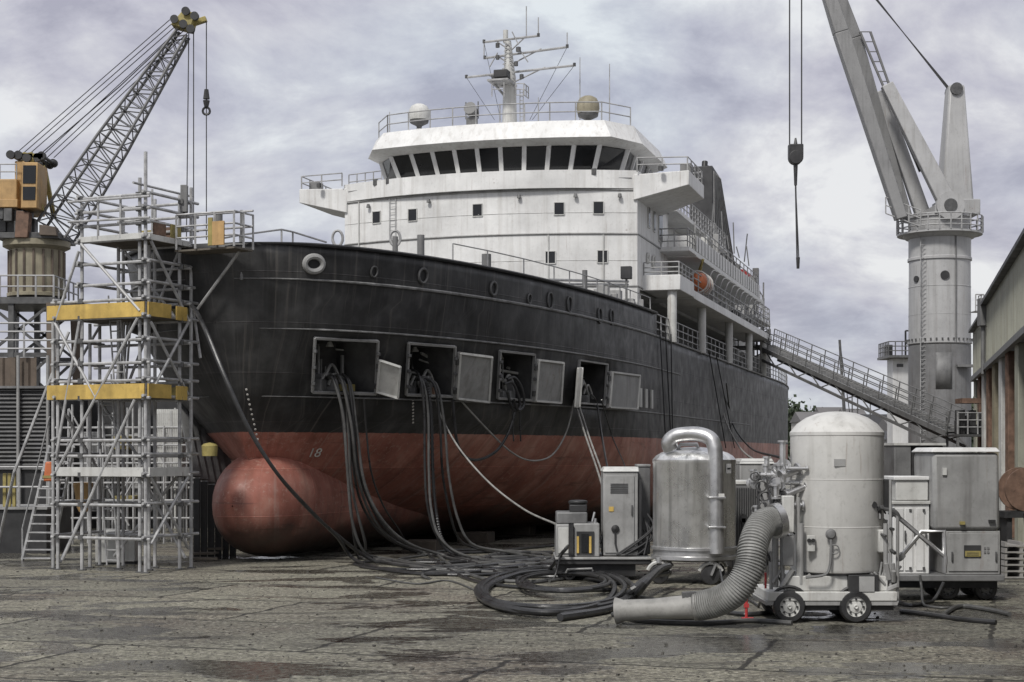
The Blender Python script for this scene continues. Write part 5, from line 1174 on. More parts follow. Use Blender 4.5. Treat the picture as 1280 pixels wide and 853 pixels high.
MB().box(q.x-.165, q.x+.165, q.y-.075, q.y+.075, q.z+.1, q.z+.18).build('vest_band', m_dullyel, pr)
# stack of timber beside the bulb
tb = thing('timber_stack', 'low stack of pale scaffold boards on the ground beside the bulb', 'boards', G(258, 700))
rr = random.Random(3)
for k in range(9):
    a = G(246 + rr.uniform(-4, 4), 702 - k*1.0); a.z = .04 + .11*(k//2); ang = R(rr.uniform(-10, 12)); dx = Vector((math.cos(ang), math.sin(ang), 0))*rr.uniform(.6, .9)
    MB().beam(a - dx*.2 + Vector((0, 0, .04)), a + dx + Vector((0, 0, .04)), .2, .06).build('board', m_plank, tb)
# dark clutter behind the scaffold
dk = thing('slatted_dock_house', 'dark slatted dock house with a brown upper band at the left edge', 'building', (P(20, 0, 66).x, 66, 0))
Yd = 66.0; X = lambda px, Y=Yd: P(px, 0, Y).x; Z = lambda py, Y=Yd: H + (HOR-py)/F*Y
MB().box(X(-130), X(64), Yd, Yd+6, 0, Z(484)).build('wall', m_dark, dk)
mb = MB()
for k in range(20): z = Z(484) - .12 - k*.17; mb.hexa([Vector((X(-130), Yd-.13, z-.05)), Vector((X(63), Yd-.13, z-.05)), Vector((X(63), Yd, z+.02)), Vector((X(-130), Yd, z+.02))], [Vector((X(-130), Yd-.13, z-.02)), Vector((X(63), Yd-.13, z-.02)), Vector((X(63), Yd, z+.05)), Vector((X(-130), Yd, z+.05))])
mb.build('slats', m_midgrey, dk, smooth=False)
mb = MB(); mb.corr((X(-130), Yd-.05), (X(46), Yd-.05), Z(483), Z(447), .5, .08); mb.build('upper_band', m_brown, dk, smooth=False)
MB().box(X(-130), X(66), Yd-.3, Yd+6, Z(486), Z(483)).build('ledge', m_midgrey, dk)
for px in (25, 62): MB().cyl((X(px), Yd-.25, 0), (X(px), Yd-.25, Z(445)), .07, n=7).build('post', m_grey, dk)
railing(MB(), [(X(-120), Yd-.2, Z(447)), (X(70), Yd-.2, Z(447))], 1.4, (1, .75, .5, .25), .04, 1.2).build('roof_railing', m_rail, dk)
fl = thing('staging_platform', 'low dark staging with yellow posts and a pale handrail at the left edge', 'staging', (P(20, 0, 54).x, 54, 0))
Y5 = 54.0
MB().box(P(-90, 0, Y5).x, P(58, 0, Y5).x, Y5, Y5+3, 0, Z(637, Y5)).build('platform_base', m_dark, fl)
MB().box(P(-90, 0, Y5).x, P(60, 0, Y5).x, Y5-.1, Y5+3, Z(637, Y5), Z(634, Y5)).build('platform_edge', m_grey, fl)
for px in (3, 9, 15): MB().box(P(px-2, 0, Y5).x, P(px+2, 0, Y5).x, Y5+.2, Y5+.3, Z(634, Y5), Z(592, Y5)).build('yellow_post', m_dullyel, fl, bev=.01)
railing(MB(), [(P(-90, 0, Y5).x, Y5, Z(634, Y5)), (P(62, 0, Y5).x, Y5, Z(634, Y5))], 1.35, (1, .5), .04, 1.0).build('handrail', m_rail, fl)
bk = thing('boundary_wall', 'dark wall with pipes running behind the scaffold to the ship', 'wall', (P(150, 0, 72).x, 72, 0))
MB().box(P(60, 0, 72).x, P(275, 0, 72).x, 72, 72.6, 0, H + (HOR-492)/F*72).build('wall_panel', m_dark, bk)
rr = random.Random(6)
for k in range(14):
    px = 75 + k*12; mt = rr.choice([m_midgrey, m_grey, m_offwhite]); y0 = rr.uniform(505, 560); MB().cyl((P(px, 0, 71.7).x, 71.7, 0), (P(px, 0, 71.7).x, 71.7, H + (HOR-y0)/F*71.7), rr.choice([.05, .07, .11]), n=7).build('pipe', mt, bk)
for py in (545, 575, 610): MB().cyl((P(66, 0, 71.5).x, 71.5, H + (HOR-py)/F*71.5), (P(240, 0, 71.5).x, 71.5, H + (HOR-py)/F*71.5), .06, n=7).build('pipe', m_grey, bk)
for i, (px, pw, y0, y1, mt, lab) in enumerate(((212, 32, 512, 590, m_offwhite, 'tall pale cabinet seen through the right of the scaffold'), (112, 26, 540, 640, m_midgrey, 'dark locker behind the left bay of the scaffold'), (150, 18, 545, 562, m_dullyel, 'small yellow box on the dark wall behind the scaffold'), (155, 26, 620, 634, m_dullyel, 'low yellow box behind the middle of the scaffold'))):
    Yk = 62; x0, x1 = P(px-pw/2, 0, Yk).x, P(px+pw/2, 0, Yk).x; z0, z1 = H + (HOR-y1)/F*Yk, H + (HOR-y0)/F*Yk
    o = thing('storage_cabinet', lab, 'cabinet', ((x0+x1)/2, Yk, 0))
    MB().box(x0, x1, Yk, Yk+.8, z0, z1).build('body', mt, o, bev=.03); MB().box(x0+.05, x1-.05, Yk-.03, Yk, z0+.1, z1-.1).build('door', mt, o, bev=.01)
    mb = MB(); 
    for x in (x0+.06, x1-.06): mb.beam((x, Yk+.1, 0), (x, Yk+.1, max(z0, .05)), .08); mb.beam((x, Yk+.7, 0), (x, Yk+.7, max(z0, .05)), .08)
    mb.each('leg', m_darksteel, o)

# a bare tube rack standing between the scaffold and the dark wall
tr_ = thing('tube_rack', 'bare frame of thin pale tubes standing behind the scaffold tower', 'rack', (P(150, 0, 60).x, 60, 0))
rr = random.Random(44); Yk = 60.0
for px in range(72, 246, 19):
    for dy in (0, 1.4): MB().cyl((P(px, 0, Yk).x, Yk+dy, 0), (P(px+rr.uniform(-1, 1), 0, Yk).x, Yk+dy, H + (HOR-rr.uniform(505, 535))/F*Yk), .045, n=6).build('upright', m_steel, tr_)
for py in (535, 556, 580, 604, 626, 648, 668): MB().cyl((P(68, 0, Yk).x, Yk, H + (HOR-py)/F*Yk), (P(246, 0, Yk).x, Yk, H + (HOR-py+rr.uniform(-2, 2))/F*Yk), .04, n=6).build('rail', m_steel, tr_)
for k in range(8):
    x = rr.uniform(75, 215); y = rr.uniform(560, 660); MB().cyl(P(x, y, Yk), P(x + rr.choice([-28, 28]), y - 50, Yk), .035, n=6).build('brace', m_steel, tr_)
mb = MB()
for k in range(12): mb.beam(P(196 + k*2.7, 590, Yk+.1), P(196 + k*2.7, 512, Yk+.1), .02)
for k in range(14): mb.beam(P(196, 512 + k*6, Yk+.1), P(227, 512 + k*6, Yk+.1), .02)
mb.build('mesh_panel', m_offwhite, tr_, smooth=False)

# planks and props leaning against the port bow
sp_ = thing('shoring_props', 'grey timber props leaning against the shaded port side behind the bulb', 'props', (P(255, 0, 51).x, 51, 0))
for k in range(6): MB().beam(P(246 + k*9, 596 + k*4, 51.2 + k*.25), P(226 + k*9, 500 + k*2, 52.6 + k*.25), .26, .1).build('prop', m_midgrey, sp_)
for k in range(6): MB().beam((P(246 + k*9, 596 + k*4, 51.2 + k*.25).x, 51.2 + k*.25, 0), P(246 + k*9, 598 + k*4, 51.2 + k*.25), .2, .12).build('prop_post', m_dark, sp_)
# ------------------------------------------------------------------ equipment on the quay
def wheel(parent, c, r_, wd, ax=(0, 1, 0), rimmat=None):
    c = Vector(c); a = Vector(ax).normalized()
    w_ = MB().lathe(c - a*wd/2, [(r_*.62, 0), (r_*.9, 0), (r_, wd*.22), (r_, wd*.78), (r_*.9, wd), (r_*.62, wd), (r_*.6, wd*.5), (r_*.62, 0)], 28, a, cap=False).build('wheel', m_rubber, parent)
    MB().lathe(c - a*(wd/2 - .015), [(.001, .0), (r_*.1, -.03), (r_*.16, .02), (r_*.38, .03), (r_*.42, .05), (r_*.56, .045), (r_*.64, -.01), (r_*.64, .1), (.001, .1)], 28, a).build('rim', rimmat or m_offwhite, w_)
    mb = MB(); x = a.orthogonal().normalized(); y = a.cross(x)
    for k in range(8): q = c - a*(wd/2 - .02) + (x*math.cos(k*math.pi/4) + y*math.sin(k*math.pi/4))*r_*.47; mb.lathe(q, [(.001, -.012), (r_*.07, -.012), (r_*.07, .03), (.001, .03)], 8, a)
    mb.each('wheel_nut', m_dark, w_)
    return w_
# --- white tank trailer
YT = 31.9; sT = YT/F; X = lambda px, Y=YT: (px-640)/F*Y; Z = lambda py, Y=YT: H + (HOR-py)/F*Y
tt = thing('tank_trailer', 'tall white domed tank on a small four wheeled trailer', 'tank trailer', (X(1046), YT+.95, 0))
Z_T = lambda py: H + (HOR-py)/F*31.9
tcx, tcy = X(1046, YT+.95), YT+.95; rT = 57.5*(YT+.95)/F
prof = [(rT*.80, Z(719)), (rT*.97, Z(717)), (rT, Z(713)), (rT, Z(545)), (rT*1.012, Z(544)), (rT*1.012, Z(540)), (rT*.985, Z(538)), (rT*.86, Z(529)), (rT*.66, Z(521)), (rT*.42, Z(515.5)), (rT*.2, Z(513.5)), (.001, Z(513))]
tk = MB().lathe((tcx, tcy, 0), prof, 56).build('tank', m_tankw, tt, ang=30)
pl = MB()
for dx, dz in ((0, 0),): pl.box(X(1010), X(1020), tcy-rT*.88-.04, tcy-rT*.8, Z(690), Z(670))
pl.build('gauge_plate', m_offwhite, tk, bev=.01)
mb = MB()
for a_ in (1012, 1017): mb.cyl((X(a_), tcy-rT*.88-.05, Z(676)), (X(a_), tcy-rT*.88-.09, Z(676)), .04, n=10)
mb.each('gauge', m_dark, tk)
mb = MB(); q = Vector((X(1038), tcy-rT-.06, Z(668))); mb.lathe(q + Vector((0, .05, 0)), [(.001, 0), (.09, .0), (.11, -.04), (.07, -.09), (.001, -.1)], 16, (0, 1, 0)); 
mb.build('lamp_bowl', m_midgrey, tk)
mb = MB(); mb.tube(cr([q + Vector((0, 0, -.1)), q + Vector((0, 0, -.35)), q + Vector((-.02, 0, -.62)), q + Vector((-.12, -.02, -.8)), q + Vector((-.5, .02, -.86))], 5), .028, 6); mb.torus(q + Vector((.07, 0, -.3)), .09, .014, (0, 1, 0), 16, 5); mb.build('stem', m_midgrey, tk)
mb = MB(); q = Vector((X(1093), tcy-rT*.5-.15, Z(633))); mb.cyl(q, q + Vector((.05, -.12, .02)), .05, .07, 8); mb.tube(cr([q, q + Vector((.2, -.05, -.05)), q + Vector((.32, .1, -.16))], 4), .02, 5); mb.build('tank_tap', m_dark, tk)
ch = MB()
ch.hexa([Vector((X(960), YT, Z(752))), Vector((X(1122), YT, Z(752))), Vector((X(1122), YT+1.9, Z(752))), Vector((X(960), YT+1.9, Z(752)))], [Vector((X(960), YT, Z(740))), Vector((X(1122), YT, Z(740))), Vector((X(1122), YT+1.9, Z(740))), Vector((X(960), YT+1.9, Z(740)))])
ch.build('chassis', m_offwhite, tt, bev=.02)
mb = MB()
for xa, xb, xc, xd in ((1004, 1054, 1001, 1060), (1086, 1122, 1082, 1124), (958, 970, 956, 974)):
    mb.add([(X(xa), YT+.02, Z(757)), (X(xb), YT+.02, Z(757)), (X(xd), YT+.02, Z(751.8)), (X(xc), YT+.02, Z(751.8)), (X(xa), YT+1.88, Z(757)), (X(xb), YT+1.88, Z(757)), (X(xd), YT+1.88, Z(751.8)), (X(xc), YT+1.88, Z(751.8))], [(0, 1, 2, 3), (7, 6, 5, 4), (0, 4, 5, 1), (1, 5, 6, 2), (3, 2, 6, 7), (3, 7, 4, 0)])
mb.each('side_skirt', m_grey, tt)
MB().box(X(985), X(1112), YT+.15, YT+1.75, Z(740), Z(721)).build('tank_plinth', m_offwhite, tt, bev=.02)
MB().cyl((tcx, tcy, Z(722)), (tcx, tcy, Z(716)), rT*.82, n=32).build('tank_foot', m_midgrey, tt)
MB().box(X(990), X(1120), YT+.2, YT+1.7, Z(764), Z(752.5)).build('axle_frame', m_dark, tt)
cbx = MB().box(X(1061), X(1099), YT+.02, YT+.2, Z(742), Z(719)).build('control_box', m_dark, tt, bev=.01)
MB().box(X(1074), X(1093), YT-.02, YT+.02, Z(740), Z(721)).build('control_panel', m_grey, cbx, bev=.005)
for px, y in ((987, 0), (1070, 0), (987, 1.55), (1070, 1.55)): wheel(tt, (X(px), YT+.08+y, .325), .325, .22)
for px in (987, 1070):
    mb = MB(); c = Vector((X(px), YT-.02, .325))
    mb.tube([c + Vector((math.cos(R(a))*.40, .1, math.sin(R(a))*.40)) for a in range(10, 171, 16)], .035, 5); mb.build('mudguard', m_dark, tt)
mb = MB(); rr = random.Random(12)
for px, y0, y1, r_ in ((971, 735, 672, .07), (980, 738, 668, .05), (1000, 735, 622, .04), (1003, 732, 655, .06), (966, 738, 690, .04), (1110, 735, 655, .05), (1116, 738, 600, .03), (1125, 752, 645, .035)): mb.cyl((X(px), YT+.2, Z(y0)), (X(px), YT+.2, Z(y1)), r_, n=10)
for k in range(26):
    px = rr.choice([rr.uniform(962, 1004), rr.uniform(1098, 1122)]); c = Vector((X(px), YT + rr.uniform(.1, .5), Z(rr.uniform(725, 740)))); d_ = Vector((rr.uniform(-.3, .3), rr.uniform(-.1, .1), rr.uniform(-.02, .4))); mb.cyl(c, c+d_, rr.uniform(.02, .06), n=7)
mb.each('pipe', m_grey, tt)
mb = MB(); rr = random.Random(15)
for k in range(34):
    px = rr.uniform(946, 990); py = rr.uniform(582, 668) if px < 978 else rr.uniform(582, 622); c = Vector((X(px), YT + rr.uniform(.2, .9), Z(py))); ax = rr.choice([(1, 0, 0), (0, 1, 0), (0, 0, 1), (1, .3, .4)]); r_ = rr.uniform(.03, .085); L = rr.uniform(.12, .5)
    mb.lathe(c, [(.001, 0), (r_*1.7, 0), (r_*1.7, .04), (r_, .05), (r_, L), (r_*1.7, L+.01), (r_*1.7, L+.05), (.001, L+.05)], 10, ax)
mb.each('valve', m_alu, tt)
mb = MB(); rr = random.Random(16)
for k in range(12):
    px = rr.uniform(944, 985); py = rr.uniform(585, 660); c = Vector((X(px), YT + rr.uniform(.05, .5), Z(py))); mb.torus(c, rr.uniform(.06, .12), .018, (rr.uniform(-.5, .5), -1, rr.uniform(-.3, .3)), 14, 5)
mb.each('hand_wheel', m_darksteel, tt)
mb = MB()
for k in range(9):
    a = Vector((X(rr.uniform(948, 975)), YT+.3, Z(rr.uniform(590, 640)))); b = Vector((X(rr.uniform(955, 1000)), YT+.25, Z(rr.uniform(660, 735)))); m_p = a.lerp(b, .5) + Vector((rr.uniform(-.3, .3), -.15, -.1)); mb.tube(cr([a, m_p, b], 6), .018, 5)
mb.each('control_cable', m_rope, tt)
MB().box(X(978), X(993), YT+.0, YT+.3, Z(666), Z(620)).build('switch_cabinet', m_offwhite, tt, bev=.02)
MB().box(X(979), X(993), YT+.05, YT+.35, Z(708), Z(670)).build('switch_cabinet', m_grey, tt, bev=.02)
MB().box(X(1101), X(1120), YT+.2, YT+.5, Z(692), Z(663)).build('junction_box', m_offwhite, tt, bev=.03)
MB().box(X(1108), X(1122), YT+.6, YT+.9, Z(640), Z(600)).build('junction_box', m_dark, tt, bev=.02)
mb = MB(); rr = random.Random(19)
for k in range(16): c = Vector((X(rr.uniform(1102, 1122)), YT + rr.uniform(.2, .8), Z(rr.uniform(600, 735)))); d_ = Vector((rr.uniform(-.1, .15), rr.uniform(-.2, .2), rr.uniform(-.3, .3))); mb.cyl(c, c+d_, rr.uniform(.02, .05), n=6)
mb.tube(cr([Vector((X(1108), YT+.3, Z(637))), Vector((X(1122), YT+.2, Z(640))), Vector((X(1128), YT+.2, Z(650)))], 4), .04, 6)
mb.each('side_valve', m_darksteel, tt)
MB().cyl((X(1098), YT+1.2, Z(600)), (X(1104), YT+1.2, Z(545)), .1, n=8).build('relief_pipe', m_offwhite, tt)
# red handle on the chassis
MB().cyl((X(957.5), YT+.05, Z(736)), (X(957.5), YT+.05, Z(716)), .022, n=8).build('red_lever', m_red, tt)
# prop poles on the right
for i, (a, b, lab) in enumerate((((1116, 641), (1182, 697), 'pale bracing pole sloping down to the right behind the white tank trailer'), ((1126, 696), (1152, 665), 'short bracing pole crossing the longer one beside the hopper unit'))):
    Yp = 34.0; q = thing('bracing_pole', lab, 'pole', (P(b[0], 0, Yp).x, Yp, 0)); MB().tube([P(*a, Yp), P(*b, Yp)] + ([P(1182, 706, Yp)] if i == 0 else [P(1180, 664, Yp), P(1181, 716, Yp)]), .05, 7).build('tube', m_alu, q)
    MB().lathe(P(*a, Yp), [(.001, -.06), (.09, -.06), (.09, .06), (.001, .06)], 10, (1, 0, -1)).build('collar', m_grey, q)

# --- corrugated hose and nozzle lying before it
ph = thing('corrugated_duct', 'fat ribbed grey duct curving from the white tank trailer down to the ground', 'duct', G(900, 765))
pts = cr([P(968, 652, 31.7), P(953, 656, 31.4), P(942, 680, 31.0), P(936, 712, 30.8), P(920, 738, 30.8), P(897, 752, 31), P(872, 758, 31.2)], 10)
mb = MB(); fine = []
for a, b in zip(pts, pts[1:]): fine += [a.lerp(b, k/4) for k in range(4)]
fine.append(pts[-1]); mb.tube(fine, lambda i: .272 + (.022 if i % 4 < 2 else -.012), 22); mb.build('ribbed_duct', m_greyhose, ph)
MB().tube([P(967, 652, 31.7), P(975, 650, 31.75)], .35, 20).build('clamp_ring', m_alu, ph)
nz = MB(); a = P(872, 758, 31.2); b = P(770, 764, 31.6); nz.tube([a.lerp(b, t) for t in (0, .04, .05, .55, .9, 1.0)], lambda i: [.28, .28, .24, .20, .215, .27][i], 20); nz.build('smooth_duct', m_palehose, ph)
cl = MB()
for k in range(3): c = a.lerp(b, .05 + .05*k) + Vector((0, -.05, .18)); cl.box(c.x-.07, c.x+.07, c.y-.08, c.y+.08, c.z-.02, c.z+.12)
cl.each('duct_coupling', m_darksteel, ph, bev=.01)
rk = thing('red_valve_key', 'small red valve key standing on the ground beside the trailer wheel', 'valve key', G(933, 775))
q = G(933, 775); MB().cyl(q, q + Vector((0, 0, .42)), .03, n=8).box(q.x-.1, q.x+.14, q.y-.05, q.y+.05, 0, .05).box(q.x-.05, q.x+.05, q.y-.04, q.y+.04, .25, .33).build('key_body', m_red, rk)

# --- silver tank on castors
YV = 41.0; sV = YV/F; X = lambda px, Y=YV: (px-640)/F*Y; Z = lambda py, Y=YV: H + (HOR-py)/F*Y
sv = thing('silver_tank', 'polished steel cylindrical tank with an arched pipe standing on castors', 'tank', (X(868), YV+1, 0))
vx, vy = X(868, YV+1), YV+1.05; rV = 51.5*(YV+1)/F
MB().lathe((vx, vy, 0), [(rV*.985, Z(687)), (rV, Z(684)), (rV, Z(580)), (rV*1.01, Z(579)), (rV*1.01, Z(575)), (rV*.93, Z(570)), (rV*.8, Z(566)), (rV*.5, Z(561)), (rV*.2, Z(559)), (.001, Z(558.5))], 56).build('body', m_silver, sv, ang=30)
MB().lathe((vx, vy, 0), [(rV*1.0, Z(702)), (rV*1.05, Z(701)), (rV*1.05, Z(697)), (rV*1.0, Z(696)), (rV*1.0, Z(690)), (rV*1.05, Z(689)), (rV*1.05, Z(686)), (rV*1.0, Z(685))], 48).build('base_ring', m_alu, sv)
MB().lathe((vx, vy, 0), [(.001, Z(703)), (rV*.95, Z(703)), (rV*.95, Z(696)), (.001, Z(696))], 30).build('base_plate', m_dark, sv)
yp = vy - rV*.9
pp_ = cr([Vector((X(841), yp+.5, Z(562))), Vector((X(838), yp+.45, Z(553))), Vector((X(846), yp+.4, Z(545))), Vector((X(860), yp+.3, Z(542.5))), Vector((X(876), yp+.15, Z(543))), Vector((X(889), yp, Z(549))), Vector((X(894), yp-.08, Z(562)))], 8) + [Vector((X(895), yp-.1, Z(600))), Vector((X(895), yp-.1, Z(640))), Vector((X(896), yp-.1, Z(692)))]
MB().tube(pp_, .19, 18).build('arched_pipe', m_alu, sv)
for py in (622, 659): MB().box(X(884.5), X(906), yp-.33, yp+.2, Z(py+1.2), Z(py-1.2)).build('pipe_bracket', m_alu, sv, bev=.01)
MB().box(X(897), X(904), yp-.31, yp-.27, Z(624), Z(617)).build('pipe_label', m_offwhite, sv)
lb = MB(); a1_ = R(38)
def on_v(ang, z, o=.012): return Vector((vx + (rV+o)*math.sin(ang), vy - (rV+o)*math.cos(ang), z))
pts = [on_v(R(k), 0) for k in (42, 46, 50, 54)]
lo = MB().add([p + Vector((0, 0, Z(592))) for p in pts] + [p + Vector((0, 0, Z(580))) for p in pts], [(i, i+1, 5+i, 4+i) for i in range(3)]).build('label_plate', m_white, sv)
pts = [on_v(R(k), 0, .02) for k in (44, 48, 52)]
MB().add([p + Vector((0, 0, Z(587))) for p in pts] + [p + Vector((0, 0, Z(585))) for p in pts], [(0, 1, 4, 3), (1, 2, 5, 4)]).build('label_mark', m_dark, lo)
for px0, px1, dy in ((849, 879, -.35), (838, 856, .3)):
    mb = MB(); y_ = vy + dy; mb.tube([(X(px0), y_, Z(566)), (X(px0+5), y_, Z(555.5)), (X(px1-4), y_, Z(555)), (X(px1), y_, Z(566))], .05, 7); mb.build('lifting_handle', m_alu, sv)
def castor(parent, c, r_):
    c = Vector(c); k_ = MB(); k_.cyl(c + Vector((0, 0, r_*2.2)), c + Vector((0, 0, r_*2.75)), .09, n=10)
    for y in (-.09, .09): k_.beam(c + Vector((.12, y, r_*2.2)), c + Vector((0, y, r_)), .05, .16, up=(0, 1, 0))
    o = k_.build('castor', m_alu, parent); MB().lathe(c + Vector((0, -.07, r_)), [(.001, 0), (r_*.9, 0), (r_, .03), (r_, .11), (r_*.9, .14), (.001, .14)], 20, (0, 1, 0)).build('castor_wheel', m_rubber, o)
    MB().tube([c + Vector((math.cos(R(a))*r_*1.25, 0, r_ + math.sin(R(a))*r_*1.25)) for a in range(20, 175, 20)], .05, 6).build('castor_guard', m_offwhite, o)
castor(sv, (X(889), vy-rV*.85, 0), .25); castor(sv, (X(826), vy-rV*.55, 0), .25); castor(sv, (X(905), vy+rV*.6, 0), .25); castor(sv, (X(835), vy+rV*.7, 0), .25)
# --- black platform trailer with generator and cabinets
YG = 42.4; X = lambda px, Y=YG: (px-640)/F*Y; Z = lambda py, Y=YG: H + (HOR-py)/F*Y
bt = thing('platform_trailer', 'low black platform trailer carrying the small generator and grey cabinet', 'trailer', (X(756), YG+.9, 0))
MB().box(X(695), X(814), YG, YG+2.2, Z(706), Z(700)).build('platform', m_dark, bt, bev=.02)
MB().box(X(694), X(815), YG-.05, YG+2.25, Z(700), Z(697)).build('platform_edge', m_grey, bt, bev=.02)
MB().box(X(697), X(795), YG+.15, YG+2, Z(721), Z(706)).build('underframe', m_black, bt)
MB().tube([(X(708), YG+.05, Z(716)), (X(709), YG+.02, Z(712)), (X(740), YG+.02, Z(711)), (X(741), YG+.05, Z(714))], .03, 6).build('tow_handle', m_grey, bt)
for px in (712, 780): wheel(bt, (X(px), YG+.25, .2), .2, .14, rimmat=m_dark); wheel(bt, (X(px), YG+1.9, .2), .2, .14, rimmat=m_dark)
gn = thing('generator_set', 'small grey generator set with amber striped panel on the black trailer', 'generator', (X(724), YG+.5, Z(697)))
zb = Z(697)
MB().box(X(695), X(716), YG+.15, YG+1.4, zb, Z(656)).build('left_module', m_grey, gn, bev=.03)
MB().box(X(698), X(711), YG+.11, YG+.16, zb+.1, Z(660)).build('module_door', m_offwhite, gn, bev=.01)
MB().box(X(711), X(717), YG+.1, YG+.4, zb, Z(656)).build('dark_strip', m_dark, gn)
MB().box(X(717.5), X(750), YG+.2, YG+1.4, zb, Z(655)).build('front_module', m_grey, gn, bev=.03)
MB().box(X(721), X(743), YG+.16, YG+.21, Z(694), Z(665)).build('panel_recess', m_dark, gn)
for px in (722.5, 738): MB().box(X(px-1.3), X(px+1.5), YG+.13, YG+.165, Z(692), Z(671)).build('amber_bar', m_yellow, gn)
MB().box(X(727), X(736), YG+.13, YG+.165, Z(691), Z(668)).build('dark_screen', m_glass, gn)
MB().box(X(696), X(735), YG+.3, YG+1.5, Z(656), Z(641)).build('upper_housing', m_midgrey, gn, bev=.04)
mb = MB(); mb.box(X(713), X(735), YG+.5, YG+1.1, Z(641), Z(632)); mb.lathe((X(724), YG+.8, Z(632)), [(.2, 0), (.26, .03), (.26, .1), (.18, .12), (.001, .13)], 16); mb.build('engine_cover', m_dark, gn, bev=.02)
mb = MB(); rr = random.Random(21)
for k in range(14): c = Vector((X(rr.uniform(736, 752)), YG + rr.uniform(.2, .7), Z(rr.uniform(650, 692)))); mb.cyl(c, c + Vector((rr.uniform(-.1, .1), 0, rr.uniform(.1, .3))), rr.uniform(.02, .05), n=6)
mb.each('pipe', m_alu, gn)
gc = thing('electrical_cabinet', 'tall light grey cabinet with sloped top on the black trailer', 'cabinet', (X(779), YG+.8, Z(697)))
MB().box(X(755), X(799), YG+.35, YG+1.5, zb+.02, Z(590)).build('body', m_grey, gc, bev=.03)
MB().hexa([Vector((X(754), YG+.3, Z(590))), Vector((X(800), YG+.3, Z(590))), Vector((X(800), YG+1.55, Z(590))), Vector((X(754), YG+1.55, Z(590)))], [Vector((X(757), YG+.5, Z(584))), Vector((X(800), YG+.5, Z(584))), Vector((X(800), YG+1.4, Z(584))), Vector((X(757), YG+1.4, Z(584)))]).build('top_cover', m_offwhite, gc, bev=.02)
MB().box(X(757), X(794), YG+.31, YG+.35, zb+.1, Z(595)).build('door', m_grey, gc, bev=.01)
q = Vector((X(770), YG+.28, Z(662))); MB().lathe(q + Vector((0, .04, 0)), [(.001, 0), (.1, 0), (.11, -.05), (.001, -.09)], 14, (0, 1, 0)).tube([q, q + Vector((0, 0, -.4)), q + Vector((.05, -.03, -.6))], .025, 6).build('cable_socket', m_dark, gc)
MB().box(X(800), X(803), YG+.3, YG+.5, Z(680), Z(600)).build('side_conduit', m_dark, gc)
dc = thing('dark_cabinet', 'dark narrow cabinet between the light grey cabinet and silver tank', 'cabinet', (X(808), YG+1.6, Z(697)))
MB().box(X(801), X(817), YG+1.0, YG+2.0, zb+.02, Z(583)).build('body', m_midgrey, dc, bev=.03)
MB().box(X(800.5), X(817.5), YG+.97, YG+2.03, Z(584), Z(581)).build('lid', m_grey, dc, bev=.01)
mb = MB(); rr = random.Random(22)
for k in range(7): a = Vector((X(rr.uniform(798, 812)), YG+.6, Z(rr.uniform(640, 665)))); mb.tube(cr([a, a + Vector((.1, -.2, -.4)), Vector((X(rr.uniform(770, 810)), YG+.15, zb+.06))], 5), .025, 5)
mb.each('cable', m_rope, dc)
# --- units behind between silver and white tank
Yb_ = 44.0; X = lambda px, Y=Yb_: (px-640)/F*Y; Z = lambda py, Y=Yb_: H + (HOR-py)/F*Y
lu = thing('louvred_unit', 'grey louvred unit with pale top right behind the silver tank', 'unit', (X(935), Yb_, 0))
MB().box(X(915), X(950), Yb_, Yb_+1.4, .2, Z(606)).build('body', m_midgrey, lu, bev=.03); MB().box(X(914), X(951), Yb_-.03, Yb_+1.43, Z(606), Z(601)).build('lid', m_offwhite, lu, bev=.02)
mb = MB()
for k in range(11): x = X(918 + k*2.8); mb.box(x, x+.03, Yb_-.03, Yb_, Z(695), Z(610))
mb.build('louvres', m_dark, lu, smooth=False); MB().box(X(917), X(948), Yb_+.1, Yb_+1.3, 0, .2).build('skid', m_dark, lu)
q = Vector((X(929), Yb_-.1, Z(648))); MB().cyl(q + Vector((0, .1, 0)), q, .12, .12, 10).box(q.x-.05, q.x+.05, q.y, q.y+.1, Z(690), q.z).build('isolator', m_dark, lu)
hu = thing('hooded_unit', 'small grey unit with a pale hood standing behind the valve manifold', 'unit', (X(966), Yb_+3, 0))
Yb_ = 47; MB().box(X(944), X(990), Yb_, Yb_+1.5, 0, Z(577)).build('body', m_grey, hu, bev=.03); MB().hexa([Vector((X(943), Yb_-.05, Z(581))), Vector((X(991), Yb_-.05, Z(581))), Vector((X(991), Yb_+1.5, Z(581))), Vector((X(943), Yb_+1.5, Z(581)))], [Vector((X(948), Yb_+.1, Z(574))), Vector((X(988), Yb_+.1, Z(574))), Vector((X(988), Yb_+1.4, Z(574))), Vector((X(948), Yb_+1.4, Z(574)))]).build('hood', m_offwhite, hu, bev=.02)
# --- right hand group
YR = 36.4; X = lambda px, Y=YR: (px-640)/F*Y; Z = lambda py, Y=YR: H + (HOR-py)/F*Y
rt = thing('low_trailer', 'dark low trailer under the grey hopper and white locker at the right', 'trailer', (X(1190), YR+1, 0))
MB().box(X(1116), X(1256), YR, YR+2.0, Z(727), Z(719)).build('platform', m_midgrey, rt, bev=.02)
MB().box(X(1122), X(1250), YR+.2, YR+1.9, Z(736), Z(727)).build('underframe', m_black, rt)
for px in (1192, 1240): wheel(rt, (X(px), YR+.55, .27), .27, .24, rimmat=m_midgrey); wheel(rt, (X(px), YR+1.7, .27), .27, .24, rimmat=m_midgrey)
hb_ = thing('hopper_unit', 'big ribless grey metal bin over a cabinet with a yellow and black sign', 'hopper', (X(1208), YR+.8, Z(719)))
zq = Z(719)
MB().box(X(1184), X(1252), YR+.1, YR+1.7, zq, Z(664)).build('lower_cabinet', m_grey, hb_, bev=.02)
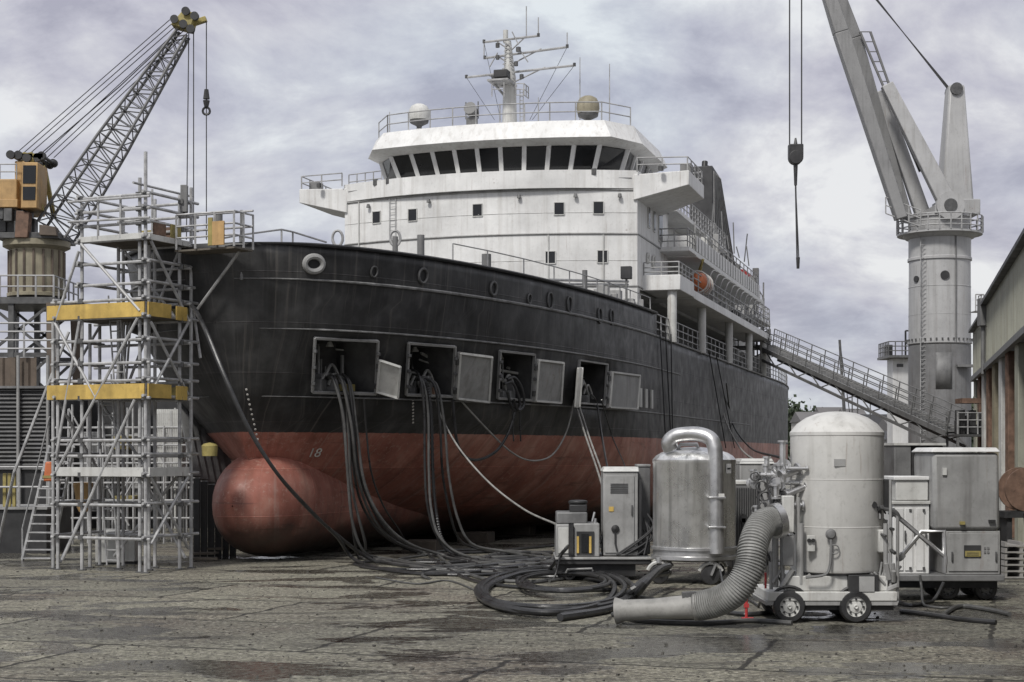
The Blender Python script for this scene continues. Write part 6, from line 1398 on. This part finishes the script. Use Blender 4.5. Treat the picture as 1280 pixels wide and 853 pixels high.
MB().hexa([Vector((X(1168), YR+.05, Z(663.5))), Vector((X(1252), YR+.05, Z(663.5))), Vector((X(1252), YR+1.8, Z(663.5))), Vector((X(1168), YR+1.8, Z(663.5)))], [Vector((X(1166), YR+.0, Z(566))), Vector((X(1249), YR+.0, Z(566))), Vector((X(1249), YR+1.8, Z(566))), Vector((X(1166), YR+1.8, Z(566)))]).build('bin', m_grey, hb_, bev=.09)
MB().hexa([Vector((X(1163), YR-.05, Z(565.5))), Vector((X(1251), YR-.05, Z(565.5))), Vector((X(1251), YR+1.85, Z(565.5))), Vector((X(1163), YR+1.85, Z(565.5)))], [Vector((X(1168), YR+.05, Z(559.5))), Vector((X(1247), YR+.05, Z(559.5))), Vector((X(1247), YR+1.7, Z(559.5))), Vector((X(1168), YR+1.7, Z(559.5)))]).build('bin_lid', m_white, hb_, bev=.03)
MB().box(X(1187), X(1249), YR+.07, YR+.1, zq+.08, Z(667)).build('cabinet_door', m_grey, hb_, bev=.008)
sg = MB().box(X(1206), X(1227), YR+.045, YR+.07, Z(697), Z(682)).build('warning_sign', m_dark, hb_)
MB().box(X(1207), X(1226.5), YR+.03, YR+.045, Z(696), Z(689)).build('sign_band', m_dullyel, sg)
mb = MB()
for k in range(2): mb.box(X(1209), X(1224), YR+.026, YR+.03, Z(694.5-k*2.4), Z(693.6-k*2.4))
mb.each('sign_line', m_dark, sg)
mb = MB()
for a, b in ((0, 0), (1, 0), (0, 1), (1, 1)): mb.box(X(1231+a*4), X(1233.5+a*4), YR+.05, YR+.07, Z(692-b*5), Z(689-b*5))
mb.each('door_dial', m_midgrey, hb_)
mb = MB(); rr = random.Random(30)
for k in range(5): mb.cyl((X(1254 + k % 2*2), YR+.3+k*.2, Z(722)), (X(1254 + k % 2*2), YR+.3+k*.2, Z(660 + k*5)), .04, n=6)
mb.each('side_pipe', m_darksteel, hb_)
wl = thing('white_locker', 'white ribbed locker with a smaller box on top beside the hopper', 'locker', (X(1143), YR+.8, Z(719)))
MB().box(X(1120), X(1166), YR+.3, YR+1.6, zq, Z(631)).build('lower_locker', m_white, wl, bev=.02)
for px in (1128, 1140, 1154): MB().box(X(px-5), X(px+5), YR+.27, YR+.3, zq+.08, Z(636)).build('locker_door', m_white, wl, bev=.01)
mb = MB()
for px in (1140, 1157):
    for py in (637, 710): mb.box(X(px), X(px+3), YR+.24, YR+.28, Z(py+3), Z(py))
mb.each('hinge', m_darksteel, wl)
MB().box(X(1118), X(1167), YR+.25, YR+1.65, Z(631), Z(627)).build('locker_top', m_offwhite, wl, bev=.01)
MB().box(X(1125), X(1166), YR+.4, YR+1.5, Z(626.5), Z(601)).build('upper_box', m_offwhite, wl, bev=.02)
MB().box(X(1122), X(1167), YR+.35, YR+1.55, Z(601), Z(596)).build('upper_lid', m_white, wl, bev=.02)
Yb2 = 52; X = lambda px, Y=Yb2: (px-640)/F*Y; Z = lambda py, Y=Yb2: H + (HOR-py)/F*Y
sk = thing('grey_skip', 'dark grey open container behind the white locker and hopper', 'container', (X(1142), Yb2, 0))
MB().box(X(1118), X(1139), Yb2, Yb2+2, 0, Z(556)).build('side_panel', m_midgrey, sk, bev=.03); MB().box(X(1140), X(1180), Yb2+.1, Yb2+2, 0, Z(557)).build('front_panel', m_dark, sk, bev=.03); MB().box(X(1117), X(1182), Yb2-.05, Yb2+2.05, Z(557)+.003, Z(554)).build('rim', m_offwhite, sk)
# clutter in front of the shed at right edge
Y6 = 48; X = lambda px, Y=Y6: (px-640)/F*Y; Z = lambda py, Y=Y6: H + (HOR-py)/F*Y
dr_ = thing('cable_drum', 'brown cable drum half hidden at the right edge of the picture', 'cable drum', (X(1282), Y6, 0))
c = Vector((X(1284), Y6, Z(612)))
for y in (0, .7): mb = MB(); mb.lathe(c + Vector((0, y, 0)), [(.3, 0), (.66, 0), (.66, .08), (.3, .08)], 26, (0, 1, 0)); mb.build('flange', m_rust, dr_)
MB().cyl(c + Vector((0, .08, 0)), c + Vector((0, .7, 0)), .38, n=20).build('core', m_brown, dr_)
MB().box(c.x-.7, c.x+.7, Y6-.1, Y6+.9, c.z-.85, c.z-.66).box(c.x-.6, c.x-.45, Y6, Y6+.8, 0, c.z-.8).box(c.x+.45, c.x+.6, Y6, Y6+.8, 0, c.z-.8).build('stand', m_dark, dr_)
fk = thing('dark_tug', 'dark low tug vehicle with a pale fender at the right edge beyond the hopper', 'tug', (X(1285), Y6-3, 0))
Y6 = 45; MB().hexa([Vector((X(1262), Y6, .35)), Vector((X(1340), Y6, .35)), Vector((X(1340), Y6+1.4, .35)), Vector((X(1262), Y6+1.4, .35))], [Vector((X(1256), Y6, 1.7)), Vector((X(1340), Y6, 1.7)), Vector((X(1340), Y6+1.4, 1.7)), Vector((X(1256), Y6+1.4, 1.7))]).build('tug_body', m_black, fk, bev=.08)
MB().tube([(X(1254), Y6-.05, 2.05), (X(1260), Y6-.05, 1.75), (X(1300), Y6-.05, 1.68)], .05, 6).build('fender', m_offwhite, fk); MB().box(X(1258), X(1300), Y6+.1, Y6+1.2, 1.7, 2.3).build('engine_clutter', m_darksteel, fk, bev=.05)
wheel(fk, (X(1285), Y6+.1, .4), .4, .25, rimmat=m_darksteel)
# boat-shaped bits: stack of pallets
pa = thing('pallet_stack', 'stack of grey pallets in front of the right shed near the hopper', 'pallets', (X(1262, 44), 44, 0))
for k in range(6): MB().box(X(1256, 43), X(1300, 43), 43, 44.1, .02+k*.17, .06+k*.17).box(X(1256, 43), X(1259, 43), 43, 44.1, .06+k*.17, .15+k*.17).box(X(1275, 43), X(1279, 43), 43, 44.1, .06+k*.17, .15+k*.17).build('pallet', m_conc, pa, smooth=False)

# ------------------------------------------------------------------ hoses
m_greyrub = M('dusty_rubber', (.085, .085, .083), .5, var=.4, scale=2.5, bump=.15)
def shellY(px, py, off=.5):
    u, z = hull_pt(px, py); q, n_ = hp(u, z, off); return s2w(q.x, q.y, q.z).y
def hose(label, pts, r_, mat, name='hose', cat='hose', group=None):
    w3 = [q if isinstance(q, Vector) else (P(*q) if len(q) == 3 else G(q[0], q[1], r_)) for q in pts]
    for i in range(len(w3)): w3[i].z = max(w3[i].z, r_)
    c = cr(w3, 8)
    for q in c: q.z = max(q.z, r_)
    t = MB().tube(c, r_, 8).build(name, mat, None); return tag(t, label, cat, group)
y1 = shellY(428, 470, -.5); y2 = shellY(530, 480, -.5); y3 = shellY(642, 480, -.5); y4 = shellY(730, 480, -.5)
def ys(px): return shellY(px, 494, .25)
def drop(seq, ya, yb):                    # out over the sill, then hanging, then easing to the ground
    n_ = len(seq); o = []
    ysill = shellY(seq[1][0], min(seq[1][1], 492), .28)
    for i, (x, y) in enumerate(seq):
        if i == 0: o.append((x, y, ya))
        else: o.append((x, y, lerp(ysill, yb, ((i-1)/(n_-2))**2.2)))
    return o
hose('long dark hose sweeping from the scaffold down across the bulb to the ground', [P(240, 382, 46.4), P(254, 408, 45.3), P(280, 470, 44.6), P(310, 535, 44.6), P(345, 590, 45.0), P(385, 635, 46.2), P(420, 668, 47.6), (470, 702), (530, 708), (600, 708), (680, 697)], .055, m_rubber)
hose('dark hose branching off at the foot of the bulb and lying along the ground', [P(243, 385, 46.3), P(257, 412, 45.2), P(283, 475, 44.5), P(313, 539, 44.5), P(348, 594, 44.9), P(388, 639, 46.1), P(421, 671, 47.5), P(441, 698, 48.4), (480, 712), (540, 718), (600, 714), (655, 706)], .055, m_rubber)
labs = ['leftmost of the hoses hanging from the first side opening', 'second of the hoses hanging from the first side opening', 'third of the hoses hanging from the first side opening', 'pale edged hose on the right of the first side opening bundle', 'thin dark hose hanging apart to the right of the first bundle']
labs += ['grey hose lying over the left edge of the first bundle', 'grey hose in the middle of the first hose bundle', 'grey hose at the right edge of the first bundle']
seqs = [[(412, 470), (419, 474), (426, 505), (432, 560), (437, 620), (444, 680), (452, 699)],
        [(424, 472), (431, 480), (437, 520), (441, 580), (452, 630), (478, 668), (520, 692)],
        [(428, 468), (436, 480), (442, 530), (449, 590), (468, 640), (500, 676), (552, 694)],
        [(426, 478), (432, 492), (436, 545), (440, 610), (456, 676), (461, 699)],
        [(455, 500), (458, 540), (464, 590), (478, 630), (497, 660), (520, 690)],
        [(410, 472), (417, 476), (429, 520), (434, 585), (440, 650), (455, 690), (480, 700)],
        [(418, 470), (427, 476), (439, 530), (446, 590), (462, 640), (490, 674), (535, 694)],
        [(430, 470), (439, 484), (447, 545), (456, 605), (478, 650), (512, 680), (560, 697)]]
for lb_, sq in zip(labs, seqs):
    yb = 6800/(max(sq[-1][1], 690)-566); hose(lb_, drop(sq, y1, yb) + [(sq[-1][0]+60, sq[-1][1]+9), (sq[-1][0]+140, sq[-1][1]+6)], .045 if 'thin' not in lb_ else .03, m_greyrub if 'grey' in lb_ or 'pale' in lb_ else m_rubber, group='hoses from the first side opening')
labs = ['left smooth hose hanging straight from the second side opening', 'ribbed hose hanging from the middle of the second side opening', 'right smooth hose hanging from the second side opening', 'pale line running from the second side opening to the generator', 'grey hose bent over the sill at the left of the second opening', 'grey hose falling at the far right of the second opening']
seqs = [[(512, 462), (524, 470), (530, 510), (531, 580), (534, 630), (545, 668), (566, 692)],
        [(518, 474), (533, 480), (539, 520), (541, 590), (545, 640), (553, 675), (572, 693)],
        [(530, 474), (543, 482), (550, 530), (553, 590), (562, 640), (574, 674), (598, 686)],
        [(545, 500), (552, 522), (575, 562), (612, 604), (655, 637), (694, 655)],
        [(510, 468), (527, 474), (535, 515), (536, 585), (539, 636), (550, 672), (580, 694)],
        [(534, 474), (547, 484), (556, 535), (561, 595), (572, 648), (590, 680), (630, 689)]]
for i, (lb_, sq) in enumerate(zip(labs, seqs)):
    yb = YG+.2 if i == 3 else 6800/(sq[-1][1]+6-566)
    rr_ = .042 if i != 1 else .06
    if i == 1:
        c = cr([P(*q) for q in drop(sq, y2, yb)], 22); mb = MB(); mb.tube(c, lambda k: .066 if k % 2 else .048, 8); tag(mb.build('hose', m_rubber), lb_, 'hose', 'hoses from the second side opening')
    else: hose(lb_, drop(sq, y2, yb) + ([] if i == 3 else [(sq[-1][0]+60, sq[-1][1]+8), (sq[-1][0]+110, sq[-1][1]+3)]), rr_ if i != 3 else .03, m_palehose if i == 3 else m_greyrub if i > 3 else m_rubber, group='hoses from the second side opening')
hose('dark cable looping below the second and third side openings', [P(x, y, lerp(ys(566), ys(646), (x-566)/80)) for x, y in ((566, 500), (572, 555), (590, 575), (618, 566), (636, 540), (646, 505))], .05, m_rubber, 'cable', 'cable')
hose('pale cable hanging in a wide curve between the second and fourth openings', [P(x, y, lerp(ys(575), ys(718), (x-575)/143)) for x, y in ((575, 500), (610, 538), (640, 566), (665, 576), (690, 569), (708, 540), (718, 500))], .032, m_palehose, 'cable', 'cable')
for i, sq in enumerate([[(630, 480), (640, 478), (647, 492), (650, 508), (644, 514), (638, 505), (634, 490)], [(634, 474), (643, 472), (652, 485), (655, 505), (648, 513), (642, 500)]]):
    hose(['outer dark hose looped over the sill of the third side opening', 'inner dark hose looped over the sill of the third side opening'][i], [P(x, y, ys(x) - .12*i) for x, y in sq], .05, m_rubber, group='hose loops at the third side opening')
for i, px in enumerate((641, 650)):
    hose(['left thin cable end dangling below the third opening', 'right thin cable end dangling below the third opening'][i], [P(px, 500, ys(px)), P(px, 530, ys(px)), P(px+1, 552, ys(px))], .025, m_rubber, 'cable', 'cable')
seqs = [[(714, 497), (720, 508), (732, 545), (748, 592), (762, 640)], [(717, 495), (724, 508), (737, 548), (753, 592), (768, 640)], [(738, 492), (746, 505), (753, 550), (760, 590), (766, 630)], [(752, 500), (765, 545), (780, 580), (786, 610)]]
for i, sq in enumerate(seqs):
    hose(['left pale hose of the pair from the fourth side opening to the cabinet', 'right pale hose of the pair from the fourth side opening to the cabinet', 'dark hose dropping from the sill of the fourth side opening', 'thin dark cable slanting down right of the fourth opening'][i], drop(sq, y4, YG+2.6), [.035, .035, .04, .025][i], [m_palehose, m_palehose, m_rubber, m_rubber][i], group='hoses from the fourth side opening')
yq = shellY(900, 500, 1.0)
for i, sq in enumerate([[(898, 470), (905, 520), (925, 560), (958, 585)], [(908, 480), (916, 530), (938, 560), (975, 572)]]):
    hose(['pale hose sagging from the ship side to the louvred unit', 'dark hose sagging from the ship side to the hooded unit'][i], drop(sq, yq, 48), .045, [m_palehose, m_rubber][i])
# runs lying on the ground
runs = [('dark hose snaking across the ground nearest the bulb', [(448, 697), (500, 706), (560, 712), (610, 706), (660, 700), (692, 703)]),
        ('dark hose rising to the left corner of the black trailer', [(540, 690), (590, 703), (640, 722), (680, 716), Vector(P(704, 690, 42.0)), Vector(P(710, 683, 42.3))]),
        ('long hose arcing in front of the ground tangle towards the coil', [(535, 693), (560, 712), (600, 728), (660, 735), (720, 738), (770, 737)]),
        ('second long hose arcing in front of the ground tangle', [(543, 691), (566, 708), (606, 724), (665, 727), (690, 724)]),
        ('dark hose lying flat at the back of the ground tangle', [(568, 691), (610, 690), (650, 686), (694, 682)]),
        ('dark hose crossing the back of the ground tangle at a slant', [(520, 703), (580, 702), (640, 692), (690, 690)]),
        ('loop of dark hose within the ground tangle', [(600, 697), (640, 690), (680, 692), (690, 700), (660, 706), (615, 703), (602, 697)]),
        ('short length of hose curled beside the black trailer', [(620, 712), (660, 708), (690, 712), (670, 718), (630, 716)]),
        ('dark hose trailing behind the ground coil', [(600, 735), (650, 722), (720, 722), (760, 728), (790, 730)]),
        ('dark hose lying along the ground before the ribbed duct', [(766, 768), (800, 776), (880, 779), (940, 776), (990, 779)]),
        ('dark hose lying under the ribbed duct', [(790, 745), (830, 752), (880, 760), (930, 768), (965, 765)]),
        ('dark cable on the ground behind the white tank trailer', [(1126, 764), (1160, 768), (1200, 774), (1245, 778)]),
        ('dark cable on the ground before the low trailer', [(1180, 768), (1200, 758), (1235, 762), (1262, 768)])]
for ri_, (lb_, q) in enumerate(runs): hose(lb_, q, .05, m_rubber if ri_ % 3 else m_greyrub, group='hoses lying on the quay')
rr = random.Random(77)
tangle = ['flat loop of hose at the far left of the ground tangle', 'flat loop of hose below the hanging ribbed hose', 'long flat hose loop reaching from the bulb to the black trailer', 'narrow hose loop lying under the generator side of the tangle', 'broad hose loop across the middle of the tangle', 'hose loop lying lowest in the tangle above the coil', 'small hose loop beside the tow handle of the black trailer', 'thin hose loop nearest the hull bottom', 'long thin hose loop stretched along the tangle']
for i, lb_ in enumerate(tangle):
    cx_, cy_, rx_, ry_ = [(500, 706, 52, 6), (560, 700, 55, 7), (575, 706, 120, 8), (650, 697, 44, 7), (610, 710, 78, 9), (615, 722, 90, 8), (672, 705, 24, 6), (600, 692, 70, 4), (640, 715, 100, 6)][i]
    a0_ = rr.uniform(0, 6); hose(lb_, [(cx_ + rx_*math.cos(a0_ + k*.42)*(1 + .12*math.sin(k*1.3+i)), cy_ + ry_*math.sin(a0_ + k*.42)*(1 + .2*math.sin(k*.9))) for k in range(rr.randint(9, 14))], rr.uniform(.036, .05), m_greyrub if i % 2 else m_rubber, group='hose loops of the ground tangle')
hose('thick hose rising from the coil to the silver tank outlet', [(700, 772), (760, 762), (790, 748), P(808, 728, 36), P(824, 712, 38.5), P(836, 708, 40.5)], .085, m_rubber)
hose('second thick hose curving from the smooth duct to the silver tank', [(780, 762), (782, 748), P(795, 734, 36.5), P(815, 720, 38.5), P(836, 716, 40.5)], .085, m_rubber)
coil = []
for k in range(90):
    a = k/90*2*math.pi*4.6; rx = 96 - 9*math.sin(a*.37+1) - k*.12; ry = 26 - 2.5*math.sin(a*.53); x = 692 + rx*math.cos(a) + 5*math.sin(a*.21); y = 741 + ry*math.sin(a); q = G(x, y, .07); q.z = .07 + .05*(k % 20 > 12) + .10*(k/90); coil.append(q)
tag(MB().tube(cr(coil, 3), .06, 8).build('hose_coil', m_rubber), 'large loose coil of black hose lying in front of the black trailer', 'hose coil')
coil = []
for k in range(50):
    a = k/50*2*math.pi*2.4; x = 706 + (62 - k*.3)*math.cos(a+1) ; y = 734 + (13 - k*.06)*math.sin(a+1); q = G(x, y, .06); q.z = .2; coil.append(q)
tag(MB().tube(cr(coil, 3), .05, 8).build('hose_coil', m_rubber), 'smaller coil of thinner hose lying on top of the large coil', 'hose coil')

# fittings on the machines
for z_ in (Z_T(600), Z_T(660)): MB().lathe((tcx, tcy, z_), [(rT, -.012), (rT*1.006, -.006), (rT*1.006, .006), (rT, .012)], 56, cap=False).build('weld_seam', m_tankw, tt)
MB().box(tcx-.24, tcx-.02, tcy-rT-.012, tcy-rT+.06, Z_T(583), Z_T(574)).build('rating_plate', m_grey, tt)
for k_, (px, py, w_, h_) in enumerate(((1178, 585, 5, 9), (1236, 650, 8, 3), (1200, 652, 6, 4))):
    MB().box((px-640)/F*YR, (px+w_-640)/F*YR, YR-.035, YR+.09, H+(HOR-py-h_)/F*YR, H+(HOR-py)/F*YR).build('rating_plate', (m_offwhite, m_dark, m_dullyel)[k_], hb_)
for px in (1190, 1245): MB().box((px-640)/F*YR, (px+2-640)/F*YR, YR+.02, YR+.07, H+(HOR-702)/F*YR, H+(HOR-690)/F*YR).build('door_handle', m_darksteel, hb_, bev=.01)
for px in (1134, 1146, 1160): MB().box((px-640)/F*YR, (px+1.5-640)/F*YR, YR+.2, YR+.27, H+(HOR-678)/F*YR, H+(HOR-664)/F*YR).build('door_handle', m_darksteel, wl, bev=.01)
MB().box((790-640)/F*YG, (792-640)/F*YG, YG+.26, YG+.32, H+(HOR-645)/F*YG, H+(HOR-632)/F*YG).build('door_handle', m_darksteel, gc, bev=.01)
for k_ in range(6): MB().box((764-640)/F*YG, (786-640)/F*YG, YG+.29, YG+.315, H+(HOR-606-k_*2.2)/F*YG, H+(HOR-605-k_*2.2)/F*YG).build('louvre', m_darksteel, gc)
MB().box((762-640)/F*YG, (768-640)/F*YG, YG+.29, YG+.315, H+(HOR-640)/F*YG, H+(HOR-634)/F*YG).build('warning_sticker', m_yellow, gc)
rr = random.Random(55)
links = ['cable slung from the white tank trailer to the silver tank', 'cable lying from the hopper trailer to the tank trailer', 'thin cable looping off the back of the silver tank castors', 'grey cable hanging over the edge of the low trailer', 'cable coming off the left end of the black trailer', 'thin cable snaking before the wheels of the tank trailer', 'grey hose lying from the coil to the ribbed duct', 'thin grey cable crossing the ground left of the coil']
paths = [[P(962, 700, 32.2), (948, 758), (930, 748), (908, 742), P(900, 712, 40.0)], [(1122, 752), (1140, 757), (1165, 752), P(1180, 728, 36.2)], [(905, 735), (925, 742), (945, 738), (960, 731)], [P(1150, 719, 36.3), P(1152, 735, 36.2), (1156, 757), (1180, 760), (1215, 757)], [P(700, 696, 42.3), (690, 726), (660, 729), (636, 724)], [(985, 786), (1020, 790), (1060, 786), (1100, 789), (1150, 782)], [(770, 764), (800, 769), (830, 772), (868, 772)], [(470, 722), (520, 730), (560, 726), (596, 739)]]
for i, lb_ in enumerate(links):
    if i == 5: continue
    hose(lb_, paths[i], (.03, .04, .025, .03, .03, .025, .05, .025)[i], m_greyrub if 'grey' in lb_ else m_rubber, 'cable' if 'cable' in lb_ else 'hose', 'cable' if 'cable' in lb_ else 'hose')
# loose grit and scraps on the quay
m_grit = M('grit_stone', (.10, .095, .085), .9, var=.5, scale=1.0)
gm = MB(); rr = random.Random(101)
for k in range(2600):
    Y = rr.uniform(23.5, 52); x = rr.uniform(-.34, .34)*Y; r_ = abs(rr.gauss(0, .011)) + .006; a = rr.uniform(0, 3)
    gm.add([(x + r_*math.cos(a+t)*rr.uniform(.7, 1.4), Y + r_*math.sin(a+t)*rr.uniform(.7, 1.4), z) for z in (0, r_*.9) for t in (0, 2.1, 4.2)], [(0, 2, 1), (3, 4, 5), (0, 1, 4, 3), (1, 2, 5, 4), (2, 0, 3, 5)])
tag(gm.build('loose_grit', m_grit, None, smooth=False), 'loose grit and small stones scattered over the quay surface', 'grit', kind='stuff')
